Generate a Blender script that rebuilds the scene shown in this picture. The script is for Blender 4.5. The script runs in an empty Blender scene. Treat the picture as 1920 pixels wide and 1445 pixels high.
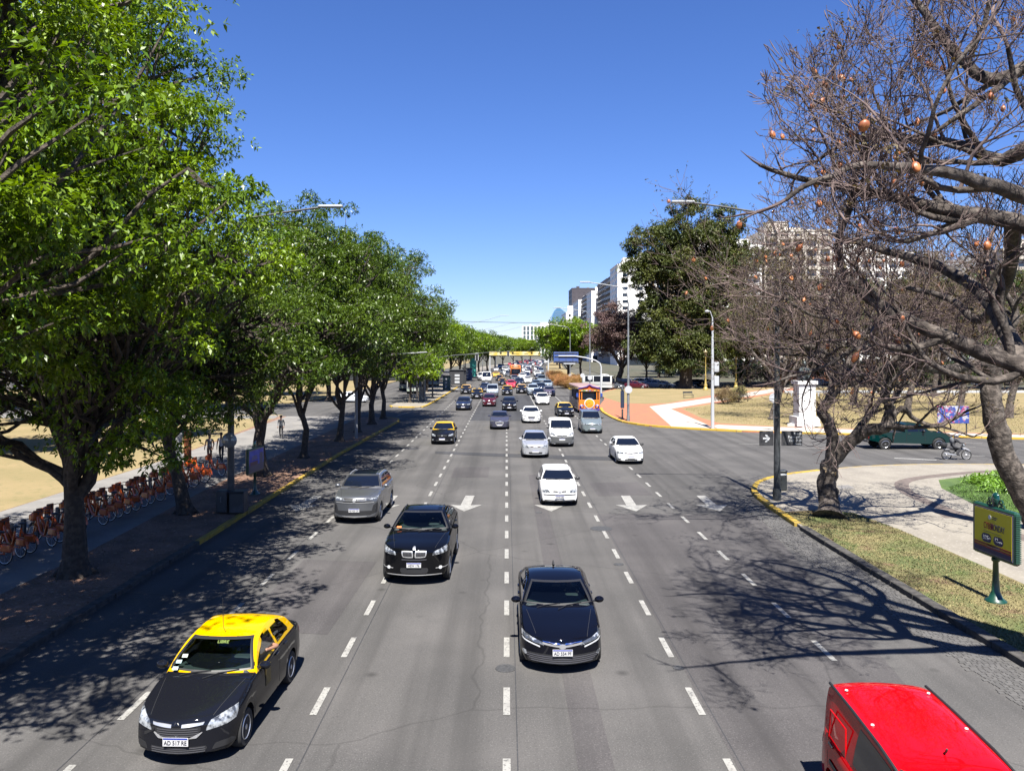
import bpy, bmesh, math, random
import numpy as np
from mathutils import Vector, Matrix, Quaternion
from mathutils.bvhtree import BVHTree
R = math.radians
C = bpy.context.scene.collection
SC = bpy.context.scene

# ------------------------------------------------------------------ camera
H0 = 6.8
cam_d = bpy.data.cameras.new("camera")
cam = bpy.data.objects.new("camera", cam_d)
C.objects.link(cam)
cam.location = (0, 0, H0)
cam.rotation_euler = (R(90), 0, 0)
cam_d.sensor_width = 36
cam_d.lens = 28.125
cam_d.shift_x = 10 / 1920
cam_d.shift_y = -64.5 / 1920
cam_d.clip_end = 9000
SC.camera = cam
# ------------------------------------------------------------------ sky, sun, exposure
world = bpy.data.worlds.new("World")
SC.world = world
world.use_nodes = True
nt = world.node_tree
bg = nt.nodes["Background"]
sky = nt.nodes.new("ShaderNodeTexSky")
sky.sky_type = 'NISHITA'
sky.sun_disc = False
sky.sun_elevation = R(58)
sky.sun_rotation = R(178)
sky.air_density = 1.0
sky.dust_density = 0.0
sky.ozone_density = 6.0
hsv = nt.nodes.new("ShaderNodeHueSaturation")
hsv.inputs["Saturation"].default_value = 1.10
tint = nt.nodes.new("ShaderNodeMix")
tint.data_type = 'RGBA'; tint.blend_type = 'MULTIPLY'
tint.inputs["Factor"].default_value = 1.0
tint.inputs["B"].default_value = (1.0, 1.03, 1.42, 1)
nt.links.new(sky.outputs[0], hsv.inputs["Color"])
nt.links.new(hsv.outputs[0], tint.inputs["A"])
nt.links.new(tint.outputs["Result"], bg.inputs[0])
bg.inputs[1].default_value = 0.0345
sun_d = bpy.data.lights.new("sun", 'SUN')
sun_d.energy = 5.0
sun_d.angle = R(0.53)
sun_d.color = (1.0, 0.96, 0.89)
sun = bpy.data.objects.new("sun", sun_d)
C.objects.link(sun)
sun.rotation_euler = (R(32), 0, R(2))
SC.view_settings.view_transform = 'Standard'
SC.view_settings.look = 'None'
SC.view_settings.exposure = 1.75
SC.view_settings.gamma = 1.0
SC.cycles.max_bounces = 5
SC.cycles.transparent_max_bounces = 6
SC.cycles.diffuse_bounces = 2
SC.cycles.glossy_bounces = 2
SC.cycles.transmission_bounces = 3

# ------------------------------------------------------------------ helpers
def gp(px, py, z=0.0):
    """pixel of the photograph -> point of the place at height z"""
    Y = (H0 - z) * 1500.0 / (py - 658.0)
    return ((px - 950.0) / 1500.0 * Y, Y)

def bend(Y):
    return 0.0 if Y < 160 else ((Y - 160) / 160.0) ** 2 * 3.8

def tag(o, label=None, cat=None, group=None, kind=None):
    if label: o['label'] = label
    if cat: o['category'] = cat
    if group: o['group'] = group
    if kind: o['kind'] = kind
    return o

def empty(name, loc=(0, 0, 0), rz=0.0):
    o = bpy.data.objects.new(name, None)
    C.objects.link(o)
    o.location = loc
    o.rotation_euler = (0, 0, rz)
    return o

def copy_tree(o, parent=None, skip=(), only=None):
    c = o.copy()
    C.objects.link(c)
    if parent: c.parent = parent
    for ch in o.children:
        b = ch.name.split('.')[0]
        if b in skip: continue
        if only and b not in only and parent is None: continue
        copy_tree(ch, c, skip)
    return c

def paint_tree(o, old, new):
    for ch in [o] + list(o.children_recursive):
        if tuple(round(v, 3) for v in ch.color) == tuple(round(v, 3) for v in old):
            ch.color = new

_M = {}
KA = .50   # real-world reflectance scale of the listed colours
def mat(name, col=(.5, .5, .5), rough=.6, metal=0.0, spec=.5, noise=None, bump=None, coat=0, emit=None, objcol=False, island=0.0, noise2=None):
    """procedural principled material. noise=(scale, col2, lo, hi); bump=(scale, strength)"""
    if name in _M: return _M[name]
    if not metal and not name.endswith('leaves') and max(col) > .04:
        col = tuple(c * KA for c in col)
        if noise: noise = (noise[0], tuple(c * KA for c in noise[1]), *noise[2:])
        if noise2: noise2 = (noise2[0], tuple(c * KA for c in noise2[1]), *noise2[2:])
    m = bpy.data.materials.new(name)
    m.use_nodes = True
    n = m.node_tree.nodes; l = m.node_tree.links
    b = n["Principled BSDF"]
    b.inputs["Roughness"].default_value = rough
    b.inputs["Metallic"].default_value = metal
    b.inputs["Specular IOR Level"].default_value = spec
    b.inputs["Base Color"].default_value = (*col, 1)
    m.diffuse_color = (*col, 1)
    if coat:
        b.inputs["Coat Weight"].default_value = coat
        b.inputs["Coat Roughness"].default_value = .03
    src = None
    tc = n.new("ShaderNodeTexCoord")
    if objcol:
        oi = n.new("ShaderNodeObjectInfo")
        src = oi.outputs["Color"]
    def addnoise(sc, col2, lo, hi, src, det=6):
        t = n.new("ShaderNodeTexNoise"); t.inputs["Scale"].default_value = sc
        t.inputs["Detail"].default_value = det
        l.new(tc.outputs["Object"], t.inputs["Vector"])
        r = n.new("ShaderNodeMapRange"); r.inputs[1].default_value = lo; r.inputs[2].default_value = hi
        l.new(t.outputs["Fac"], r.inputs[0])
        mx = n.new("ShaderNodeMix"); mx.data_type = 'RGBA'
        mx.inputs["A"].default_value = (*col, 1); mx.inputs["B"].default_value = (*col2, 1)
        if src: l.new(src, mx.inputs["A"])
        l.new(r.outputs[0], mx.inputs["Factor"])
        return mx.outputs["Result"]
    if noise:
        src = addnoise(*noise, src)
    if noise2:
        src = addnoise(*noise2, src)
    if island:
        ge = n.new("ShaderNodeNewGeometry")
        hs = n.new("ShaderNodeHueSaturation")
        mr = n.new("ShaderNodeMapRange"); mr.inputs[3].default_value = 1 - island; mr.inputs[4].default_value = 1 + island
        l.new(ge.outputs["Random Per Island"], mr.inputs[0])
        l.new(mr.outputs[0], hs.inputs["Value"])
        if src: l.new(src, hs.inputs["Color"])
        else: hs.inputs["Color"].default_value = (*col, 1)
        src = hs.outputs["Color"]
    if src: l.new(src, b.inputs["Base Color"])
    if bump:
        t = n.new("ShaderNodeTexNoise"); t.inputs["Scale"].default_value = bump[0]; t.inputs["Detail"].default_value = 5
        l.new(tc.outputs["Object"], t.inputs["Vector"])
        bp = n.new("ShaderNodeBump"); bp.inputs["Strength"].default_value = bump[1]
        bp.inputs["Distance"].default_value = bump[2] if len(bump) > 2 else .02
        l.new(t.outputs["Fac"], bp.inputs["Height"])
        l.new(bp.outputs[0], b.inputs["Normal"])
    if emit:
        b.inputs["Emission Color"].default_value = (*emit[0], 1)
        b.inputs["Emission Strength"].default_value = emit[1]
    _M[name] = m
    return m

def link_mesh(name, me, mats, parent=None, smooth=False, angle=None):
    for m in (mats if isinstance(mats, (list, tuple)) else [mats]):
        me.materials.append(m)
    if smooth:
        me.polygons.foreach_set("use_smooth", [True] * len(me.polygons))
        if angle: me.set_sharp_from_angle(angle=R(angle))
    o = bpy.data.objects.new(name, me)
    C.objects.link(o)
    if parent: o.parent = parent
    return o

class MB:
    def __init__(s): s.v = []; s.f = []; s.m = []
    def add(s, vs, fs, m=0):
        b = len(s.v); s.v += [tuple(v) for v in vs]
        for f in fs: s.f.append(tuple(b + i for i in f)); s.m.append(m)
        return s
    def box(s, c, d, m=0, rz=0, rx=0, ry=0, taper=1.0):
        x, y, z = d[0] / 2, d[1] / 2, d[2] / 2; t = taper
        vs = [Vector(p) for p in ((-x, -y, -z), (x, -y, -z), (x, y, -z), (-x, y, -z), (-x * t, -y * t, z), (x * t, -y * t, z), (x * t, y * t, z), (-x * t, y * t, z))]
        if rz or rx or ry:
            M = Matrix.Rotation(rz, 3, 'Z') @ Matrix.Rotation(ry, 3, 'Y') @ Matrix.Rotation(rx, 3, 'X')
            vs = [M @ v for v in vs]
        c = Vector(c)
        return s.add([v + c for v in vs], [(0, 3, 2, 1), (4, 5, 6, 7), (0, 1, 5, 4), (1, 2, 6, 5), (2, 3, 7, 6), (3, 0, 4, 7)], m)
    def rbox(s, c, d, r=.03, m=0, rz=0):
        """box with chamfered edges"""
        x, y, z = d[0] / 2, d[1] / 2, d[2] / 2
        rings = [(-z, r), (-z + r, 0), (z - r, 0), (z, r)]
        M = Matrix.Rotation(rz, 3, 'Z'); c = Vector(c); vs = []
        for zz, i in rings:
            for a, b2 in ((-x + i + r, -y + i), (x - i - r, -y + i), (x - i, -y + i + r), (x - i, y - i - r), (x - i - r, y - i), (-x + i + r, y - i), (-x + i, y - i - r), (-x + i, -y + i + r)):
                vs.append(M @ Vector((a, b2, zz)) + c)
        fs = [tuple(range(7, -1, -1)), tuple(range(24, 32))]
        for k in range(3):
            for i in range(8):
                j = (i + 1) % 8
                fs.append((k * 8 + i, k * 8 + j, k * 8 + 8 + j, k * 8 + 8 + i))
        return s.add(vs, fs, m)
    def tube(s, path, rad, n=8, m=0, cap=True):
        P = [Vector(p) for p in path]
        if not isinstance(rad, (list, tuple)): rad = [rad] * len(P)
        vs = []; up = None
        for i, p in enumerate(P):
            t = (P[min(i + 1, len(P) - 1)] - P[max(i - 1, 0)])
            if t.length < 1e-9: t = Vector((0, 0, 1))
            t.normalize()
            if up is None:
                up = t.orthogonal().normalized()
            else:
                up = (up - t * up.dot(t))
                up = up.normalized() if up.length > 1e-6 else t.orthogonal().normalized()
            w = t.cross(up)
            for k in range(n):
                a = 2 * math.pi * k / n
                vs.append(p + (up * math.cos(a) + w * math.sin(a)) * rad[i])
        fs = []
        for i in range(len(P) - 1):
            for k in range(n):
                j = (k + 1) % n
                fs.append((i * n + k, i * n + j, i * n + n + j, i * n + n + k))
        if cap:
            fs.append(tuple(range(n - 1, -1, -1))); fs.append(tuple(range(len(vs) - n, len(vs))))
        return s.add(vs, fs, m)
    def cyl(s, a, b, r, n=12, m=0, r2=None):
        return s.tube([a, b], [r, r if r2 is None else r2], n, m)
    def lathe(s, prof, n=16, m=0, c=(0, 0, 0), axis='Z'):
        vs = []
        for r, z in prof:
            for k in range(n):
                a = 2 * math.pi * k / n
                x, y = r * math.cos(a), r * math.sin(a)
                if axis == 'Z': vs.append((c[0] + x, c[1] + y, c[2] + z))
                elif axis == 'X': vs.append((c[0] + z, c[1] + x, c[2] + y))
                else: vs.append((c[0] + x, c[1] + z, c[2] + y))
        fs = []
        for i in range(len(prof) - 1):
            for k in range(n):
                j = (k + 1) % n
                fs.append((i * n + k, i * n + j, i * n + n + j, i * n + n + k))
        fs.append(tuple(range(n - 1, -1, -1))); fs.append(tuple(range(len(vs) - n, len(vs))))
        return s.add(vs, fs, m)
    def ball(s, c, r, m=0, n=10, k=7):
        if not isinstance(r, (list, tuple)): r = (r, r, r)
        vs = [(c[0], c[1], c[2] - r[2])]
        for i in range(1, k):
            p = math.pi * i / k
            for j in range(n):
                a = 2 * math.pi * j / n
                vs.append((c[0] + r[0] * math.sin(p) * math.cos(a), c[1] + r[1] * math.sin(p) * math.sin(a), c[2] - r[2] * math.cos(p)))
        vs.append((c[0], c[1], c[2] + r[2]))
        fs = [(0, 1 + (j + 1) % n, 1 + j) for j in range(n)]
        for i in range(k - 2):
            for j in range(n):
                a = 1 + i * n + j; b = 1 + i * n + (j + 1) % n
                fs.append((a, b, b + n, a + n))
        e = len(vs) - 1; o = 1 + (k - 2) * n
        fs += [(e, o + j, o + (j + 1) % n) for j in range(n)]
        return s.add(vs, fs, m)
    def prism(s, poly, z0, z1, m=0, mtop=None):
        n = len(poly)
        s.add([(x, y, z0) for x, y in poly] + [(x, y, z1) for x, y in poly], [(i, (i + 1) % n, n + (i + 1) % n, n + i) for i in range(n)], m)
        return s.add([(x, y, z1) for x, y in poly], [tuple(range(n))], m if mtop is None else mtop)
    def strip(s, pts, w0, w1, z0, z1, m=0):
        """kerb: extrude between offsets w0,w1 along a polyline (left side positive)"""
        P = [Vector((p[0], p[1])) for p in pts]; a = []; b = []
        for i, p in enumerate(P):
            t = (P[min(i + 1, len(P) - 1)] - P[max(i - 1, 0)]).normalized(); nn = Vector((-t.y, t.x))
            a.append(p + nn * w0); b.append(p + nn * w1)
        vs = []
        for i in range(len(P)):
            vs += [(a[i].x, a[i].y, z0), (a[i].x, a[i].y, z1), (b[i].x, b[i].y, z1), (b[i].x, b[i].y, z0)]
        fs = []
        for i in range(len(P) - 1):
            for k in range(4 if z0 != z1 else 1):
                if z0 == z1: k = 1
                j = (k + 1) % 4
                fs.append((i * 4 + k, i * 4 + 4 + k, i * 4 + 4 + j, i * 4 + j))
        if z0 != z1:
            fs += [(0, 1, 2, 3), (len(vs) - 1, len(vs) - 2, len(vs) - 3, len(vs) - 4)]
        return s.add(vs, fs, m)
    def build(s, name, mats, parent=None, smooth=False, angle=40, merge=False):
        me = bpy.data.meshes.new(name)
        me.from_pydata(s.v, [], s.f)
        me.polygons.foreach_set("material_index", s.m)
        if merge:
            bm = bmesh.new(); bm.from_mesh(me)
            bmesh.ops.remove_doubles(bm, verts=bm.verts, dist=merge)
            bmesh.ops.recalc_face_normals(bm, faces=bm.faces)
            bm.to_mesh(me); bm.free()
        me.update()
        return link_mesh(name, me, mats, parent, smooth, angle)

def np_mesh(name, V, F4, mats, parent=None, smooth=False, midx=None):
    me = bpy.data.meshes.new(name)
    k = F4.shape[1]
    me.vertices.add(len(V)); me.vertices.foreach_set("co", V.astype(np.float32).ravel())
    me.loops.add(F4.size); me.loops.foreach_set("vertex_index", F4.astype(np.int32).ravel())
    me.polygons.add(len(F4)); me.polygons.foreach_set("loop_start", np.arange(0, F4.size, k, dtype=np.int32))
    if midx is not None: me.polygons.foreach_set("material_index", midx.astype(np.int32))
    me.update(calc_edges=True)
    me.validate()
    return link_mesh(name, me, mats, parent, smooth)

_font_cache = {}
def text(name, body, size, m, parent, loc, rot=(math.pi / 2, 0, 0), ext=.002, align='CENTER', sx=1.0):
    cu = bpy.data.curves.new(name, 'FONT')
    cu.body = body; cu.size = size; cu.extrude = ext; cu.align_x = align; cu.align_y = 'CENTER'
    cu.offset = size * .012
    t = bpy.data.objects.new(name, cu); C.objects.link(t)
    dg = bpy.context.evaluated_depsgraph_get()
    me = bpy.data.meshes.new_from_object(t.evaluated_get(dg))
    bpy.data.objects.remove(t)
    me.materials.clear()
    o = link_mesh(name, me, m, parent)
    o.location = loc; o.rotation_euler = rot; o.scale = (sx, 1, 1)
    return o

def pchip(xs, ys):
    xs = np.array(xs, float); ys = np.array(ys, float)
    h = np.diff(xs); d = np.diff(ys) / h
    t = np.zeros_like(ys)
    t[0] = d[0]; t[-1] = d[-1]
    for i in range(1, len(xs) - 1):
        if d[i - 1] * d[i] > 0:
            w1 = 2 * h[i] + h[i - 1]; w2 = h[i] + 2 * h[i - 1]
            t[i] = (w1 + w2) / (w1 / d[i - 1] + w2 / d[i])
    def f(x):
        x = min(max(x, xs[0]), xs[-1])
        i = min(max(int(np.searchsorted(xs, x)) - 1, 0), len(h) - 1)
        u = (x - xs[i]) / h[i]
        return (ys[i] * (1 + 2 * u) * (1 - u) ** 2 + h[i] * t[i] * u * (1 - u) ** 2 + ys[i + 1] * u * u * (3 - 2 * u) + h[i] * t[i + 1] * u * u * (u - 1))
    return f

# ------------------------------------------------------------------ materials
def asphalt_mat(name, col, col2):
    m = mat(name, col, .9, spec=.25, noise=(.35, col2, .38, .66), bump=(60, .25, .01))
    n = m.node_tree.nodes; l = m.node_tree.links
    b = n["Principled BSDF"]; old = b.inputs["Base Color"].links[0].from_socket
    tc = n.new("ShaderNodeTexCoord")
    def mixin(src, fac_out, c, blend='MIX'):
        mx = n.new("ShaderNodeMix"); mx.data_type = 'RGBA'; mx.blend_type = blend
        l.new(fac_out, mx.inputs["Factor"]); l.new(src, mx.inputs["A"]); mx.inputs["B"].default_value = (*c, 1)
        return mx.outputs["Result"]
    def rng(o, a, b2, c=0., d=1.):
        r = n.new("ShaderNodeMapRange")
        for i, v in enumerate((a, b2, c, d)): r.inputs[i + 1].default_value = v
        l.new(o, r.inputs[0]); return r.outputs[0]
    # aggregate speckle
    v = n.new("ShaderNodeTexNoise"); v.inputs["Scale"].default_value = 38; v.inputs["Detail"].default_value = 3
    l.new(tc.outputs["Object"], v.inputs["Vector"])
    col = tuple(c * KA for c in col); col2 = tuple(c * KA for c in col2)
    o = mixin(old, rng(v.outputs["Fac"], .55, .72, 0, .55), tuple(c * 1.9 for c in col2))
    v = n.new("ShaderNodeTexNoise"); v.inputs["Scale"].default_value = 24; v.inputs["Detail"].default_value = 3
    l.new(tc.outputs["Object"], v.inputs["Vector"])
    o = mixin(o, rng(v.outputs["Fac"], .58, .7, 0, .5), tuple(c * .5 for c in col))
    # wheel-track streaks, stretched along the avenue
    mp = n.new("ShaderNodeMapping"); mp.inputs["Scale"].default_value = (1.15, .035, 1)
    l.new(tc.outputs["Object"], mp.inputs["Vector"])
    v = n.new("ShaderNodeTexNoise"); v.inputs["Scale"].default_value = 1.0; v.inputs["Detail"].default_value = 4
    l.new(mp.outputs[0], v.inputs["Vector"])
    o = mixin(o, rng(v.outputs["Fac"], .46, .68, 0, .7), tuple(c * .60 for c in col))
    # sparse oil spots
    v = n.new("ShaderNodeTexVoronoi"); v.inputs["Scale"].default_value = .55
    l.new(tc.outputs["Object"], v.inputs["Vector"])
    o = mixin(o, rng(v.outputs["Distance"], .02, .10, .6, 0), tuple(c * .35 for c in col))
    # fine cracks
    v = n.new("ShaderNodeTexVoronoi"); v.feature = 'DISTANCE_TO_EDGE'; v.inputs["Scale"].default_value = .16
    nz = n.new("ShaderNodeTexNoise"); nz.inputs["Scale"].default_value = 1.1
    l.new(tc.outputs["Object"], nz.inputs["Vector"])
    ad = n.new("ShaderNodeMixRGB"); ad.inputs[0].default_value = .3
    l.new(tc.outputs["Object"], ad.inputs[1]); l.new(nz.outputs["Color"], ad.inputs[2]); 
    l.new(ad.outputs[0], v.inputs["Vector"])
    o = mixin(o, rng(v.outputs["Distance"], .0012, .004, .28, 0), tuple(c * .3 for c in col))
    l.new(o, b.inputs["Base Color"])
    return m

def leaf_mat(name, col, col2, trans=.35, rough=.42):
    m = mat(name, col, rough, spec=.45, noise=(.35, col2, .35, .65), island=.42)
    n = m.node_tree.nodes; l = m.node_tree.links
    b = n["Principled BSDF"]; out = n["Material Output"]
    tr = n.new("ShaderNodeBsdfTranslucent"); mx = n.new("ShaderNodeMixShader")
    src = b.inputs["Base Color"].links[0].from_socket
    hs = n.new("ShaderNodeHueSaturation"); hs.inputs["Saturation"].default_value = 1.25; hs.inputs["Value"].default_value = 1.5
    l.new(src, hs.inputs["Color"]); l.new(hs.outputs[0], tr.inputs[0])
    mx.inputs[0].default_value = trans
    l.new(b.outputs[0], mx.inputs[1]); l.new(tr.outputs[0], mx.inputs[2]); l.new(mx.outputs[0], out.inputs[0])
    return m

def glass_mat(name, tint, alpha):
    m = bpy.data.materials.new(name); m.use_nodes = True
    n = m.node_tree.nodes; l = m.node_tree.links; out = n["Material Output"]
    g = n.new("ShaderNodeBsdfGlossy"); g.inputs["Roughness"].default_value = .02
    t = n.new("ShaderNodeBsdfTransparent"); t.inputs[0].default_value = (*tint, 1)
    f = n.new("ShaderNodeFresnel"); f.inputs[0].default_value = 1.5
    mx = n.new("ShaderNodeMixShader"); l.new(f.outputs[0], mx.inputs[0]); l.new(t.outputs[0], mx.inputs[1]); l.new(g.outputs[0], mx.inputs[2])
    l.new(mx.outputs[0], out.inputs[0])
    return m

PAINT = mat("car_paint", (.5, .5, .5), .6, spec=.0, coat=.75, objcol=True, noise=None)
PAINTM = mat("metallic_paint", (.5, .5, .5), .3, metal=.55, coat=1.0, objcol=True)
GLASS = mat("dark_glass", (.004, .006, .012), .04, spec=.5)
GLASST = glass_mat("windscreen_glass", (.62, .72, .70), .3)
BLK = mat("black_trim", (.012, .012, .013), .5)
RUB = mat("tyre_rubber", (.014, .014, .014), .85)
RIM = mat("wheel_alloy", (.45, .46, .48), .3, metal=.8)
CHR = mat("chrome", (.50, .50, .50), .32, metal=.7)
LAMP = mat("headlamp_glass", (.34, .36, .38), .08, metal=.3, spec=1, noise=(11, (.06, .065, .075), .42, .58))
REDL = mat("tail_lamp", (.35, .01, .01), .15)
PLATE = mat("plate_white", (.75, .75, .75), .45)
PBLUE = mat("plate_blue", (.03, .06, .4), .45)
INT = mat("cabin_plastic", (.03, .045, .045), .8)
SEAT = mat("seat_fabric", (.02, .02, .024), .9)
SKIN = mat("skin", (.42, .22, .14), .6)
INK = mat("ink_dark", (.02, .02, .03), .6)
WHITEP = mat("white_paint", (.72, .72, .70), .55)
YELP = mat("yellow_paint", (.60, .39, .03), .7, noise=(3, (.30, .22, .07), .46, .70), bump=(8, .3))
STEEL = mat("grey_steel_pole", (.16, .17, .18), .5, metal=.3, noise=(4, (.10, .11, .12), .4, .7))
DSTEEL = mat("dark_steel_pole", (.05, .055, .06), .5, noise=(3, (.11, .12, .13), .5, .75))
WSTEEL = mat("white_steel_pole", (.6, .62, .64), .4)
GREENP = mat("green_cast_iron", (.004, .035, .02), .4, coat=.4)
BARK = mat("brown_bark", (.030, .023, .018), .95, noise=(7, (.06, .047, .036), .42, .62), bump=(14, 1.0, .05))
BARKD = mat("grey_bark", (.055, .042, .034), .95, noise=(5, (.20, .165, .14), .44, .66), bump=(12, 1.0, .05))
TWIG = mat("twig_bark", (.12, .078, .070), .9, noise=(1.2, (.27, .195, .175), .42, .68))
# ------------------------------------------------------------------ vehicles
def sq(u, v, r): return u * math.sqrt(max(0, 1 - r * v * v / 2)), v * math.sqrt(max(0, 1 - r * u * u / 2))

class Shell:
    """car body by lofting; local frame: front at y=0 facing -y, x to the right of the picture"""
    def __init__(s, **k):
        d = dict(L=4.45, W=1.76, H=1.47, zf=.74, zc=.98, yc=1.2, yr=2.0, yrr=3.25, yd=4.0, zd=1.04, zt=.98, r=.32, fo=.86, wb=2.62, rw=.70,
                 bow=.24, gbow=.20, rbow=.12, zb=.2, fw=.87, flat=0, roofc=.05, sill=.0)
        d.update(k)
        for a, b in d.items(): setattr(s, a, b)
        s.hf = pchip([0, .05, .14, s.yc * .55, s.yc, s.yd, s.L - .16, s.L - .05, s.L],
                     [s.zf - .11, s.zf - .03, s.zf + .005, s.zf * .38 + s.zc * .62 - .01, s.zc, max(s.zd, s.zc + .02), s.zt, s.zt - .06, s.zt - .22])
        s.g = pchip([s.yc, s.yc + (s.yr - s.yc) * .5, s.yr, s.yr + .35, (s.yr + s.yrr) / 2, s.yrr - .2, s.yrr, (s.yrr + s.yd) / 2 + .03, s.yd],
                    [s.zc - .03, s.zc + (s.H - s.zc) * .56, s.H - .065, s.H - .015, s.H, s.H - .02 - s.flat * 0, s.H - .055, (s.H + s.zd) / 2 + .05, s.zd - .02])
    def w(s, y):
        a = min(1, y / .8); b = min(1, (s.L - y) / .7)
        return s.W / 2 * (s.fw + (1 - s.fw) * math.sin(a * math.pi / 2) ** .8) * (.93 + .07 * math.sin(b * math.pi / 2))
    def bowat(s, y):
        return s.bow * max(0, 1 - y / 1.3) ** 1.3 - s.rbow * max(0, 1 - (s.L - y) / .8) ** 1.3
    def lower(s, y):
        h = s.hf(y); w = s.w(y); zb = s.zb
        e = min(y, s.L - y)
        if e < .12: zb = s.zb + (1 - e / .12) ** 2 * .045
        hs = h - .045
        p = [(0, zb), (.72 * w, zb), (.93 * w, zb + .015), (.982 * w, zb + .09), (.998 * w, zb + (hs - zb) * .38), (1.0 * w, zb + (hs - zb) * .6),
             (.992 * w, zb + (hs - zb) * .82), (.966 * w, hs - .01), (.915 * w, h - .008), (.78 * w, h + .008), (.45 * w, h + .026), (0, h + .035)]
        za = 0
        for yw in (s.fo, s.fo + s.wb):
            q = (s.r + .055) ** 2 - (y - yw) ** 2
            if q > 0: za = max(za, s.r + math.sqrt(q))
        if za > zb:
            p = [(x, max(z, za - (0 if i > 1 else 0) + (i > 3) * (i - 3) * .004) if i < 8 else z) for i, (x, z) in enumerate(p)]
        return p
    def upper(s, y):
        top = s.g(y); w = s.w(y) * .955; zb = s.hf(y) - .06; full = s.H - .03
        rwf = s.W / 2 * s.rw
        def xs(z):
            t = max(0, (z - zb) / (full - zb)); return w + (rwf - w) * (t ** 1.15)
        h = max(.01, top - zb); er = min(.07, h * .5)
        zz = [zb + (h - er) * t for t in (0, .25, .5, .75, 1)]
        p = [(xs(z), z) for z in zz]
        xe = xs(zz[-1])
        cr = s.roofc
        p += [(xe - er * .12, top - er * .55 - cr * .9 * .6), (xe - er * .45, top - cr * .75), (xe - er * 1.2, top - cr * .52), (xe * .72, top - cr * .3), (xe * .4, top - cr * .1), (0, top)]
        for i in range(5, len(p)):
            p[i] = (p[i][0], max(p[i][1], zz[-1] + .002 * (i - 4)))
        return p
    def build_mb(s):
        lo = MB(); up = MB()
        ys = sorted(set([0, .02, .05, .09, .14, .22, .32, .45] + [s.fo + (s.r + .054) * math.cos(a) for a in np.linspace(0, math.pi, 15)]
                        + [s.fo + s.wb + (s.r + .054) * math.cos(a) for a in np.linspace(0, math.pi, 15)] + list(np.linspace(.6, s.L - .5, 22)) + [s.L - .4, s.L - .3, s.L - .2, s.L - .12, s.L - .05, s.L]))
        ys = [y for i, y in enumerate(ys) if i == 0 or y - ys[i - 1] > .004 or y == s.L]
        rings = []
        for y in ys:
            p = s.lower(y); ring = [(x, z) for x, z in p] + [(-x, z) for x, z in reversed(p[1:-1])]
            W = s.w(y); b = s.bowat(y)
            rings.append([(x, y + b * (x / W) ** 2, z) for x, z in ring])
        n = len(rings[0]); vs = [v for r in rings for v in r]; fs = []; ms = []
        for i in range(len(rings) - 1):
            for k in range(n):
                j = (k + 1) % n
                lo.add([rings[i][k], rings[i][j], rings[i + 1][j], rings[i + 1][k]], [(0, 1, 2, 3)], 1 if (k < 2 or k >= n - 2) else 0)
        for y, sgn in ((0, 1), (s.L, -1)):
            p = s.lower(y); W = s.w(y); b = s.bowat(y)
            for i in range(len(p) - 1):
                for k in range(10):
                    t0, t1 = k / 10 * 2 - 1, (k + 1) / 10 * 2 - 1
                    q = [(t0 * p[i][0], p[i][1]), (t1 * p[i][0], p[i][1]), (t1 * p[i + 1][0], p[i + 1][1]), (t0 * p[i + 1][0], p[i + 1][1])]
                    lo.add([(x, y + b * (x / W) ** 2, z) for x, z in q], [(0, 1, 2, 3)], 0)
        yu = sorted(set(list(np.linspace(s.yc, s.yr, 14)) + list(np.linspace(s.yr, s.yrr, 14)) + list(np.linspace(s.yrr, s.yd, 10))))
        rings = []
        for y in yu:
            p = s.upper(y); ring = [(x, z) for x, z in p] + [(-x, z) for x, z in reversed(p[:-1])]
            W = s.W / 2
            f = s.gbow * max(0, 1 - (y - s.yc) / (s.yr - s.yc + .5)) ** 1.0 - .10 * max(0, 1 - (s.yd - y) / (s.yd - s.yrr + .4))
            rings.append([(x, y + f * (x / W) ** 2 * 1.0, z) for x, z in ring])
        for i in range(len(rings) - 1):
            for k in range(len(rings[0]) - 1):
                up.add([rings[i][k], rings[i][k + 1], rings[i + 1][k + 1], rings[i + 1][k]], [(0, 1, 2, 3)], 0)
        return lo, up

def bvh_of(*mbs):
    v = []; f = []
    for m in mbs:
        b = len(v); v += m.v; f += [tuple(i + b for i in q) for q in m.f]
    return BVHTree.FromPolygons(v, f)

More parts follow.
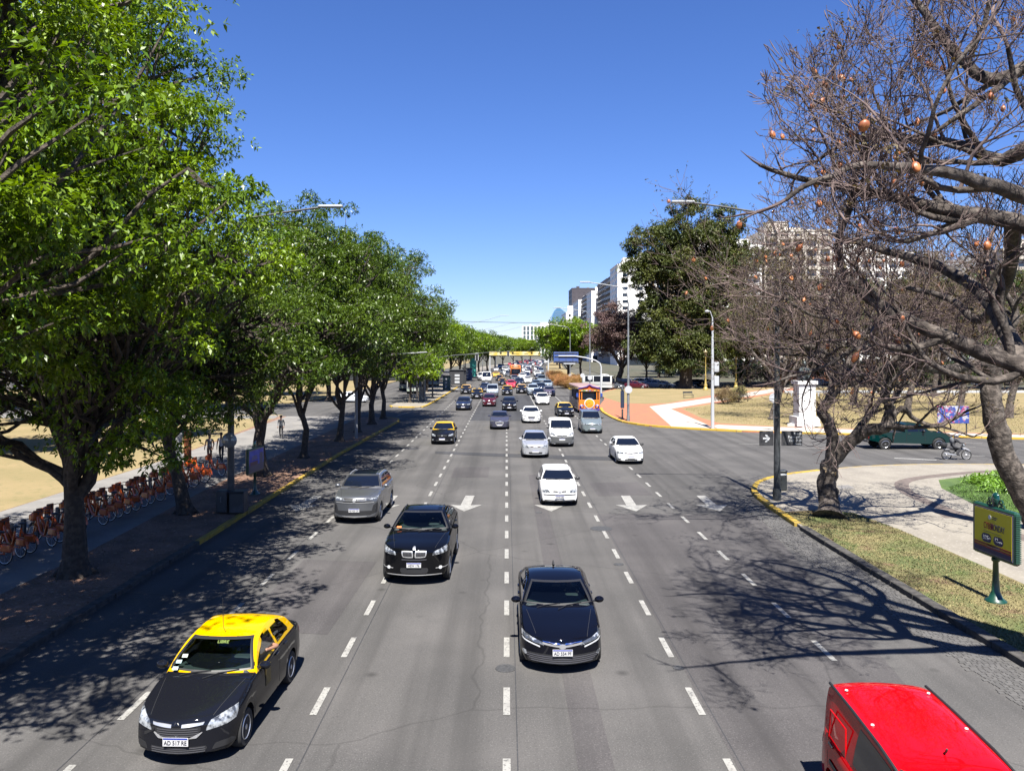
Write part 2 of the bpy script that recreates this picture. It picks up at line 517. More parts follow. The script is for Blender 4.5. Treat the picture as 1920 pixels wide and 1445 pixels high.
def patch(mb, bvh, ax, c, nx=8, nz=4, off=.006, rnd=0.0, m=0, border=None, bm=0, back=0):
    """quad outline c (4 corners, 2D, from bottom-left counterclockwise) projected on the body"""
    D = {'f': Vector((0, 1, 0)), 'r': Vector((0, -1, 0)), 'L': Vector((1, 0, 0)), 'R': Vector((-1, 0, 0)), 't': Vector((0, 0, -1))}[ax]
    vs = []; 
    for j in range(nz + 1):
        for i in range(nx + 1):
            u, v = i / nx * 2 - 1, j / nz * 2 - 1
            if rnd: u, v = sq(u, v, rnd)
            u = (u + 1) / 2; v = (v + 1) / 2
            a = c[0][0] * (1 - u) * (1 - v) + c[1][0] * u * (1 - v) + c[2][0] * u * v + c[3][0] * (1 - u) * v
            b = c[0][1] * (1 - u) * (1 - v) + c[1][1] * u * (1 - v) + c[2][1] * u * v + c[3][1] * (1 - u) * v
            if ax in 'fr': o = Vector((a, -3 if ax == 'f' else 20, b))
            elif ax in 'LR': o = Vector((-5 if ax == 'L' else 5, a, b))
            else: o = Vector((a, b, 6))
            h = bvh.ray_cast(o, D)
            if h[0] is None:
                q = bvh.find_nearest(Vector((a, .3 if ax == 'f' else 4, b)) if ax in 'fr' else (Vector(((-1 if ax == 'L' else 1), a, b)) if ax in 'LR' else Vector((a, b, 1.5))))
                p, nn = q[0], q[1]
            else: p, nn = h[0], h[1]
            if nn.dot(D) > 0: nn = -nn
            vs.append(p + nn * off)
    fs = []; ms = []
    for j in range(nz):
        for i in range(nx):
            a = j * (nx + 1) + i
            fs.append((a, a + 1, a + nx + 2, a + nx + 1))
            ms.append(bm if border and (i < border or j < border or i >= nx - border or j >= nz - border) else m)
    b0 = len(mb.v); mb.v += [tuple(v) for v in vs]
    for f, k in zip(fs, ms): mb.f.append(tuple(b0 + i for i in f)); mb.m.append(k)
    # rim going back into the body, so the patch has thickness
    loop = [i for i in range(nx)] + [j * (nx + 1) + nx for j in range(nz)] + [nz * (nx + 1) + i for i in range(nx, 0, -1)] + [j * (nx + 1) for j in range(nz, 0, -1)]
    inn = [tuple(vs[i] + D * (off + .006)) for i in loop]
    b1 = len(mb.v); mb.v += inn; n = len(loop)
    for k in range(n):
        j = (k + 1) % n
        mb.f.append((b0 + loop[k], b1 + k, b1 + j, b0 + loop[j])); mb.m.append(bm if border else m)
    return mb

def mirror_c(c): return [(-c[1][0], c[1][1]), (-c[0][0], c[0][1]), (-c[3][0], c[3][1]), (-c[2][0], c[2][1])]

def wheel_meshes(r, w=.2, spokes=5, steel=False):
    key = ('wh', round(r, 2), spokes, steel)
    if key in _font_cache: return _font_cache[key]
    t = MB(); t.lathe([(r * .62, -w / 2 + .01), (r * .93, -w / 2), (r, -w / 2 + .035), (r, w / 2 - .035), (r * .93, w / 2), (r * .62, w / 2 - .01)], 28, axis='X')
    to = t.build("tyre", RUB, None, True)
    k = MB(); k.lathe([(.03, w / 2 - .005), (r * .14, w / 2 - .004), (r * .16, w / 2 - .03)], 14, axis='X')
    k.lathe([(r * .66, w / 2 - .012), (r * .60, w / 2 + .002), (r * .56, w / 2 - .02), (r * .55, -.02)], 28, axis='X', m=0)
    for i in range(spokes):
        a = 2 * math.pi * i / spokes
        for da in ((-.16, .16) if spokes < 7 else (0,)):
            k.box((w / 2 - .03, math.cos(a + da) * r * .36, math.sin(a + da) * r * .36), (.028, r * .46, r * (.13 if spokes < 7 else .16)), rx=a + da, m=0)
    k.lathe([(r * .55, -.025), (.01, -.025)], 20, axis='X', m=1)
    k.lathe([(r * .60, -.02), (r * .60, -.018)], 20, axis='X', m=1)
    ro = k.build("rim", [RIM, BLK], None, False)
    _font_cache[key] = (to.data, ro.data)
    bpy.data.objects.remove(to); bpy.data.objects.remove(ro)
    return _font_cache[key]

def add_wheels(root, spots, r, w=.2, spokes=5):
    a, b = wheel_meshes(r, w, spokes)
    for x, y in spots:
        o = bpy.data.objects.new("wheel", a); C.objects.link(o); o.parent = root; o.location = (x, y, r)
        o.rotation_euler = (0.4 + x, 0, 0 if x > 0 else math.pi)
        q = bpy.data.objects.new("rim", b); C.objects.link(q); q.parent = o

FRONTS = {}
def make_car(name, color, sh, front='plain', roof=None, metallic=False, plate=None, interior=False, rails=False, sunroof=False, van=False, spokes=5, hub=None, bump_dark=False, side=1, wagonwin=False, detail=1, lampmat=None):
    root = empty(name)
    lo, up = sh.build_mb()
    PM = PAINTM if metallic else PAINT
    bv = bvh_of(lo, up); bl = bvh_of(lo)
    s = sh; W2 = s.W / 2
    ws_z0, ws_z1 = s.zc + .02, s.H - .075
    rt = s.rw * W2
    frac = .93
    ws = [(-frac * W2 * .97, ws_z0 + .03), (frac * W2 * .97, ws_z0 + .03), (rt * .95, ws_z1), (-rt * .95, ws_z1)]
    def belt(y): return s.hf(y) + .02
    zt = s.H - .125
    # side windows as (y, z) outlines
    ym = (s.yr + s.yrr) / 2 + .05
    aF = s.yc + (s.yr - s.yc) * .40
    sw = [[(aF, belt(aF)), (ym - .05, belt(ym)), (ym - .10, zt), (s.yr + .22, zt)]]
    rr = s.yrr + (s.yd - s.yrr) * .35
    if not van:
        sw.append([(ym + .05, belt(ym)), (rr - .02, belt(rr) + .03), (s.yrr - .02, zt - .01), (ym + .0, zt)])
        if wagonwin: 
            sw = sw[:1] + [[(ym + .05, belt(ym)), (ym + .85, belt(ym)), (ym + .8, zt), (ym, zt)], [(ym + .95, belt(ym)), (s.yd - .22, belt(ym) + .05), (s.yd - .42, zt), (ym + .9, zt)]]
    if interior:
        def inside(p, c):
            for i in range(4):
                a, b = c[i], c[(i + 1) % 4]
                if (b[0] - a[0]) * (p[1] - a[1]) - (b[1] - a[1]) * (p[0] - a[0]) < 0.006: return False
            return True
        nf = []; nm = []
        for f, m_ in zip(up.f, up.m):
            c = sum((Vector(up.v[i]) for i in f), Vector()) / len(f)
            kill = c.y < s.yr + .1 and abs(c.x) < W2 * .86 and inside((c.x, c.z), ws) and c.z < s.H - .07
            for q in sw:
                if abs(c.x) > rt * .93 and inside((c.y, c.z), q): kill = True
            if not kill: nf.append(f); nm.append(m_)
        up.f = nf; up.m = nm
    up.m = [1 if sum(up.v[i][1] for i in f) / 4 < s.yc + .14 else 0 for f in up.f]
    if roof:
        b = lo.build("body", [PM, BLK], root, True, 35, merge=.0015); b.color = (*color, 1)
        u = up.build("roof", [PAINT, BLK], root, True, 35, merge=.0015); u.color = (*roof, 1)
    else:
        b0 = len(lo.v); lo.v += up.v; lo.f += [tuple(i + b0 for i in f) for f in up.f]; lo.m += up.m
        b = lo.build("body", [PM, BLK], root, True, 35, merge=.0015); b.color = (*color, 1)
    G = GLASST if interior else GLASS
    o = patch(MB(), bv, 'f', ws, 30, 16, .006, .10, 0, 1, 1).build("windscreen", [G, BLK], root, True, 60)
    for ax in ('L', 'R'):
        mb = MB()
        for q in sw: patch(mb, bv, ax, q, 6, 5, .005, .10)
        mb.build("side_window", G if interior else GLASS, root, True, 60)
    rw_c = [(-W2 * .74, s.zd + .08), (W2 * .74, s.zd + .08), (rt * .86, s.H - .13), (-rt * .86, s.H - .13)]
    patch(MB(), bv, 'r', rw_c, 8, 5, .005, .15).build("rear_window", GLASS, root, True, 60)
    MB().box((0, s.L / 2, s.zb + .16), (s.W * .8, s.L * .84, .2)).build("underbody", BLK, root)
    add_wheels(root, [(x * (W2 - .11), y) for x in (-1, 1) for y in (s.fo, s.fo + s.wb)], s.r, .2, spokes)
    # door seams, handles
    mb = MB(); hb = MB()
    for ax, sg in (('L', -1), ('R', 1)):
        lines = [s.fo + s.r + .12, ym, min(rr, s.fo + s.wb - .28) if not van else ym + .9]
        for y in lines:
            patch(mb, bv, ax, [(y, s.zb + .16), (y + .012, s.zb + .16), (y + .012, belt(y) - .04), (y, belt(y) - .04)], 1, 6, .002)
        for y in lines[1:]:
            q = bv.ray_cast(Vector((5 * sg, y - .14, belt(y) - .14)), Vector((-sg, 0, 0)))
            if q[0]: hb.rbox((q[0].x + .012 * sg, y - .14, belt(y) - .14), (.035, .17, .03), .008)
    if detail: mb.build("door_seam", BLK, root)
    h = hb.build("door_handle", BLK if bump_dark else PM, root); h.color = (*color, 1)
    # mirrors
    for sg in (-1, 1):
        m_ = MB(); x = W2 + .07
        m_.ball((sg * x, aF + .02, belt(aF) + .06), (.11, .075, .075), 0, 12, 8)
        m_.box((sg * (x - .1), aF + .04, belt(aF) + .02), (.12, .05, .03), 1)
        o = m_.build("mirror", [BLK if bump_dark else PM, BLK], root, True); o.color = (*color, 1)
    if detail:
        hs_ = MB()
        for sg in (-1, 1):
            c = [(sg * W2 * .60 - .005, .22), (sg * W2 * .60 + .005, .22), (sg * W2 * .82 + .005, s.yc - .02), (sg * W2 * .82 - .005, s.yc - .02)]
            patch(hs_, bl, 't', c, 1, 10, .002)
        hs_.build("bonnet_seam", BLK, root)
    # wipers
    wp = MB()
    for x0, x1 in ((-.55, .05), (-.02, .6)):
        pts = []
        for t in np.linspace(0, 1, 6):
            x = (x0 + (x1 - x0) * t) * W2; z = ws_z0 - .0 + .05 * t
            q = bv.ray_cast(Vector((x, -3, z)), Vector((0, 1, 0)))
            if q[0]: pts.append(q[0] + q[1] * .02 * (1 if q[1].y < 0 else -1))
        if len(pts) > 2: wp.tube(pts, .009, 4)
    if detail: wp.build("wiper", BLK, root)
    # ---- front end
    lm = lampmat or LAMP
    def fp(nm, cs, m_, nx=8, nz=3, off=.006, rnd=0.3, mirror=False, bord=None, bm_=None, sep=True):
        for c in ([cs] + ([mirror_c(cs)] if mirror else [])):
            o = patch(MB(), bl, 'f', c, nx, nz, off, rnd, 0, bord, 1).build(nm, [m_] + ([bm_] if bm_ else []), root, True, 50)
            o.color = (*color, 1)
    f = FRONTS[front](s, W2)
    for it in f: fp(*it[0], **it[1])
    # number plate
    pz = plate[1] if plate else s.zb + .22
    q = bl.ray_cast(Vector((0, -3, pz)), Vector((0, 1, 0)))
    py = (q[0].y if q[0] else 0) - .03
    pl = MB(); pl.rbox((0, py, pz), (.42, .014, .14), .004); pl.box((0, py - .0085, pz + .055), (.40, .003, .026), 1)
    o = pl.build("number_plate", [PLATE, PBLUE], root)
    if plate and plate[0]:
        text("plate_text", plate[0], .095, INK, o, (0, py - .011, pz - .014), sx=.86)
    # rear lamps
    for sg in (-1, 1):
        c = [(.62 * W2, s.zt - .28), (.93 * W2, s.zt - .28), (.9 * W2, s.zt - .1), (.66 * W2, s.zt - .1)]
        if sg < 0: c = mirror_c(c)
        patch(MB(), bl, 'r', c, 4, 3, .008, .2).build("tail_light", REDL, root, True)
    q = MB(); q.box((0, s.L + .0, s.zt - .4 if not van else .55), (.42, .02, .13)); 
    if rails:
        for sg in (-1, 1):
            pts = [(sg * rt * .93, y, s.H - .075 + (.05 if 0 < i < 5 else 0)) for i, y in enumerate(np.linspace(s.yr + .15, s.yrr - .0, 6))]
            MB().tube(pts, .016, 6).build("roof_rail", rails if rails is not True else BLK, root, True)
    if sunroof:
        patch(MB(), bv, 't', [(-rt * .72, s.yr + .12), (rt * .72, s.yr + .12), (rt * .7, s.yrr - .35), (-rt * .7, s.yrr - .35)], 8, 6, .006, .1).build("sunroof", GLASS, root, True)
    if interior:
        it = MB()
        it.rbox((0, s.yc + .52, s.zc - .03), (s.W * .84, .75, .16), .05)
        it.rbox((-.36 * -1, s.yc + .82, s.zc + .04), (.34, .2, .1), .03)
        it.box((0, (s.yc + s.yd) / 2, .42), (s.W * .82, s.yd - s.yc, .05))
        it.build("dashboard", INT, root)
        for x in (-.36, .36):
            t = MB(); t.rbox((x, s.yc + 1.35, .58), (.48, .5, .2), .06); t.rbox((x, s.yc + 1.62, .85), (.46, .14, .6), .06); t.rbox((x, s.yc + 1.66, 1.22), (.24, .09, .16), .04)
            t.build("seat", SEAT, root)
        t = MB(); t.rbox((0, s.yc + 2.3, .82), (1.2, .16, .62), .06); t.build("rear_seat", SEAT, root)
        t = MB(); pts = [(.36 + .18 * math.cos(a), s.yc + .98 + .07 * math.sin(a), s.zc + .04 + .17 * math.sin(a)) for a in np.linspace(0, 2 * math.pi, 22)]
        t.tube(pts, .015, 6); t.box((.36, s.yc + .97, s.zc + .04), (.3, .03, .05)); t.build("steering_wheel", BLK, root, True)
        t = MB(); t.rbox((0, s.yr - .02, s.H - .18), (.2, .03, .07), .01); t.build("rear_view_mirror", BLK, root)
    return root

def F(nm, c, m_, **k): return ((nm, c, m_), k)
def fr_plain(s, W):
    z = s.zf
    return [F("headlight", [(.52 * W, z - .17), (.93 * W, z - .12), (.92 * W, z + .03), (.56 * W, z - .045)], LAMP, mirror=True, nz=4),
            F("grille", [(-.38 * W, z - .17), (.38 * W, z - .17), (.44 * W, z - .07), (-.44 * W, z - .07)], BLK),
            F("lower_grille", [(-.5 * W, s.zb + .07), (.5 * W, s.zb + .07), (.56 * W, s.zb + .17), (-.56 * W, s.zb + .17)], BLK),
            F("fog_light", [(.7 * W, s.zb + .12), (.86 * W, s.zb + .13), (.86 * W, s.zb + .2), (.7 * W, s.zb + .2)], LAMP, mirror=True, nx=3, nz=2),
            F("emblem", [(-.05, z - .15), (.05, z - .15), (.05, z - .07), (-.05, z - .07)], CHR, nx=3, nz=3, off=.02, rnd=.9)]
FRONTS['plain'] = fr_plain
def fr_old(s, W):
    z = s.zf
    return [F("headlight", [(.50 * W, z - .17), (.9 * W, z - .16), (.9 * W, z + .0), (.55 * W, z - .03)], LAMP, mirror=True, nz=4, rnd=.5),
            F("grille", [(-.36 * W, z - .12), (-.1 * W, z - .13), (-.1 * W, z - .06), (-.36 * W, z - .055)], BLK, mirror=True),
            F("emblem", [(-.07, z - .15), (.07, z - .15), (.075, z - .05), (-.075, z - .05)], CHR, nx=4, nz=3, off=.015, rnd=.6),
            F("bumper_strip", [(-.93 * W, z - .26), (.93 * W, z - .26), (.93 * W, z - .22), (-.93 * W, z - .22)], BLK, nx=16, nz=1, off=.012),
            F("lower_grille", [(-.8 * W, s.zb + .05), (.8 * W, s.zb + .05), (.84 * W, s.zb + .1), (-.84 * W, s.zb + .1)], BLK, nx=12)]
FRONTS['old'] = fr_old
def fr_taxi(s, W):
    z = s.zf
    L = [F("headlight", [(.50 * W, z - .19), (.95 * W, z - .12), (.93 * W, z + .065), (.58 * W, z - .03)], LAMP, mirror=True, nz=5, nx=10, rnd=.25),
         F("grille", [(-.36 * W, z - .27), (.36 * W, z - .27), (.47 * W, z - .11), (-.47 * W, z - .11)], BLK, nx=10),
         F("chrome_strip", [(.08 * W, z - .105), (.48 * W, z - .085), (.50 * W, z - .05), (.08 * W, z - .065)], CHR, mirror=True, off=.014, nz=1),
         F("chrome_strip", [(.2 * W, z - .29), (.36 * W, z - .285), (.46 * W, z - .20), (.44 * W, z - .20)], CHR, mirror=True, off=.014, nz=2),
         F("lower_grille", [(-.5 * W, s.zb + .05), (.5 * W, s.zb + .05), (.56 * W, s.zb + .155), (-.56 * W, s.zb + .155)], BLK, nx=12),
         F("fog_light_recess", [(.6 * W, s.zb + .07), (.94 * W, s.zb + .1), (.9 * W, s.zb + .2), (.66 * W, s.zb + .17)], BLK, mirror=True, nz=3)]
    for k in range(4):
        zz = z - .25 + k * .035
        L.append(F("grille_bar", [(-.38 * W, zz), (.38 * W, zz), (.38 * W, zz + .01), (-.38 * W, zz + .01)], mat('grille_grey', (.09, .09, .1), .4), nx=10, nz=1, off=.014, rnd=0))
    for k in range(3):
        zz = s.zb + .065 + k * .033
        L.append(F("grille_bar", [(-.5 * W, zz), (.5 * W, zz), (.5 * W, zz + .009), (-.5 * W, zz + .009)], mat('grille_grey', (.09, .09, .1), .4), nx=10, nz=1, off=.014, rnd=0))
    return L
FRONTS['taxi'] = fr_taxi
def fr_sleek(s, W):
    z = s.zf
    L = [F("headlight", [(.42 * W, z - .15), (.95 * W, z - .055), (.95 * W, z + .035), (.44 * W, z - .085)], mat("smoked_lamp", (.10, .11, .13), .08, metal=.6, noise=(9, (.6, .62, .65), .52, .62)), mirror=True, nz=3, nx=12, rnd=.1),
         F("daytime_strip", [(.52 * W, z - .19), (.93 * W, z - .10), (.93 * W, z - .08), (.52 * W, z - .165)], mat("lamp_white", (.85, .87, .9), .2), mirror=True, nz=1, nx=8, off=.012, rnd=0),
         F("chrome_strip", [(0, z - .165), (.45 * W, z - .115), (.46 * W, z - .08), (0, z - .125)], CHR, mirror=True, nz=2, nx=10, off=.014, rnd=0),
         F("chrome_strip", [(0, z - .105), (.45 * W, z - .07), (.46 * W, z - .05), (0, z - .085)], mat('blue_chrome', (.35, .4, .6), .15, metal=1), mirror=True, nz=1, nx=10, off=.012, rnd=0),
         F("emblem", [(-.075, z - .18), (.075, z - .18), (.075, z - .09), (-.075, z - .09)], CHR, nx=6, nz=6, off=.03, rnd=.95),
         F("fog_light", [(.82 * W, s.zb + .16), (.93 * W, s.zb + .17), (.93 * W, s.zb + .25), (.82 * W, s.zb + .25)], LAMP, mirror=True, nx=4, nz=4, rnd=.95, off=.01)]
    for k in range(4):
        zz = s.zb + .07 + k * .04; e = .88 - .05 * (3 - k)
        L.append(F("grille_bar", [(-e * W, zz), (e * W, zz), (e * W, zz + .012), (-e * W, zz + .012)], mat('gloss_grey', (.12, .12, .14), .2), nx=16, nz=1, off=.012, rnd=0))
    L.append(F("lower_grille", [(-.86 * W, s.zb + .05), (.86 * W, s.zb + .05), (.9 * W, s.zb + .24), (-.9 * W, s.zb + .24)], BLK, nx=16, nz=3))
    return L
FRONTS['sleek'] = fr_sleek
def fr_kidney(s, W):
    z = s.zf
    L = [F("headlight", [(.52 * W, z - .19), (.95 * W, z - .13), (.93 * W, z + .04), (.56 * W, z - .08)], LAMP, mirror=True, nz=4, nx=8, rnd=.3),
         F("grille", [(.015, z - .24), (.34 * W, z - .23), (.38 * W, z - .045), (.03, z - .045)], BLK, mirror=True, nz=6, nx=10, off=.012, rnd=.35, bord=1, bm_=CHR),
         F("emblem", [(-.042, z - .02), (.042, z - .02), (.042, z + .05), (-.042, z + .05)], CHR, nx=4, nz=4, off=.012, rnd=1),
         F("bumper_strip", [(-.38 * W, z - .30), (.38 * W, z - .30), (.40 * W, z - .285), (-.40 * W, z - .285)], mat('gloss_grey', (.12, .12, .14), .2), nx=10, nz=1, off=.012),
         F("lower_grille", [(-.4 * W, s.zb + .10), (.4 * W, s.zb + .10), (.42 * W, s.zb + .26), (-.42 * W, s.zb + .26)], BLK, nx=10),
         F("fog_light", [(.70 * W, s.zb + .20), (.80 * W, s.zb + .2), (.80 * W, s.zb + .29), (.70 * W, s.zb + .29)], mat("lamp_white", (.85, .87, .9), .2), mirror=True, nx=4, nz=4, rnd=1, off=.02),
         F("chrome_strip", [(.62 * W, s.zb + .225), (.94 * W, s.zb + .24), (.94 * W, s.zb + .26), (.62 * W, s.zb + .245)], CHR, mirror=True, nx=6, nz=1, off=.014, rnd=0),
         F("bumper_strip", [(-.8 * W, s.zb + .045), (.8 * W, s.zb + .045), (.8 * W, s.zb + .065), (-.8 * W, s.zb + .065)], CHR, nx=14, nz=1, off=.01, rnd=0)]
    for k in range(7):
        x = .06 + k * .042
        L.append(F("grille_bar", [(x, z - .22), (x + .008, z - .22), (x + .01, z - .06), (x + .002, z - .06)], mat('gloss_grey', (.12, .12, .14), .2), mirror=True, nx=1, nz=3, off=.018, rnd=0))
    return L
FRONTS['kidney'] = fr_kidney
def fr_suv(s, W):
    z = s.zf
    return [F("headlight", [(.46 * W, z - .11), (.95 * W, z - .05), (.94 * W, z + .03), (.46 * W, z - .035)], LAMP, mirror=True, nz=3, nx=8, rnd=.15),
            F("grille", [(-.5 * W, z - .17), (.5 * W, z - .17), (.48 * W, z - .03), (-.48 * W, z - .03)], BLK, nx=10),
            F("chrome_strip", [(-.8 * W, z - .20), (.8 * W, z - .20), (.8 * W, z - .18), (-.8 * W, z - .18)], CHR, nx=14, nz=1, off=.014, rnd=0),
            F("chrome_strip", [(-.5 * W, z - .105), (.5 * W, z - .105), (.5 * W, z - .09), (-.5 * W, z - .09)], CHR, nx=12, nz=1, off=.014, rnd=0),
            F("emblem", [(-.065, z - .16), (.065, z - .16), (.065, z - .04), (-.065, z - .04)], CHR, nx=6, nz=6, off=.022, rnd=1),
            F("lower_grille", [(-.72 * W, s.zb + .12), (.72 * W, s.zb + .12), (.86 * W, s.zb + .30), (-.86 * W, s.zb + .30)], BLK, nx=14),
            F("air_intake", [(.68 * W, s.zb + .14), (.92 * W, s.zb + .22), (.94 * W, z - .2), (.78 * W, z - .28)], BLK, mirror=True),
            F("skid_plate", [(-.48 * W, s.zb + .04), (.48 * W, s.zb + .04), (.56 * W, s.zb + .085), (-.56 * W, s.zb + .085)], CHR, nx=10, nz=2, off=.016)]
FRONTS['suv'] = fr_suv
def fr_hyb(s, W):
    z = s.zf
    return [F("headlight", [(.48 * W, z - .13), (.95 * W, z - .08), (.95 * W, z + .02), (.52 * W, z - .07)], mat("smoked_lamp2", (.15, .16, .18), .1, metal=.6), mirror=True, nz=3, nx=8),
            F("grille", [(-.28 * W, s.zb + .14), (.28 * W, s.zb + .14), (.48 * W, z - .10), (-.48 * W, z - .10)], mat('grille_grey', (.09, .09, .1), .4), nx=10, rnd=.5, bord=1, bm_=CHR, nz=5),
            F("fog_light", [(.72 * W, s.zb + .14), (.86 * W, s.zb + .16), (.8 * W, s.zb + .3), (.7 * W, s.zb + .24)], BLK, mirror=True, nx=3, nz=3)]
FRONTS['hex'] = fr_hyb
def fr_bar(s, W):
    z = s.zf
    return [F("headlight", [(.52 * W, z - .14), (.94 * W, z - .13), (.93 * W, z + .01), (.55 * W, z - .04)], LAMP, mirror=True, nz=4, nx=8, rnd=.2),
            F("grille", [(-.5 * W, z - .13), (.5 * W, z - .13), (.5 * W, z - .05), (-.5 * W, z - .05)], mat('grille_grey', (.09, .09, .1), .4), nx=10, rnd=.1),
            F("emblem", [(-.06, z - .15), (.06, z - .15), (.06, z - .03), (-.06, z - .03)], CHR, nx=5, nz=5, off=.02, rnd=1),
            F("lower_grille", [(-.5 * W, s.zb + .06), (.5 * W, s.zb + .06), (.42 * W, s.zb + .15), (-.42 * W, s.zb + .15)], BLK, nx=10),
            F("fog_light_recess", [(.66 * W, s.zb + .08), (.88 * W, s.zb + .09), (.92 * W, s.zb + .19), (.72 * W, s.zb + .15)], BLK, mirror=True)]
FRONTS['bar'] = fr_bar
def fr_slots(s, W):
    z = s.zf
    return [F("headlight", [(.45 * W, z - .19), (.95 * W, z - .15), (.93 * W, z + .02), (.6 * W, z - .01)], LAMP, mirror=True, nz=4, nx=8, rnd=.45),
            F("grille", [(.10 * W, z - .13), (.34 * W, z - .12), (.38 * W, z - .06), (.12 * W, z - .075)], mat("red_brown_mesh", (.05, .012, .01), .6), mirror=True, nx=5),
            F("emblem", [(-.04, z - .13), (.04, z - .13), (.04, z - .03), (-.04, z - .03)], CHR, nx=3, nz=3, off=.015, rnd=.3),
            F("lower_grille", [(-.46 * W, s.zb + .08), (.46 * W, s.zb + .08), (.52 * W, s.zb + .2), (-.52 * W, s.zb + .2)], BLK, nx=10),
            F("fog_light", [(.7 * W, s.zb + .12), (.82 * W, s.zb + .12), (.82 * W, s.zb + .21), (.7 * W, s.zb + .21)], LAMP, mirror=True, nx=3, nz=3, rnd=1)]
FRONTS['slots'] = fr_slots
def fr_vanlow(s, W):
    z = s.zf
    return [F("headlight", [(.5 * W, z - .15), (.93 * W, z - .06), (.88 * W, z + .09), (.56 * W, z - .02)], LAMP, mirror=True, nz=4, nx=8, rnd=.3),
            F("bumper", [(-.97 * W, s.zb + .0), (.97 * W, s.zb + .0), (.97 * W, z - .20), (-.97 * W, z - .20)], mat("grey_plastic", (.10, .105, .11), .6), nx=18, nz=6, off=.02, rnd=.05),
            F("grille", [(-.42 * W, z - .17), (.42 * W, z - .17), (.45 * W, z - .08), (-.45 * W, z - .08)], BLK, nx=10),
            F("emblem", [(-.05, z - .17), (.05, z - .17), (.05, z - .06), (-.05, z - .06)], CHR, nx=3, nz=4, off=.022, rnd=.6),
            F("lower_grille", [(-.5 * W, s.zb + .05), (.5 * W, s.zb + .05), (.55 * W, s.zb + .14), (-.55 * W, s.zb + .14)], BLK, nx=10, off=.028)]
FRONTS['vanlow'] = fr_vanlow
# ------------------------------------------------------------------ trees
LEAF_A = leaf_mat("ash_leaves", (.135, .20, .005), (.050, .10, .004), .26)
LEAF_B = leaf_mat("deep_green_leaves", (.070, .108, .009), (.030, .058, .006), .24)
LEAF_E = leaf_mat("eucalypt_leaves", (.072, .082, .012), (.028, .042, .008), .16, .6)
LEAF_D = leaf_mat("dry_twig_leaves", (.085, .055, .028), (.065, .062, .022), .25, .7)

def leaf_cloud(rng, centers, radii, per, leaf, kleaf, flat=.7, droop=.25, width=.30):
    """numpy: leaf clusters scattered in clumps -> verts, quads"""
    n = len(centers)
    idx = np.repeat(np.arange(n), per)
    N = len(idx)
    d = rng.normal(size=(N, 3)); d /= np.linalg.norm(d, axis=1)[:, None]
    rad = rng.random(N) ** .45
    off = d * rad[:, None] * radii[idx][:, None] * np.array([1, 1, flat])
    pos = centers[idx] + off
    # cluster axis: outward and a bit up
    ax = d * .9 + rng.normal(size=(N, 3)) * .45 + np.array([0, 0, .25]); ax /= np.linalg.norm(ax, axis=1)[:, None]
    K = kleaf
    pos = np.repeat(pos, K, 0); ax = np.repeat(ax, K, 0); M = len(pos)
    t = rng.normal(size=(M, 3)); t -= (t * ax).sum(1)[:, None] * ax; t /= np.linalg.norm(t, axis=1)[:, None]
    dirv = ax * rng.uniform(.15, .9, M)[:, None] + t; dirv[:, 2] -= droop
    dirv /= np.linalg.norm(dirv, axis=1)[:, None]
    up = np.array([0, 0, 1.0]) + rng.normal(size=(M, 3)) * .45
    w = np.cross(dirv, up); w /= np.linalg.norm(w, axis=1)[:, None] + 1e-9
    nn = np.cross(w, dirv)
    L = leaf * rng.uniform(.65, 1.25, M)[:, None]
    p0 = pos + ax * rng.uniform(-.4, .4, M)[:, None] * leaf
    base = p0
    mid = p0 + dirv * L * .45 + nn * L * .06
    tip = p0 + dirv * L - np.array([0, 0, 1]) * L * .12
    V = np.stack([base, mid + w * L * width * .5, tip, mid - w * L * width * .5], 1).reshape(-1, 3)
    return V, np.arange(M * 4).reshape(M, 4)

def wiggle(a, b, n, amp, rnd, sag=0):
    a = Vector(a); b = Vector(b); pts = []
    L = (b - a).length
    ph = [rnd.uniform(0, 6.28) for _ in range(4)]
    side = (b - a).cross(Vector((0, 0, 1)))
    side = side.normalized() if side.length > 1e-3 else Vector((1, 0, 0))
    up = side.cross((b - a).normalized())
    for i in range(n + 1):
        t = i / n; e = math.sin(t * math.pi)
        pts.append(a.lerp(b, t) + side * amp * L * e * math.sin(ph[0] + t * 5) + up * amp * L * e * math.sin(ph[1] + t * 4) - Vector((0, 0, 1)) * sag * L * e)
    return pts

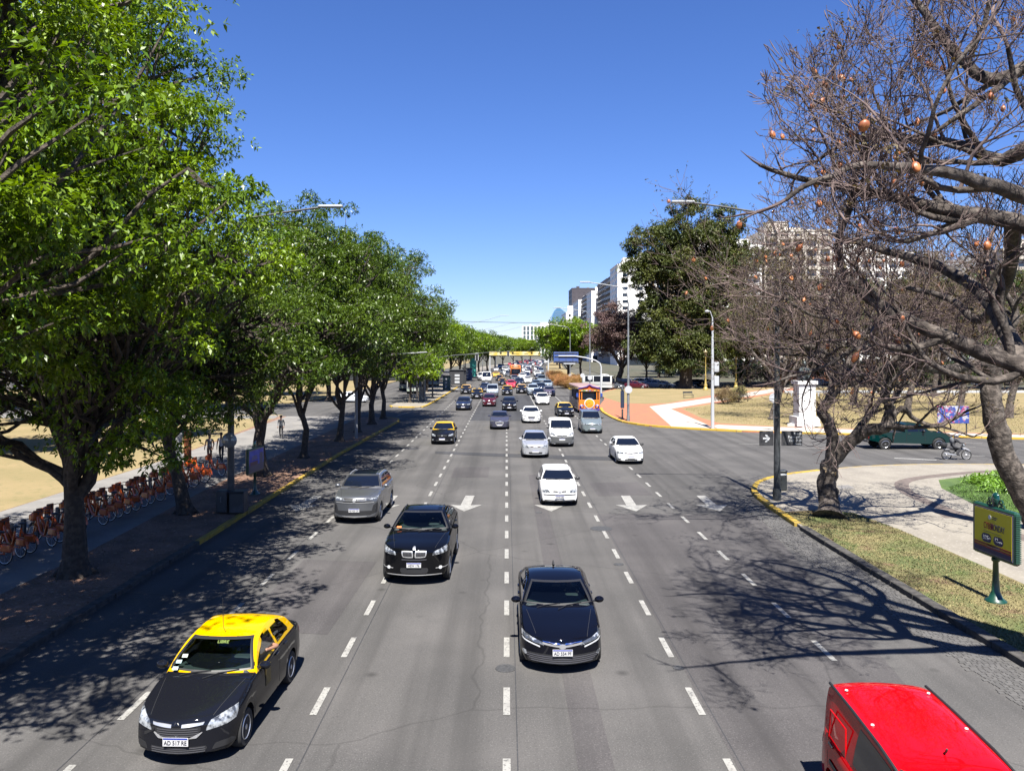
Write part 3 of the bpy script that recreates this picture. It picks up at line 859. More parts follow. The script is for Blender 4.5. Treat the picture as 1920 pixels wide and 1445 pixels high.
def leafy(name, loc, seed, trunk, forks, lobes, ncl, crad, per, leaf, lmat, kleaf=5, bark=None, tr=.35, width=.3, inner=.35, rz=0, flat=.7, skirt=0):
    """trunk: list of points; forks: index of lobes reached by limbs"""
    rnd = random.Random(seed); rng = np.random.default_rng(seed)
    root = empty(name, loc, rz)
    tb = MB()
    P = [Vector(p) for p in trunk]; n = len(P)
    pp = []; rr = []
    for i in range(n - 1):
        for t in np.linspace(0, 1, 5)[:-1]:
            pp.append(P[i].lerp(P[i + 1], t)); u = (i + t) / (n - 1)
            rr.append(tr * (1 - .38 * u) * (1 + .4 * math.exp(-u * 20)) * rnd.uniform(.95, 1.05))
    pp.append(P[-1]); rr.append(tr * .6)
    tb.tube(pp, rr, 12)
    # root flare
    for k in range(6):
        a = k * 1.05 + rnd.random() * .5
        tb.tube([P[0] + Vector((0, 0, .5)), P[0] + Vector((math.cos(a) * tr * 1.15, math.sin(a) * tr * 1.15, .10)), P[0] + Vector((math.cos(a) * tr * 1.9, math.sin(a) * tr * 1.65, -.06))], [tr * .42, tr * .3, tr * .1], 6)
    cent = []; rads = []
    wts = [l[3] * l[4] * l[5] for l in lobes]; ws = sum(wts)
    limb_pts = [[] for _ in lobes]
    for li, l in enumerate(lobes):
        c = Vector(l[:3])
        st = pp[-1 - int(rnd.random() * 4)]
        midp = st.lerp(c, .45) + Vector((rnd.uniform(-.4, .4), rnd.uniform(-.4, .4), rnd.uniform(.1, .7)))
        path = wiggle(st, midp, 5, .06, rnd)[:-1] + wiggle(midp, c + Vector((0, 0, l[5] * .3)), 7, .08, rnd)
        r0 = tr * .52 * (wts[li] / max(wts)) ** .25
        tb.tube(path, [r0 * (1 - .85 * i / (len(path) - 1)) + .015 for i in range(len(path))], 7)
        limb_pts[li] = path
        k = max(3, int(ncl * wts[li] / ws))
        for _ in range(k):
            d = Vector((rnd.gauss(0, 1), rnd.gauss(0, 1), rnd.gauss(0, 1) * .95)).normalized()
            q = 1 - inner * rnd.random() ** 1.6
            if rnd.random() < .16: q = rnd.uniform(.3, .7)
            e = Vector((c.x + d.x * l[3] * q, c.y + d.y * l[4] * q, c.z + d.z * l[5] * q))
            if e.z < .9 + skirt: continue
            cent.append(e); rads.append(crad * rnd.uniform(.55, 1.3))
            s = path[rnd.randrange(3, len(path))]
            br = wiggle(s, e, 5, .09, rnd)
            tb.tube(br, [.035 + .018 * (5 - i) * .5 if i < 5 else .008 for i in range(6)], 4, cap=False)
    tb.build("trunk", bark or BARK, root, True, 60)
    V, Fq = leaf_cloud(rng, np.array([tuple(c) for c in cent]), np.array(rads), per, leaf, kleaf, flat=flat, width=width)
    np_mesh("crown", V, Fq, lmat, root)
    return root

def bare_tree(name, loc, seed, mains, depth=5, rz=0, twl=1.0, pods=None, budget=9000, leaves=0, ratio=.72, spread=.75, zmin=2.2, keep=None, leafm=None, leafs=.07, ltz=-9):
    """mains: list of hand-laid limbs [(points, r0, r1, n_sub)], then recursive twisting branches"""
    rnd = random.Random(seed)
    root = empty(name, loc, rz)
    tb = MB(); V = []; Fs = []; tips = []
    cnt = [0]
    SEG = {}
    def fasttube(P, R_, n):
        # cheap tube writer
        k = len(P); b = len(V)
        up = None
        for i in range(k):
            t = (P[min(i + 1, k - 1)] - P[max(i - 1, 0)]); t.normalize()
            if up is None: up = t.orthogonal().normalized()
            else:
                up = up - t * up.dot(t)
                if up.length < 1e-5: up = t.orthogonal()
                up.normalize()
            w = t.cross(up)
            for j in range(n):
                a = 6.28318 * j / n
                V.append(tuple(P[i] + (up * math.cos(a) + w * math.sin(a)) * R_[i]))
        for i in range(k - 1):
            for j in range(n):
                q = (j + 1) % n
                Fs.append((b + i * n + j, b + i * n + q, b + (i + 1) * n + q, b + (i + 1) * n + j))
    def grow(p, d, r, L, dep):
        if cnt[0] > budget: return
        cnt[0] += 1
        ns = 6 if dep > 2 else (5 if dep > 0 else 4)
        pts = [p]; rs = [r]; cur = p; dd = d.copy(); curl = Vector((rnd.gauss(0, 1), rnd.gauss(0, 1), rnd.gauss(0, .8))) * .13
        for i in range(ns):
            dd = (dd + Vector((rnd.gauss(0, .15), rnd.gauss(0, .15), rnd.gauss(0, .14) + (.12 if dep < 2 else .07))) + curl).normalized()
            cur = cur + dd * (L / ns)
            pts.append(cur); rs.append(r * (1 - .45 * (i + 1) / ns))
        if keep and not keep(cur + Vector(loc)):
            if keep(pts[1] + Vector(loc)): fasttube(pts[:4], [min(r, .03), min(r, .02), .012, .005], 4)
            return
        if r > .04: tb.tube(pts, rs, 8)
        else: fasttube(pts, rs, 5 if r > .02 else 3)
        if dep <= 0: tips.append((cur, dd)); return
        kids = rnd.choice((2, 3, 3, 4)) if dep > 1 else rnd.choice((3, 4, 5))
        for k in range(kids):
            i = ns if k == 0 else rnd.randrange(2, ns + 1)
            ang = rnd.uniform(.35, 1.0) * spread if k else rnd.uniform(.05, .35)
            ax = dd.orthogonal().normalized(); ax.rotate(Quaternion(dd, rnd.uniform(0, 6.28)))
            nd = dd.copy(); nd.rotate(Quaternion(ax, ang))
            if pts[i].z < zmin and nd.z < .1: nd.z = abs(nd.z) + .2; nd.normalize()
            grow(pts[i], nd, max(.0075, rs[i] * (.9 if k == 0 else rnd.uniform(.5, .78))), L * ratio * rnd.uniform(.75, 1.2), dep - 1)
    for pts, r0, r1, nsub, dep in mains:
        P = [Vector(q) for q in pts]
        # smooth catmull path with knobbly wobble
        path = []
        for i in range(len(P) - 1):
            a = P[max(i - 1, 0)]; b = P[i]; c = P[i + 1]; d = P[min(i + 2, len(P) - 1)]
            for t in np.linspace(0, 1, 6)[:-1]:
                path.append(.5 * ((2 * b) + (c - a) * t + (2 * a - 5 * b + 4 * c - d) * t * t + (3 * b - a - 3 * c + d) * t ** 3) + Vector((rnd.gauss(0, 1), rnd.gauss(0, 1), rnd.gauss(0, 1))) * r0 * .05)
        path.append(P[-1]); m = len(path)
        rad = [(r0 + (r1 - r0) * i / (m - 1)) * rnd.uniform(.97, 1.05) for i in range(m)]
        if pts[0][2] < .1:
            for i in range(min(4, m)): rad[i] *= (1.55, 1.22, 1.08, 1.02)[i]
        rad = [q * .88 for q in rad] if r0 > .19 and pts[0][2] > .1 else rad
        tb.tube(path, rad, 14 if r0 > .12 else 8)
        for k in range(nsub):
            i = m - 1 if k == 0 else rnd.randrange(int(m * .35), m)
            t = (path[i] - path[max(i - 1, 0)]).normalized()
            ax = t.orthogonal().normalized(); ax.rotate(Quaternion(t, rnd.uniform(0, 6.28)))
            nd = t.copy(); nd.rotate(Quaternion(ax, rnd.uniform(.5, 1.15) if k else .15)); nd.z += .15; nd.normalize()
            grow(path[i], nd, max(r1 * .5, rad[i] * rnd.uniform(.35, .6)) if k else r1 * .95, twl * rnd.uniform(.8, 1.25) * 1.9, dep if k else dep)
    V_=0;tb.build("trunk", BARKD, root, True, 70)
    Vn = np.array(V); Fn = np.array(Fs)
    np_mesh("crown", Vn, Fn, TWIG, root, True)
    if leaves and tips:
        rng = np.random.default_rng(seed)
        sel = [tuple(t[0]) for t in rnd.sample(tips, min(leaves, len(tips)))]
        sel = [t for t in sel if t[2] > ltz]
        Vl, Fl = leaf_cloud(rng, np.array(sel), np.full(len(sel), .16 * leafs / .07), 2 if leafs < .1 else 6, leafs, 3, width=.6)
        np_mesh("dry_foliage", Vl, Fl, leafm or LEAF_D, root)
    if pods and tips:
        PM_ = mat("seed_pod_skin", (.72, .26, .07), .5, noise=(9, (.42, .13, .05), .4, .6))
        mb = MB(); mb.ball((0, 0, -.06), (.055, .055, .07), 0, 8, 6); mb.tube([(0, 0, 0), (0, 0, .06)], .006, 3)
        proto = mb.build("seed_pod", PM_, root, True)
        tl = [t for t in tips if pods[1](t[0] + Vector(loc))]
        rnd.shuffle(tl)
        for i, t in enumerate(tl[:pods[0]]):
            o = proto if i == 0 else proto.copy()
            if i: C.objects.link(o); o.parent = root
            o.location = t[0]; s = rnd.uniform(.75, 1.25); o.scale = (s * rnd.uniform(.8, 1.2), s * rnd.uniform(.7, 1.1), s * rnd.uniform(.85, 1.3)); o.rotation_euler = (rnd.uniform(-.6, .6), rnd.uniform(-.6, .6), 0)
    print(name, 'branches', cnt[0], 'faces', len(Fs))
    return root
# ------------------------------------------------------------------ ground, roads, pavements
ASPH = asphalt_mat("asphalt", (.108, .104, .101), (.146, .139, .134))
ASPHD = asphalt_mat("asphalt_patch_dark", (.060, .061, .066), (.078, .078, .084))
ASPHP = asphalt_mat("asphalt_patch_purple", (.090, .084, .085), (.122, .114, .113))
CONC = mat("pavement_concrete", (.36, .325, .265), .85, noise=(.6, (.28, .25, .205), .4, .66), noise2=(9, (.5, .45, .4), .55, .75), bump=(30, .2))
CONCG = mat("grey_path_concrete", (.30, .285, .265), .9, noise=(.7, (.22, .21, .2), .4, .66), noise2=(11, (.36, .34, .32), .55, .75), bump=(30, .2))
WHITEC = mat("pale_path", (.62, .55, .48), .85, noise=(1.4, (.5, .44, .38), .45, .7))
DRY = mat("dry_lawn_soil", (.36, .27, .125), .95, noise=(.22, (.30, .235, .10), .4, .62), noise2=(2.5, (.22, .20, .075), .55, .72), bump=(30, .6, .03))
GRASSG = mat("green_lawn_soil", (.10, .17, .03), .95, noise=(1.1, (.06, .12, .02), .4, .62), bump=(40, .6, .03))
SOIL = mat("reddish_soil", (.34, .19, .125), .95, noise=(.8, (.20, .115, .075), .4, .6), noise2=(7, (.46, .31, .22), .56, .7), bump=(14, .6, .04))
BRICK = mat("red_paving", (.56, .20, .095), .85, noise=(1.2, (.42, .17, .10), .4, .66), noise2=(8, (.58, .28, .17), .55, .7))
STONE = mat("dark_kerb_stone", (.10, .092, .082), .85, noise=(5, (.05, .046, .042), .4, .6), bump=(9, .5, .03))
COBB = mat("granite_setts", (.125, .12, .115), .9, island=.18, bump=(20, .3))
MARK = mat("road_marking_paint", (.44, .43, .40), .7, noise=(2.5, (.30, .29, .27), .46, .72), noise2=(19, (.12, .118, .112), .55, .68))
BAND = mat("brown_paving_band", (.20, .155, .135), .9, noise=(4, (.15, .12, .10), .4, .6))

def sheet(name, poly, z, m, parent=None, kind='structure'):
    b = MB(); b.add([(x, y, z) for x, y in poly], [tuple(range(len(poly)))])
    bm = bmesh.new(); 
    o = b.build(name, m, parent)
    bm.from_mesh(o.data); bmesh.ops.triangulate(bm, faces=bm.faces)
    for f in bm.faces:
        if f.normal.z < 0: f.normal_flip()
    bm.to_mesh(o.data); bm.free()
    if kind and not parent: o['kind'] = kind
    return o
def slab(name, poly, z0, z1, m, kind='structure'):
    b = MB(); b.prism(poly, z0, z1); o = b.build(name, m)
    bm = bmesh.new(); bm.from_mesh(o.data); bmesh.ops.recalc_face_normals(bm, faces=bm.faces); bmesh.ops.triangulate(bm, faces=bm.faces); bm.to_mesh(o.data); bm.free()
    o['kind'] = kind; return o
def bl(pts): return [(x + bend(y), y) for x, y in pts]

sheet("ground", [(-4000, -400), (4000, -400), (4000, 7000), (-4000, 7000)], 0, mat("earth", (.13, .12, .09), .95, noise=(.05, (.09, .09, .06), .4, .6)))
far = [(x + bend(y), y) for x, y in [(-11.5, y) for y in range(160, 900, 40)]]
main = [(-11.4, -30), (-11.4, 160)] + [(-10 + bend(y), y) for y in range(200, 700, 40)] + [(12.5 + bend(y), y) for y in range(680, 180, -40)] + [(26, 160), (26, 130), (210, 130), (210, -30)]
rd = sheet("road", main, .004, ASPH)
sheet("side_road", [(-200, 78), (-11.4, 78), (-11.4, 160), (-9, 300), (-22, 300), (-30, 160), (-200, 160)], .0035, ASPH)
sheet("asphalt_patch", [(-3.55, 78), (3.4, 78), (3.6, 104), (3.5, 124), (-3.4, 122)], .008, ASPHD)
sheet("asphalt_patch", [(3.78, -6), (8.3, -6), (8.1, 16), (10.4, 33.2), (3.78, 33.4)], .008, ASPHP)
sheet("asphalt_patch", [gp(816, 846), gp(952, 850.5), gp(1160, 857), gp(1160, 864), gp(1000, 859), gp(816, 850.5)], .012, ASPHD)
sheet("asphalt_patch", [gp(712, 839), gp(785, 839.5), gp(785, 843), gp(705, 843)], .012, ASPHD)
sheet("asphalt_patch", [(1.15, 4), (1.75, 4), (1.8, 44), (1.2, 44)], .009, ASPHP)
sheet("asphalt_patch", [(-6.7, 19.5), (-4.3, 19.2), (-4.2, 25.8), (-6.6, 26.1)], .009, ASPHP)
sheet("asphalt_patch", [(4.3, 37.5), (6.9, 37.7), (6.8, 41.5), (4.25, 41.3)], .009, ASPHP)
sheet("asphalt_patch", [(-3.0, 43), (-1.0, 43.1), (-1.0, 47), (-3.05, 46.8)], .009, ASPHP)
for i_, x_ in enumerate((-3.42, .17, 3.84, -7.3)):
    sheet("asphalt_seam", [(x_, 2), (x_ + .022, 2), (x_ + .03, 60), (x_ + .008, 60)], .0105, ASPHD)
# blocks raised above the road
K1 = [(11.15, -25), (11.2, 10), (11.25, 30.7), (11.45, 36), (11.8, 38.6), (12.9, 41.2), (14.9, 43.3), (17.7, 45), (21, 46.6), (25, 47.4), (30, 47.2), (60, 44), (209, 30)]
blk1 = slab("pavement_block", K1 + [(209, -25)], 0, .12, CONC)
K2 = [(60 * 3, 48), (60, 56.5), (38.3, 61.8), (20.2, 66.9), (15.9, 69.4), (12.9, 71.9), (11.3, 75), (10.75, 79), (10.6, 88.7), (11.2, 97), (13.4, 110), (14.6, 120), (15, 128), (17, 136), (21, 146.5)]
blk2 = slab("plaza_pavement", K2[::1] + [(180, 146.5)], 0, .12, BRICK)
K3 = [(-11.0, -25), (-10.85, 28), (-10.95, 53), (-10.4, 77), (-10.8, 79.6), (-12.2, 80.8), (-30, 82.5), (-200, 86)]
blk3 = slab("west_pavement", [(-200, -25)] + K3, 0, .12, SOIL)
K4 = [(-14.2, 300), (-14.3, 97.5), (-13.7, 96.3), (-10.4, 95.6), (-9.9, 97.5), (-9.6, 110), (-9.1, 150)] 
K4b = K4 + [(-9.2 + bend(y), y) for y in range(180, 620, 40)]
blk4 = slab("traffic_island", K4b + [(-13.5 + bend(600), 600)], 0, .12, CONC)
K5 = [(-200, 100), (-28, 104), (-26, 110), (-24, 200), (-20, 600)]
blk5 = slab("far_west_ground", K5 + [(-600, 600), (-600, 100)], 0, .12, DRY)
K6 = [(14.5 + bend(620), 620)] + [(12.0 + bend(y), y) for y in range(580, 160, -40)] + [(11.0, 150), (11.2, 141), (12.6, 136.5), (14.8, 138), (16.6, 150)]
blk6 = slab("median_strip", K6 + [(19 + bend(y), y) for y in range(190, 640, 40)], 0, .12, DRY)
blk7 = slab("far_east_ground", [(27, 160), (209, 160), (600, 620), (30, 620)], 0, .12, mat("shade_toned_soil", (.11, .095, .06), .95, noise=(.1, (.07, .075, .04), .4, .6)))  # soil colour darkened to stand in for the shade behind the plaza
# kerbs
def kerb(name, pts, m, w=.24, h=.15, sgn=1):
    b = MB(); b.strip(pts, -w / 2 if 1 else 0, w / 2, .0, h); o = b.build(name, m)
    bm = bmesh.new(); bm.from_mesh(o.data); bmesh.ops.recalc_face_normals(bm, faces=bm.faces); bm.to_mesh(o.data); bm.free()
    o['kind'] = 'structure'; return o
def dens(pts, d=1.5):
    o = []
    for a, b in zip(pts[:-1], pts[1:]):
        n = max(1, int(math.hypot(b[0] - a[0], b[1] - a[1]) / d))
        o += [(a[0] + (b[0] - a[0]) * i / n, a[1] + (b[1] - a[1]) * i / n) for i in range(n)]
    return o + [pts[-1]]
def smooth2(pts, it=2):
    for _ in range(it):
        q = [pts[0]]
        for a, b in zip(pts[:-1], pts[1:]): q += [(a[0] * .75 + b[0] * .25, a[1] * .75 + b[1] * .25), (a[0] * .25 + b[0] * .75, a[1] * .25 + b[1] * .75)]
        pts = q + [pts[-1]]
    return pts
def kerb_blocks(name, pts, m, w, h, ln, gap=.02):
    """kerb made of separate stones laid end to end"""
    b = MB(); P = dens(pts, .25); acc = [P[0]]; rnd = random.Random(5)
    L = 0; seg = [P[0]]; tgt = ln
    for a, c in zip(P[:-1], P[1:]):
        L += math.hypot(c[0] - a[0], c[1] - a[1]); seg.append(c)
        if L >= tgt:
            x0, y0 = seg[0]; x1, y1 = seg[-1]
            d = math.hypot(x1 - x0, y1 - y0); a_ = math.atan2(y1 - y0, x1 - x0)
            b.rbox(((x0 + x1) / 2 + rnd.uniform(-.012, .012), (y0 + y1) / 2 + rnd.uniform(-.012, .012), h / 2 - .02 + rnd.uniform(-.008, .008)), (d - gap, w, h + .04), .018, 0, a_)
            seg = [c]; L = 0; tgt = ln * rnd.uniform(.8, 1.2)
    o = b.build(name, m); o['kind'] = 'structure'; return o
kerb_blocks("yellow_kerb", smooth2([(11.28, 31.0), (11.5, 36), (11.85, 38.6), (12.95, 41.2), (14.9, 43.3), (17.7, 45)]), YELP, .26, .16, .62)
kerb("yellow_kerb_line", smooth2([(17.7, 45.02), (21, 46.6), (25, 47.4), (30, 47.2), (60, 44), (160, 34)]), mat("faded_yellow", (.5, .36, .12), .8, noise=(2, (.42, .36, .26), .45, .6)), .16, .135)
kerb_blocks("stone_kerb", [(11.15, -20), (11.2, 10), (11.26, 30.9)], STONE, .30, .17, .95)
kerb_blocks("yellow_kerb", smooth2([(11.1, 94), (10.6, 88.7), (10.75, 79), (11.3, 75), (12.9, 71.9), (15.9, 69.4), (20.2, 66.9), (38.3, 61.8), (60, 56.5), (150, 49)], 1), mat("bright_yellow_paint", (.66, .42, .03), .6, noise=(3, (.5, .36, .1), .5, .75)), .3, .16, 1.2)
kerb_blocks("yellow_kerb", [(-10.86, 28), (-10.95, 53), (-10.4, 77), (-10.8, 79.6), (-12.2, 80.8)], YELP, .20, .15, .9)
kerb_blocks("stone_kerb", [(-11.0, -15), (-10.86, 28)], STONE, .26, .16, .95)
kerb_blocks("yellow_kerb", smooth2([(-14.3, 98), (-13.7, 96.3), (-10.4, 95.6), (-9.9, 97.5), (-9.6, 110), (-9.1, 150)], 1), mat("bright_yellow_paint"), .26, .16, 1.2)
kerb("yellow_kerb_line", [(11.0, 155), (11.2, 141), (12.6, 136.5), (14.8, 138)], mat("bright_yellow_paint"), .3, .15)
# cobbled gutter beside the right kerb: rows of setts
b = MB(); rnd = random.Random(3)
y = 2.0
while y < 37:
    x = 9.85 + (0.35 if y > 30 else 0) + rnd.uniform(-.1, .1)
    while x < 10.98:
        l_ = rnd.uniform(.10, .19)
        b.box((x + l_ / 2, y + rnd.uniform(-.008, .008), .004 + rnd.uniform(0, .004)), (l_ - .014, .088, .026)); x += l_
    y += .103
o = b.build("cobbled_gutter", COBB); o['kind'] = 'structure'
# surfaces lying on the blocks
Z = .124
sheet("grass_verge", [(11.3, -20), (14.8, -20), (14.85, 24), (14.7, 30), (14.35, 33), (13.2, 33.7), (11.35, 33.2)], Z, mat("worn_verge", (.25, .21, .085), .95, noise=(.5, (.12, .15, .04), .44, .58), noise2=(1.1, (.20, .12, .065), .54, .66), bump=(40, .7, .03)))
sheet("lawn", [(21.2, 39), (22.4, 41.5), (25.2, 43), (28.5, 44), (60, 42), (60, -5), (20.2, -5), (20.2, 31.6), (20.4, 35)], Z, GRASSG)
bp_ = smooth2([(40, 45), (30, 45.2), (26.9, 44.5), (24.4, 43.6), (20.6, 41.6), (19.2, 39), (18.6, 36), (18.5, 31.6), (18.5, 5)])
b = MB(); b.strip(bp_, -.32, .32, Z, Z); o = b.build("paving_band", BAND); o['kind'] = 'structure'
sheet("paving_patch", [gp(1568, 911, .12), gp(1590, 908.6, .12), gp(1604, 915, .12), gp(1576, 916, .12)], Z, CONCG)
sheet("paving_patch", [gp(1745, 954, .12), gp(1766, 957, .12), gp(1795, 970, .12), gp(1772, 971, .12)], Z, BAND)
sheet("lawn", [(13.9, 117), (14.8, 103), (17.5, 101), (20.6, 102.5), (31.5, 122), (45, 139), (50, 146), (21.5, 146), (17.6, 136), (15.2, 128)], Z, DRY)
sheet("lawn", [(20.3, 93), (19.4, 80), (19.7, 74), (23.5, 71.2), (40, 64.6), (62, 59.5), (178, 52), (178, 146), (56, 146), (44, 128)], Z, DRY)
sheet("pale_path", [(14.6, 70.8), (18.1, 69.2), (19.0, 92.5), (46.5, 134.5), (52, 146), (49, 146), (44.2, 137), (17.2, 96.5)], Z, WHITEC)
sheet("pale_path", [(18.2, 69.3), (20.3, 67.4), (38.4, 62.2), (60, 57), (178, 50), (178, 51.5), (62, 58.9), (40, 64), (23.4, 70.6), (19.2, 72.6), (18.5, 71.8)], Z, WHITEC)
sheet("footpath", [(-21.2, -20), (-13.9, -20), (-13.9, 26), (-14.6, 40), (-14.9, 82), (-22.5, 82), (-21.0, 50)], Z, CONCG)
sheet("lawn", [(-21.25, -20), (-21.05, 50), (-22.5, 72), (-23.5, 84), (-120, 86), (-180, 86), (-180, -20)], Z, DRY)
sheet("footpath", [(-180, 88), (-60, 85), (-23.5, 83), (-23.0, 79), (-60, 80), (-180, 82)], Z + .004, CONCG)
# painted markings: parts of the road
def mk(name, poly): return sheet(name, poly, .014, MARK, rd, None)
def dash_line(X, Y0, Y1, skip=()):
    y = Y0
    while y < Y1:
        if not any(a < y < b_ for a, b_ in skip):
            x = X + bend(y); mk("lane_dash", [(x - .065, y), (x + .065, y), (x + .065, y + 1.22), (x - .065, y + 1.22)])
        y += 2.82
for X, e in ((-3.62, 92), (0, 92), (3.66, 80)): dash_line(X, 9.3, e)
dash_line(-7.12, 9.1, 110, ((36, 46),)); dash_line(7.2, 9.1, 50); dash_line(-3.62, 92, 112)
dash_line(3.66, 80, 94); dash_line(7.2, 52, 92)
b = MB()
mk("lane_line", [(3.5, 97), (3.62, 97), (3.6, 127), (3.48, 127)]); mk("lane_line", [(7.2, 97), (7.32, 97), (7.3, 135), (7.18, 135)])
def arrow(X, Y0=33.9, s=1.0):
    p = [(-.10, 3.7), (.42, 3.7), (.32, 1.35), (.92, 1.45), (0.05, 0), (-.78, 1.45), (-.22, 1.35)]
    mk("lane_arrow", [(X + x * s * .82, Y0 + y * s) for x, y in p])
for X in (-1.85, 1.85, 5.45, -5.45, 9.0, -9.0): arrow(X)
for (x0, x1, y) in ((17.0, 19.1, 58.6), (20.5, 22.2, 56), (33, 35, 59), (31.5, 33.2, 56.8), (35.5, 37.8, 53.5), (28.5, 31, 52), (45, 50, 51)):
    mk("lane_dash", [(x0, y), (x1, y - .2), (x1, y - .07), (x0, y + .13)])
mk("lane_line", [gp(1677, 858), gp(1756, 862), gp(1756, 863.4), gp(1677, 859.4)])
for k in range(9): mk("crossing_bar", [(-9.2 + k * 1.35, 141), (-8.6 + k * 1.35, 141), (-8.6 + k * 1.35, 144.5), (-9.2 + k * 1.35, 144.5)])
mk("lane_line", [(-11.6, 84), (-11.45, 84), (-9.95, 95), (-10.1, 95)])
# manhole covers
for px, py, r_, lb in ((1127, 991, .42, "wide round iron cover in the fourth lane behind the dark sedan"), (948, 1253, .22, "small round iron cover on the central dashed line beside the dark sedan"), (1160, 1058, .16, "small iron cover beside the dashes right of the dark sedan"), (1272, 1252, .12, "tiny bright round cover by the dashes near the bare tree shadow"), (1010, 961, .15, "tiny iron cover just in front of the white estate car")):
    x, y = gp(px, py); m_ = MB(); m_.lathe([(r_, 0), (r_, .012), (r_ * .93, .014), (r_ * .9, .010)], 28, c=(x, y, .004))
    tag(m_.build("manhole_cover", mat("cast_iron", (.05, .05, .052), .7, noise=(30, (.09, .09, .09), .4, .6)), None), lb, "manhole cover", "iron covers in the avenue asphalt")
# short grass blades on the near verge and lawn
def blades(name, poly, n, h, m, seed, z=Z):
    rng = np.random.default_rng(seed)
    xs = [p[0] for p in poly]; ys = [p[1] for p in poly]
    P = np.empty((0, 2)); pa = np.array(poly)
    while len(P) < n:
        q = np.stack([rng.uniform(min(xs), max(xs), n), rng.uniform(min(ys), max(ys), n)], 1)
        ins = np.zeros(n, bool); j = len(pa) - 1
        for i in range(len(pa)):
            c = ((pa[i, 1] > q[:, 1]) != (pa[j, 1] > q[:, 1])) & (q[:, 0] < (pa[j, 0] - pa[i, 0]) * (q[:, 1] - pa[i, 1]) / (pa[j, 1] - pa[i, 1] + 1e-12) + pa[i, 0])
            ins ^= c; j = i
        P = np.vstack([P, q[ins]])
    P = P[:n]; a = rng.uniform(0, 6.28, n); hh = h * rng.uniform(.5, 1.3, n); w = .012 + .01 * rng.random(n)
    base = np.column_stack([P, np.full(n, z)]); sd = np.column_stack([np.cos(a) * w, np.sin(a) * w, np.zeros(n)])
    tip = base + np.column_stack([rng.normal(0, .03, n), rng.normal(0, .03, n), hh])
    V = np.stack([base - sd, base + sd, tip], 1).reshape(-1, 3)
    o = np_mesh(name, V, np.arange(n * 3).reshape(n, 3), m); o['kind'] = 'stuff'; return o
blades("dry_grass", [(11.4, 16), (14.8, 16), (14.7, 30), (14.3, 33), (13.2, 33.6), (11.5, 33)], 26000, .04, mat("verge_blades", (.20, .19, .07), .9, island=.3, noise=(.6, (.30, .25, .11), .42, .6), noise2=(.9, (.15, .19, .05), .52, .66)), 2)
blades("green_grass", [(20.5, 31.6), (20.6, 35), (21.5, 39), (25.2, 42.7), (34, 43.5), (34, 28)], 50000, .07, mat("green_blades", (.11, .22, .03), .8, island=.45), 4)
blades("dry_grass", [(20.6, 92), (19.9, 76), (24, 71.5), (45, 64), (60, 64), (60, 100), (50, 120), (42, 120)], 40000, .10, mat("straw_blades", (.33, .28, .11), .9, island=.3), 5)
blades("fallen_leaves", [(-10.95, 14), (-13.8, 14), (-14.4, 60), (-11.1, 60)], 9000, .02, mat("leaf_litter", (.25, .14, .07), .9, island=.5), 6)
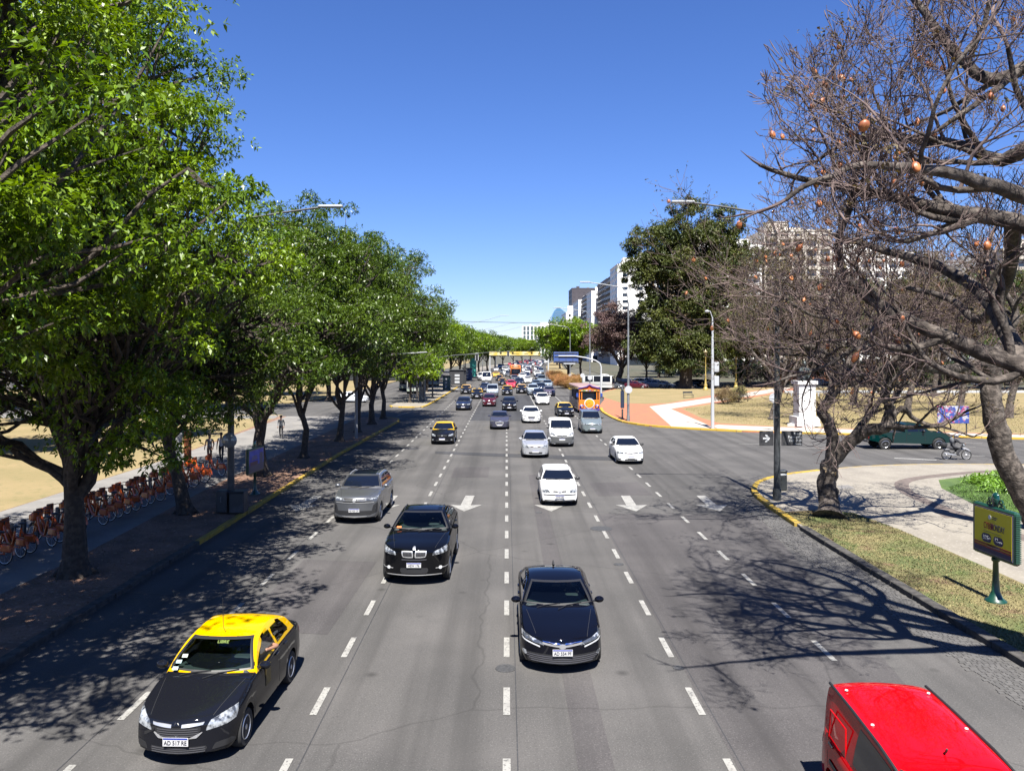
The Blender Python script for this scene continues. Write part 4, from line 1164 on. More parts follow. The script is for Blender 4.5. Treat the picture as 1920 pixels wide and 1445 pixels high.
# ------------------------------------------------------------------ buildings
WWH = mat("white_render", (1.45, 1.42, 1.36), .8, noise=(.25, (1.2, 1.17, 1.12), .45, .7))
WCR = mat("cream_render", (.9, .82, .72), .85, noise=(.25, (.5, .45, .38), .45, .7))
WGR = mat("grey_concrete_wall", (.34, .34, .36), .85, noise=(.3, (.24, .24, .26), .45, .7))
WDK = mat("dark_tower_cladding", (.07, .06, .07), .5)
WBR = mat("brown_brick_wall", (.30, .12, .075), .9, noise=(1, (.2, .08, .05), .4, .6))
WGL = mat("window_dark", (.03, .04, .055), .12, spec=.8)
BGL = mat("blue_curtain_glass", (.10, .24, .42), .12, spec=.8)
def building(name, label, x0, x1, y0, y1, h, wall, floors, front=0, left=0, glass=None, wfr=.55, roofs=(), base=0.12, cat="building", group=None, balc=False, hfrac=.5, z0=4.0, fins=False):
    root = empty(name, ((x0 + x1) / 2, (y0 + y1) / 2, 0)); tag(root, label, cat, group)
    cx, cy = (x0 + x1) / 2, (y0 + y1) / 2; w, d = x1 - x0, y1 - y0
    mb = MB(); mb.box((0, 0, h / 2), (w, d, h)); mb.box((0, 0, h + .35), (w + .3, d + .3, .7)); mb.build("wall", wall, root)
    if z0 > 3: s_ = MB(); s_.box((0, -d / 2 - .1, 2), (w * .96, .3, 3.9)); s_.build("shopfront", WGL, root)
    if h > 12:
        rt_ = random.Random(int(x0 * 7 + y0))
        for q in range(5):
            tx_, ty_ = rt_.uniform(-.42, .42) * w, rt_.uniform(-.45, .2) * d; t_ = MB()
            if q % 2: t_.lathe([(1.1, 0), (1.1, 1.7), (.2, 2.1)], 10, c=(tx_, ty_, h + .7)); t_.build("water_tank", WGR if q < 3 else wall, root)
            else: t_.box((tx_, ty_, h + 1.5), (rt_.uniform(2, 5), 2.6, 1.8)); t_.build("plant_room", wall if q else WGR, root)
        t_ = MB(); t_.cyl((tx_ + 1, ty_, h + .7), (tx_ + 1, ty_, h + rt_.uniform(4, 8)), .09, 5); t_.build("roof_mast", STEEL, root)
    for i, (fx, fy, rw, rh) in enumerate(roofs):
        r = MB(); r.box((fx * w / 2, fy * d / 2, h + .7 + rh / 2), (rw, rw * .8, rh)); r.box((fx * w / 2, fy * d / 2, h + .7 + rh + .1), (rw + .4, rw * .8 + .4, .2)); r.build("rooftop_block", wall, root)
    fh = (h - z0) / floors; g = glass or WGL
    def rowset(nw, along, fixed, dirx):
        sp = along / nw
        pr = MB(); ww = sp * wfr; wh = fh * hfrac
        if dirx: pr.box((0, 0, 0), (ww, .24, wh)); 
        else: pr.box((0, 0, 0), (.24, ww, wh))
        if balc:
            if dirx: pr.box((0, -.5, -wh / 2 - .15), (ww * 1.3, 1.1, .16), 1); pr.box((0, -1.0, -wh / 2 + .3), (ww * 1.3, .06, .8), 1)
            else: pr.box((-.5, 0, -wh / 2 - .15), (1.1, ww * 1.3, .16), 1); pr.box((-1.0, 0, -wh / 2 + .3), (.06, ww * 1.3, .8), 1)
        first = pr.build("window", [g, wall], root); k = 0
        for f in range(floors):
            for i in range(nw):
                if k >= 96: break
                o = first if k == 0 else first.copy()
                if k: C.objects.link(o); o.parent = root
                a = -along / 2 + sp * (i + .5); z = z0 + fh * (f + .5)
                o.location = (a, fixed - .03, z) if dirx else (fixed - .03, a, z); k += 1
    if front: rowset(front, w, -d / 2, True)
    if left: rowset(left, d, -w / 2, False)
    if fins:
        n = fins; f = MB()
        for i in range(n + 1): f.box((-w / 2 + w * i / n, -d / 2 - .8, h / 2), (1.5, 1.6, h))
        f.build("vertical_fin", wall, root)
    return root

# the row of apartment blocks along the right of the avenue (left faces look on the avenue)
building("apartment_block", "tallest white apartment block at the near end of the avenue row", 52, 80, 375, 402, 47, WWH, 14, 4, 5, roofs=((-.4, .1, 8, 4), (.1, .3, 6, 7)), group="apartment blocks along the avenue", hfrac=.42, wfr=.35)
building("apartment_block", "grey balconied apartment block just left of the tallest white one", 54, 80, 404, 436, 45, WGR, 14, 3, 7, roofs=((-.6, 0, 6, 3),), group="apartment blocks along the avenue", balc=True, wfr=.6)
building("apartment_block", "dark grey apartment block in the middle of the avenue row", 55, 82, 438, 485, 46, WGR, 14, 3, 7, roofs=((-.5, -.4, 6, 4),), group="apartment blocks along the avenue", balc=True, wfr=.55)
building("apartment_block", "narrow white apartment block with blank wall in the avenue row", 52, 80, 490, 520, 43, WWH, 12, 2, 5, roofs=((-.5, 0, 6, 3),), group="apartment blocks along the avenue", wfr=.3)
building("apartment_block", "blue grey glazed apartment block in the far avenue row", 55, 84, 524, 585, 45, WGR, 13, 3, 7, glass=BGL, roofs=((-.3, -.5, 8, 5),), group="apartment blocks along the avenue", balc=True)
building("apartment_block", "white apartment block beneath the dark brown tower", 53, 85, 590, 640, 44, WWH, 12, 5, 6, roofs=((-.4, 0, 7, 4),), group="apartment blocks along the avenue", wfr=.4)
building("apartment_block", "cream apartment block with small square windows beside the blue tower", 52, 90, 700, 760, 40, WWH, 9, 6, 5, roofs=((-.6, 0, 8, 7), (-.1, 0, 8, 4)), group="apartment blocks along the avenue", wfr=.3)
building("office_tower", "dark brown slab tower rising over the white avenue blocks", 62, 90, 760, 800, 66, WDK, 14, 6, 5, glass=WDK, hfrac=.6)
building("hotel", "wide white hotel slab with tall vertical fins closing the avenue", 24, 112, 1200, 1220, 44, WWH, 6, 16, 0, glass=mat("hotel_glass", (.12, .16, .18), .2), wfr=.8, hfrac=.9, roofs=((-.1, 0, 26, 5),), fins=16)
r = empty("glass_tower", (100, 1570, 0)); tag(r, "blue glass tower with a curved shoulder behind the white hotel", "office tower")
mb = MB(); n = 22; pr = [(math.sin(t * math.pi / 2), math.cos(t * math.pi / 2)) for t in np.linspace(0, 1, n)]
pts = [(-26, 0)] + [(-26 + 30 * (1 - c_), 60 + 36 * s_) for s_, c_ in pr] + [(28, 86), (28, 0)]
pts = [(x * .52, z * .95) for x, z in pts]
mb.add([(x, -16, z) for x, z in pts] + [(x, 16, z) for x, z in pts], [tuple(range(len(pts))), tuple(range(2 * len(pts) - 1, len(pts) - 1, -1))] + [(i, (i + 1) % len(pts), len(pts) + (i + 1) % len(pts), len(pts) + i)[::-1] for i in range(len(pts))])
mb.build("curtain_wall", BGL, r)
f = MB()
for k in range(1, 24): f.box((.5 if k < 15 else .5 + (k - 14) * .4, -16.1, k * 3.6), (27 if k < 15 else 27 - (k - 14) * .8, .3, .5))
f.build("floor_band", mat("pale_band", (.32, .42, .52), .5), r)
# blocks facing the plaza, seen through the trees
for x0, x1, y0, h, wl, lb, nf, nfl in ((48, 74, 232, 37, WWH, "white balconied apartment block directly behind the broad dark tree", 5, 11), (76, 96, 236, 42, WCR, "cream apartment block between the broad dark tree and the bare trees", 5, 13),
        (98, 122, 240, 36, WWH, "white apartment block seen through the first bare tree", 6, 11), (124, 142, 236, 33, WGR, "grey apartment block seen through the bare branches", 5, 10), (144, 176, 232, 36, WCR, "cream apartment block near the right edge behind the bare tree", 9, 10), (178, 215, 240, 34, WWH, "white apartment block cut by the right edge of the view", 9, 10)):
    building("apartment_block", lb, x0, x1, y0, y0 + 22, h, wl, nfl, nf, 4 if x0 < 60 else 0, balc=True, roofs=((-.3, 0, 6, 3.5),), group="apartment blocks behind the plaza")
building("brick_house", "low red brick pavilion beneath the trees behind the golden lampposts", 60, 92, 178, 186, 3.2, WBR, 1, 8, 0, z0=.6, cat="pavilion", wfr=.3)
building("brick_house", "low red brick pavilion behind the white statue pedestal", 100, 132, 176, 184, 3.2, WBR, 1, 8, 0, z0=.6, cat="pavilion", wfr=.3)
building("white_building", "pale building with an outside stair at the far left edge", -112, -84, 128, 150, 9, WWH, 2, 4, 0, z0=1)
r = empty("truss_hall", (-36, 190, 0)); tag(r, "lilac grey hall with dark diagonal trusses behind the parked buses", "hall")
mb = MB(); mb.box((0, 0, 4.2), (40, 20, 8.4)); mb.build("wall", mat("lilac_cladding", (.36, .34, .42), .7), r)
mb = MB()
for i in range(10):
    x = -20 + i * 4; mb.tube([(x, -10.3, 3.0), (x + 2, -10.3, 8.4), (x + 4, -10.3, 3.0)], .22, 6)
for z in (3.0, 5.6, 8.5): mb.box((0, -10.3, z), (40, .4, .4))
mb.build("truss", BLK, r)
mb = MB(); mb.box((0, -10.1, 1.6), (38, .3, 2.6)); mb.build("glazing", WGL, r)

# ------------------------------------------------------------------ street furniture
def street_lamp(x, y, h, arm, m, label, dirx=-1, r0=.13, dish=None, grp="tall curved arm lamps beside the avenue", rise=.55, name="street_lamp"):
    root = empty(name, (x, y, .12)); tag(root, label, "street lamp", grp)
    p = MB(); p.tube([(0, 0, 0), (0, 0, .5), (0, 0, .52), (0, 0, h - 1.6)], [r0 * 1.25, r0 * 1.25, r0, r0 * .55], 12); p.build("pole", m, root, True, 50)
    a = MB(); pts = [(0, 0, h - 1.6)] + [(dirx * arm * .18 * (1 - math.cos(t)), 0, h - 1.6 + 1.5 * math.sin(t)) for t in np.linspace(.3, math.pi / 2, 6)] + [(dirx * arm * .5, 0, h + rise * .25), (dirx * arm * .8, 0, h + rise * .6)]
    a.tube(pts, .045, 8); a.build("arm", m, root, True)
    hd = MB(); hd.rbox((dirx * arm * .9, 0, h + rise * .68), (arm * .22, .26, .10), .03); hd.box((dirx * arm * .9, 0, h + rise * .68 - .055), (arm * .14, .2, .02), 1)
    hd.build("lamp_head", [WSTEEL, mat("lens", (.5, .5, .48), .3)], root)
    if dish:
        d = MB(); d.lathe([(.36, -.02), (.36, .02)], 24, axis='Y', c=(0, -.18, dish)); d.build("sign_disc", WSTEEL, root)
    return root
x, y = gp(1457, 937, .12)
L1 = street_lamp(x, y, 13.0, 4.7, DSTEEL, "tall dark lamp post with street name plates at the near right corner", grp=None, r0=.15)
for (bx, w_) in ((-.52, .62), (.62, .92)):
    b = MB(); b.rbox((bx, -.12, 2.78), (w_, .06, .66), .015); b.build("name_plate", mat("sign_black", (.03, .03, .033), .5), L1)
ar = MB(); ar.add([(-.68, -.155, 2.74), (-.5, -.155, 2.74), (-.6, -.155, 2.62), (-.5, -.155, 2.62), (-.36, -.155, 2.78), (-.5, -.155, 2.94), (-.6, -.155, 2.94), (-.5, -.155, 2.82), (-.68, -.155, 2.82)], [tuple(range(9))])
ar.build("direction_arrow", mat("lamp_white", (.85, .87, .9), .2), L1)
for t_, z, s_ in (("Avenida", 2.99, .13), ("Pueyrredón", 2.84, .15), ("2500   2600", 2.68, .14), ("Recoleta", 2.53, .10)):
    text("plate_text", t_, s_ * 1.05, mat("lamp_white"), L1, (1.04, -.156, z), align='RIGHT', sx=.8 if len(t_) < 15 else .52)
x2, y2 = gp(433, 960, .12)
L2 = street_lamp(x2, y2, 12.3, 4.6, DSTEEL, "tall dark lamp post rising from a metal box on the left verge", dirx=1, grp=None, r0=.15)
b = MB(); b.ball((.0, -.2, 3.0), (.32, .15, .32), 0, 16, 10); b.build("convex_mirror", mat("dome_acrylic", (.3, .33, .35), .1, spec=.8), L2)
b = MB(); b.rbox((-.05, -.15, 3.95), (.3, .28, .42), .04); b.build("signal_box", BLK, L2)
r = empty("litter_box", (x2 + .15, y2 - .1, .12)); tag(r, "large dark metal enclosure round the foot of the left lamp post", "utility box")
b = MB(); b.rbox((-.42, 0, .5), (.45, .6, .9), .04); b.rbox((.2, .0, .45), (.62, .6, .85), .04); b.rbox((.2, 0, .9), (.66, .64, .05), .02)
b.build("cabinet", mat("box_grey", (.06, .062, .066), .5, noise=(2, (.12, .12, .13), .5, .7)), r)
b = MB(); b.tube([(-.42, -.3, .7), (-.42, -.34, .7), (-.42, -.34, .5), (-.42, -.3, .5)], .015, 6); b.build("handle", STEEL, r)
for px, py, h, arm, lb in ((1178, 789, 12.9, 4.6, "grey curved lamp with a white disc beside the red paving"), (1106, 739, 13.0, 5.6, "grey curved lamp behind the orange tram bus"), (1069, 722, 11.5, 4.0, "grey curved lamp by the end of the brown hedge")):
    x, y = gp(px, py, .12); street_lamp(x, y, h, arm, STEEL, lb, dish=(789 - 730 if px == 1178 else (739 - 708 if px == 1106 else 18)) * y / 1500 + .0)
for (px, py, lb) in ((873, 707, "left far curved lamp over the traffic, nearest of its row"), (905, 697, "second far curved lamp on the left of the avenue"), (930, 692, "third and farthest curved lamp on the left of the avenue")):
    x, y = gp(px, py, .12); street_lamp(x, y, 14, 11, STEEL, lb, dirx=1, rise=2.6, grp="far lamps left of the avenue")
# camera mast (white pole with boxes) on the plaza corner
x, y = gp(1336, 803, .12); r = empty("camera_mast", (x, y, .12)); tag(r, "white mast with small camera head and two boxes beside the round bush", "mast")
b = MB(); b.tube([(0, 0, 0), (0, 0, 4.2), (0, 0, 8.6), (0, 0, 9.6)], [.16, .13, .09, .05], 12); b.build("pole", WSTEEL, r, True)
b = MB(); b.tube([(0, 0, 9.5), (-.2, 0, 10.1), (-.45, 0, 10.2)], .035, 6); b.ball((-.48, 0, 10.1), (.2, .2, .13)); b.build("camera", WSTEEL, r, True)
for z in (4.1, 5.3): b = MB(); b.rbox((.3, -.1, z), (.42, .3, .85), .03); b.build("equipment_box", WSTEEL, r)
# golden ornamental lamps
GOLD = mat("gilt_iron", (.36, .27, .08), .45, metal=.4)
def gold_lamp(x, y, lb, heads):
    r = empty("ornamental_lamp", (x, y, .12)); tag(r, lb, "lamp post", "gilded lamps at the back of the plaza")
    b = MB(); b.lathe([(.42, 0), (.42, .3), (.25, .5), (.3, .9), (.16, 1.2), (.12, 2.4), (.16, 2.5), (.09, 2.7), (.07, 5.4), (.16, 5.6), (.05, 5.7)], 12); b.build("pole", GOLD, r, True)
    for i in range(heads):
        a = i * 2 * math.pi / max(1, heads - 1); dx = .8 * math.cos(a) if i < heads - 1 or heads == 1 else 0; z = 6.0 if dx or heads == 1 else 6.9
        if heads == 1: dx = 0
        h_ = MB(); h_.lathe([(.05, -.4), (.16, -.3), (.3, .45), (.36, .5), (.1, .8), (.03, 1.05)], 8, c=(dx, .0, z)); h_.tube([(0, 0, 5.5), (dx * .6, 0, 5.3), (dx, 0, z - .4)], .04, 5)
        h_.build("lantern", mat("lantern_glass", (.36, .30, .16), .25), r, True)
    return r
gold_lamp(*gp(1323, 731, .12), "single gilded lamp post half hidden behind the white mast", 1)
gold_lamp(*gp(1380, 727, .12), "gilded lamp post with branching lanterns right of the white mast", 4)
# wayfinding totem, bin, bench, round sign
x, y = gp(1167, 786, .12); r = empty("information_totem", (x, y, .12)); tag(r, "slim dark blue information totem with finial on the red paving", "totem")
b = MB(); b.cyl((0, 0, 0), (0, 0, 1.0), .09, 10); b.lathe([(.2, 0), (.2, .06), (.1, .15)], 12); b.build("post", DSTEEL, r, True)
b = MB(); b.rbox((0, 0, 1.95), (.36, .14, 1.7), .04); b.build("panel", mat("navy_panel", (.03, .045, .09), .4), r)
b = MB(); b.lathe([(.12, 2.8), (.14, 2.95), (.05, 3.1), (.02, 3.3)], 10); b.build("finial", DSTEEL, r, True)
x, y = gp(1467, 921, .12); r = empty("litter_bin", (x + .1, y + .3, .12)); tag(r, "dark grey litter bin behind the tall right lamp post", "litter bin")
b = MB(); b.rbox((0, 0, .46), (.36, .36, .92), .05); b.build("bin_body", mat("bin_grey", (.035, .04, .042), .45), r)
b = MB(); b.rbox((0, 0, .93), (.42, .42, .09), .04); b.build("bin_lid", mat("bin_lid", (.07, .08, .085), .5), r); b = MB(); b.rbox((0, -.19, .78), (.3, .02, .09), .01); b.build("bin_band", WSTEEL, r)
x, y = gp(1291, 746, .12); r = empty("park_bench", (x, y, .12), .3); tag(r, "small dark iron bench frame alone on the dry lawn", "bench")
b = MB(); b.box((0, 0, .45), (1.5, .4, .05)); b.build("seat", DSTEEL, r)
for s_ in (-.7, .7): b = MB(); b.tube([(s_, -.2, 0), (s_, -.2, .45), (s_, .2, .45), (s_, .3, .95), (s_, .2, .45), (s_, .2, 0)], .03, 6); b.build("leg", DSTEEL, r)
b = MB(); b.box((0, .28, .8), (1.5, .05, .25)); b.build("backrest", DSTEEL, r)
def disc_sign(px, py, h, rad, m, lb, sym=None, tri=False):
    x, y = gp(px, py, .12); r = empty("traffic_sign", (x, y, .12)); tag(r, lb, "traffic sign")
    b = MB(); b.cyl((0, 0, 0), (0, 0, h), .04, 8); b.build("post", WSTEEL if 'white post' in lb else STEEL, r, True)
    b = MB(); b.lathe([(rad, -.015), (rad, .015)], 24, axis='Y', c=(0, -.06, h - rad * .6)); b.build("sign_disc", m, r)
    if sym: text("sign_letter", sym, rad * 1.3, mat("lamp_white"), r, (0, -.09, h - rad * .6))
    return r
disc_sign(1451, 807, 3.0, .42, WSTEEL, "back of a round white sign behind the street name plates")
disc_sign(782, 750, 3.4, .36, mat("violet_sign", (.25, .08, .33), .4), "round violet sign on a white post at the tip of the island", "B")
disc_sign(1092, 741, 3.2, .33, WSTEEL, "back of a round white sign by the brown hedge")
x, y = gp(775, 755, .12); b = MB(); b.cyl((0, 0, 0), (0, 0, 3.1), .05, 8); o = b.build("signal_post", DSTEEL, None, True); o.location = (x, y, .12); tag(o, "thin dark post at the left tip of the traffic island", "post")
x, y = gp(796, 752, .12); r = empty("light_mast", (x, y, .12)); tag(r, "straight grey mast with a cabinet at its foot on the island", "mast")
b = MB(); b.tube([(0, 0, 0), (0, 0, 8.4)], [.15, .1], 10); b.build("pole", STEEL, r, True); b = MB(); b.rbox((-.45, .1, 1.0), (.6, .4, 1.9), .03); b.build("cabinet", mat("box_grey2", (.2, .21, .22), .5), r)
def signal_arm(px, py, h, L, dirx, m, lb, head=True, yaw=0):
    x, y = gp(px, py, .12); r = empty("traffic_signal", (x, y, .12), yaw); tag(r, lb, "traffic signal", "arched signal arms over the avenue")
    b = MB(); pts = [(0, 0, 0), (0, 0, h * .72)] + [(dirx * .9 * (1 - math.cos(t)), 0, h * .72 + h * .2 * math.sin(t)) for t in np.linspace(.3, 1.5, 5)] + [(dirx * L * .5, 0, h * .97), (dirx * L, 0, h)]
    b.tube(pts, [.12, .1] + [.075] * 5 + [.06, .05], 8); b.build("arm_pole", m, r, True)
    if head:
        for k, xx in enumerate((dirx * L * .96, dirx * .12)):
            b = MB(); b.rbox((xx, -.15, h * (.93 if k == 0 else .5)), (.34, .3, .95), .04); b.build("signal_head", BLK, r)
            b = MB(); b.rbox((xx, .06, h * (.93 if k == 0 else .5)), (.5, .03, 1.05), .02); b.build("backboard", WSTEEL if k == 0 else BLK, r)
    return r
signal_arm(668, 822, 6.6, 5.4, 1, mat("pale_steel", (.34, .35, .36), .5), "pale arched signal pole among the trees on the left verge", head=False)
signal_arm(811, 747, 6.3, 6.5, 1, DSTEEL, "dark arched signal arm at the island with a white backboard")
signal_arm(870, 722, 6.6, 9, 1, DSTEEL, "dark arched signal arm further along the island")
# blue direction sign gantry
x, y = gp(1127, 744, .12); r = empty("direction_sign", (x, y, .12)); tag(r, "blue overhead direction sign on a curved white arm behind the tram bus", "direction sign")
b = MB(); b.tube([(0, 0, 0), (0, 0, 4.4), (-.2, 0, 4.9), (-.8, 0, 5.3), (-2.2, 0, 5.7), (-3.8, 0, 5.95), (-6.2, 0, 5.95)], [.13, .12, .11, .1, .09, .09, .08], 10); b.build("arm_pole", WSTEEL, r, True)
b = MB(); b.rbox((-5.1, .15, 5.75), (3.6, .08, 1.6), .03); b.build("sign_panel", mat("sign_blue", (.06, .12, .36), .5), r)
b = MB()
for z in (6.35, 5.85, 5.15): b.box((-5.1, .08, z), (3.4, .06, .12))
for xx in (-6.1, -5.1, -4.1): b.box((xx, .07, 5.75), (.05, .04, 1.5))
b.build("panel_bracket", DSTEEL, r)
b = MB(); b.box((-4.6, .08, 4.85), (1.7, .05, .16)); b.build("lower_panel", WSTEEL, r)
# yellow banner gantry
x, y = gp(1028, 701, .12); r = empty("banner_gantry", (x, y, .12)); tag(r, "far overhead gantry carrying a long yellow banner across the avenue", "gantry")
b = MB(); b.tube([(0, 0, 0), (0, 0, 4.2), (-.4, 0, 4.9), (-1.6, 0, 5.3), (-17, 0, 5.3)], [.25, .22, .2, .2, .18], 8); b.cyl((-17, 0, 0), (-17, 0, 5.3), .2, 8); b.build("frame", WSTEEL, r, True)
b = MB(); b.rbox((-9.8, -.3, 5.95), (14.8, .15, 1.15), .03); b.build("banner", mat("banner_yellow", (.75, .55, .10), .6, noise=(.5, (.8, .72, .45), .45, .6)), r)
b = MB()
for xx in (-15, -11.5, -6, -2.8): b.tube([(xx, -.3, 6.5), (xx + 1.1, -1.2, 7.6)], .05, 5); b.rbox((xx + 1.2, -1.3, 7.6), (.5, .4, .15), .03)
b.build("floodlight", STEEL, r)
b = MB(); b.box((-9.6, -.385, 5.9), (2.2, .02, .22)); b.box((-6.4, -.385, 5.9), (1.2, .02, .22)); b.box((-2.5, -.385, 6.0), (.6, .02, .4)); b.build("banner_lettering", mat("olive_ink", (.35, .28, .05), .6), r)
# span wire
b = MB(); pts = [(-14, 62, 9.6), (-8, 64, 9.25), (0, 66, 9.15), (8, 70, 9.2), (18, 74, 9.75)]; b.tube(pts, .022, 4)
tag(b.build("span_wire", BLK, None), "thin cable strung across the avenue from the left trees to the plaza", "cable")
# green cast iron advert panel (right)
def ad_panel(x, y, yaw, label, art, s=1.0, w=1.36, h=1.62):
    r = empty("advert_panel", (x, y, .12), yaw); r.scale = (s, s, s); tag(r, label, "advert panel")
    b = MB(); b.lathe([(.34, 0), (.34, .05), (.22, .12), (.13, .35), (.10, .8), (.085, 1.32), (.13, 1.36), (.13, 1.44)], 14); b.build("post", GREENP, r, True, 60)
    zc = 1.45 + h / 2 + .1
    b = MB(); b.rbox((0, 0, zc), (w + .22, .2, h + .22), .05); b.build("panel_case", GREENP, r)
    b = MB()
    for i in range(26): b.rbox((w / 2 + .12, 0, zc - h / 2 + i * h / 25), (.05, .19, .035), .01)
    b.build("beading", GREENP, r)
    b = MB(); b.rbox((0, -.10, zc), (w + .02, .02, h + .02), .008); b.build("inner_frame", mat("mauve_grey", (.2, .19, .26), .4), r)
    b = MB(); b.ball((0, 0, zc + h / 2 + .33), (.17, .10, .26), 0, 18, 12); b.build("crest_medallion", mat("green_gloss", (.006, .06, .045), .12, coat=1), r, True)
    b = MB()
    for sg in (-1, 1):
        for (cx, cz, rr) in ((.27, .30, .10), (.36, .16, .085), (.24, .12, .06)):
            b.tube([(sg * (cx + rr * math.cos(t) * (1 - t / 12)), 0, zc + h / 2 + cz - .02 + rr * math.sin(t) * (1 - t / 12)) for t in np.linspace(0, 6.5, 18)], .028, 6)
    b.build("crest_scroll", GREENP, r, True)
    art(r, zc, w - .08, h - .08); return r
def art_yellow(r, zc, w, h):
    Y = mat("poster_yellow", (.95, .82, .01), .35); q = -.112
    b = MB(); b.box((0, q, zc), (w, .006, h)); b.build("poster", Y, r)
    def bar(z, hh, m, nm="poster_band", ww=None, x=0): b = MB(); b.box((x, q - .005, z), (ww or w, .004, hh)); return b.build(nm, m, r)
    RD = mat("poster_red", (.35, .03, .03), .4); NV = mat("poster_navy", (.02, .02, .13), .4)
    bar(zc - h / 2 + .07, .14, NV); bar(zc - h / 2 + .17, .06, RD); bar(zc - h / 2 + .225, .03, mat("poster_amber", (.5, .25, .02), .4)); bar(zc - h / 2 + .265, .05, RD)
    for x in (-.3, .3):
        b = MB(); n = 24; hw, hh = .25, .15
        pts = []
        for i in range(n):
            a = 2 * math.pi * i / n; cx = (hw - hh) * (1 if math.cos(a) > 0 else -1); pts.append((x + cx + hh * math.cos(a), q - .008, zc - .24 + hh * math.sin(a)))
        b.add(pts, [tuple(range(n))]); b.build("poster_badge", NV, r)
    W_ = mat("lamp_white")
    text("poster_text", "50%", .2, W_, r, (-.34, q - .012, zc - .24), sx=.85); text("poster_text", "12", .2, W_, r, (.2, q - .012, zc - .22), sx=.9); text("poster_text", "cuotas", .09, W_, r, (.4, q - .012, zc - .25), sx=.8)
    text("poster_text", "OFF", .08, W_, r, (-.13, q - .012, zc - .24), sx=.7)
    text("poster_text", "CYBER", .30, mat("poster_red"), r, (-.19, q - .012, zc + .17), sx=.56); text("poster_text", "MONDAY", .30, mat("poster_navy"), r, (.27, q - .012, zc + .17), sx=.52)
    bar(zc - .03 + .015, .014, NV, ww=.9); bar(zc - .47, .085, mat("poster_pale", (.6, .6, .7), .4), ww=.62, x=.05)
    b = MB(); b.lathe([(.075, -.003), (.075, .003)], 16, axis='Y', c=(-.14, q - .006, zc + .48)); b.build("poster_logo", W_, r)
    bar(zc + .51, .03, NV, ww=.26, x=.12); bar(zc + .45, .03, NV, ww=.2, x=.09)
def art_purple(r, zc, w, h):
    q = -.112; b = MB(); b.box((0, q, zc), (w, .006, h)); b.build("poster", mat("poster_blue_violet", (.04, .05, .60), .5, noise=(1.2, (.10, .16, .8), .45, .6)), r)
    for z, hh, x, ww, c_ in ((-.48, .42, 0, w, (.32, .30, .62)), (-.18, .3, -.25, .8, (.35, .04, .28)), (.0, .9, .45, .36, (.3, .32, .65)), (.15, .1, -.2, .6, (.6, .6, .72)), (.3, .08, -.2, .5, (.55, .55, .7))):
        b = MB(); b.rbox((x * (1 if ww == w else 1.8), q - .006 - abs(z) * .004, zc + z), (ww if ww == w else ww * 1.6, .004, hh), .0015); b.build("poster_shape", mat("pv%d" % int(z * 100), tuple(v * .30 for v in c_), .4), r)
x, y = gp(1867, 1127, .12); ad_panel(x, y, R(-87), "green cast iron advert panel with a yellow cyber sale poster at the right edge", art_yellow, .80, 1.95, 1.5)
x, y = gp(478, 926, .12); ad_panel(x, y, R(86), "dark advert panel with a violet poster on the left verge", art_purple, .7, 2.5, 1.45)
x, y = gp(1787, 818, .12); r = empty("poster_board", (x, y, .12), R(-10)); tag(r, "low poster board with pink and blue pictures on the dry lawn behind the pickup", "poster board")
b = MB(); b.rbox((0, 0, 1.7), (2.3, .1, 1.35), .03); b.build("board", mat("collage", (.55, .55, .6), .5, noise=(2.2, (.05, .09, .4), .48, .52), noise2=(3.1, (.5, .08, .2), .55, .58)), r)
for sx in (-1.0, 1.0): b = MB(); b.cyl((sx, .1, 0), (sx, .1, 2.2), .05, 6); b.build("leg", DSTEEL, r)
# statue pedestal
x, y = gp(1516, 801, .12); y += 1.0; r = empty("statue", (x, y, .12)); tag(r, "dark seated bronze figure on a tall white stone pedestal on the plaza", "statue")
b = MB(); b.lathe([(1.5, 0), (1.5, .25)], 4); b.box((0, 0, .5), (2.0, 2.0, .8)); b.box((0, 0, 2.3), (1.45, 1.45, 3.0)); b.box((0, 0, 3.9), (1.75, 1.75, .3)); b.build("pedestal", mat("white_stone", (.95, .94, .92), .6, noise=(2, (.8, .79, .76), .5, .7)), r)
bz = MB(); bz.ball((0, .1, 4.7), (.42, .38, .65)); bz.ball((0, 0, 5.55), (.2, .22, .26)); bz.tube([(-.3, 0, 5.1), (-.5, -.3, 4.8), (-.3, -.6, 4.6)], [.13, .11, .08], 8); bz.tube([(.3, 0, 5.1), (.55, -.2, 4.7), (.3, -.5, 4.4)], [.13, .11, .08], 8)
bz.tube([(-.2, 0, 4.35), (-.25, -.6, 4.4), (-.25, -.65, 4.05)], [.2, .17, .12], 8); bz.tube([(.2, 0, 4.35), (.25, -.6, 4.4), (.25, -.65, 4.05)], [.2, .17, .12], 8); bz.rbox((0, .15, 4.3), (.9, .8, .5), .1)
bz.build("figure", mat("dark_bronze", (.05, .06, .06), .5, metal=.6), r, True)
# round bushes, hedge, bedding plants
def shrub(name, label, x, y, rx, ry, h, m, seed, n=60, cr=.35, per=40, leaf=.07, group=None, cat="bush", k=3, z0=.12, zc=.55):
    rng = np.random.default_rng(seed); root = empty(name, (x, y, z0)); tag(root, label, cat, group)
    d = rng.normal(size=(n, 3)); d /= np.linalg.norm(d, axis=1)[:, None]; q = rng.random(n) ** .35
    c = d * q[:, None] * np.array([rx, ry, h * .45]) + np.array([0, 0, h * zc]); c = c[c[:, 2] > .15]
    V, Fq = leaf_cloud(rng, c, np.full(len(c), cr), per, leaf, k, flat=.9, width=.5); np_mesh("foliage", V, Fq, m, root)
    s = MB()
    for i in range(12):
        t = c[rng.integers(len(c))]; s.tube([(t[0] * .15, t[1] * .15, 0), (t[0] * .5, t[1] * .5, t[2] * .5), tuple(t)], [.05, .03, .01], 5)
    s.build("stems", BARKD, root); return root
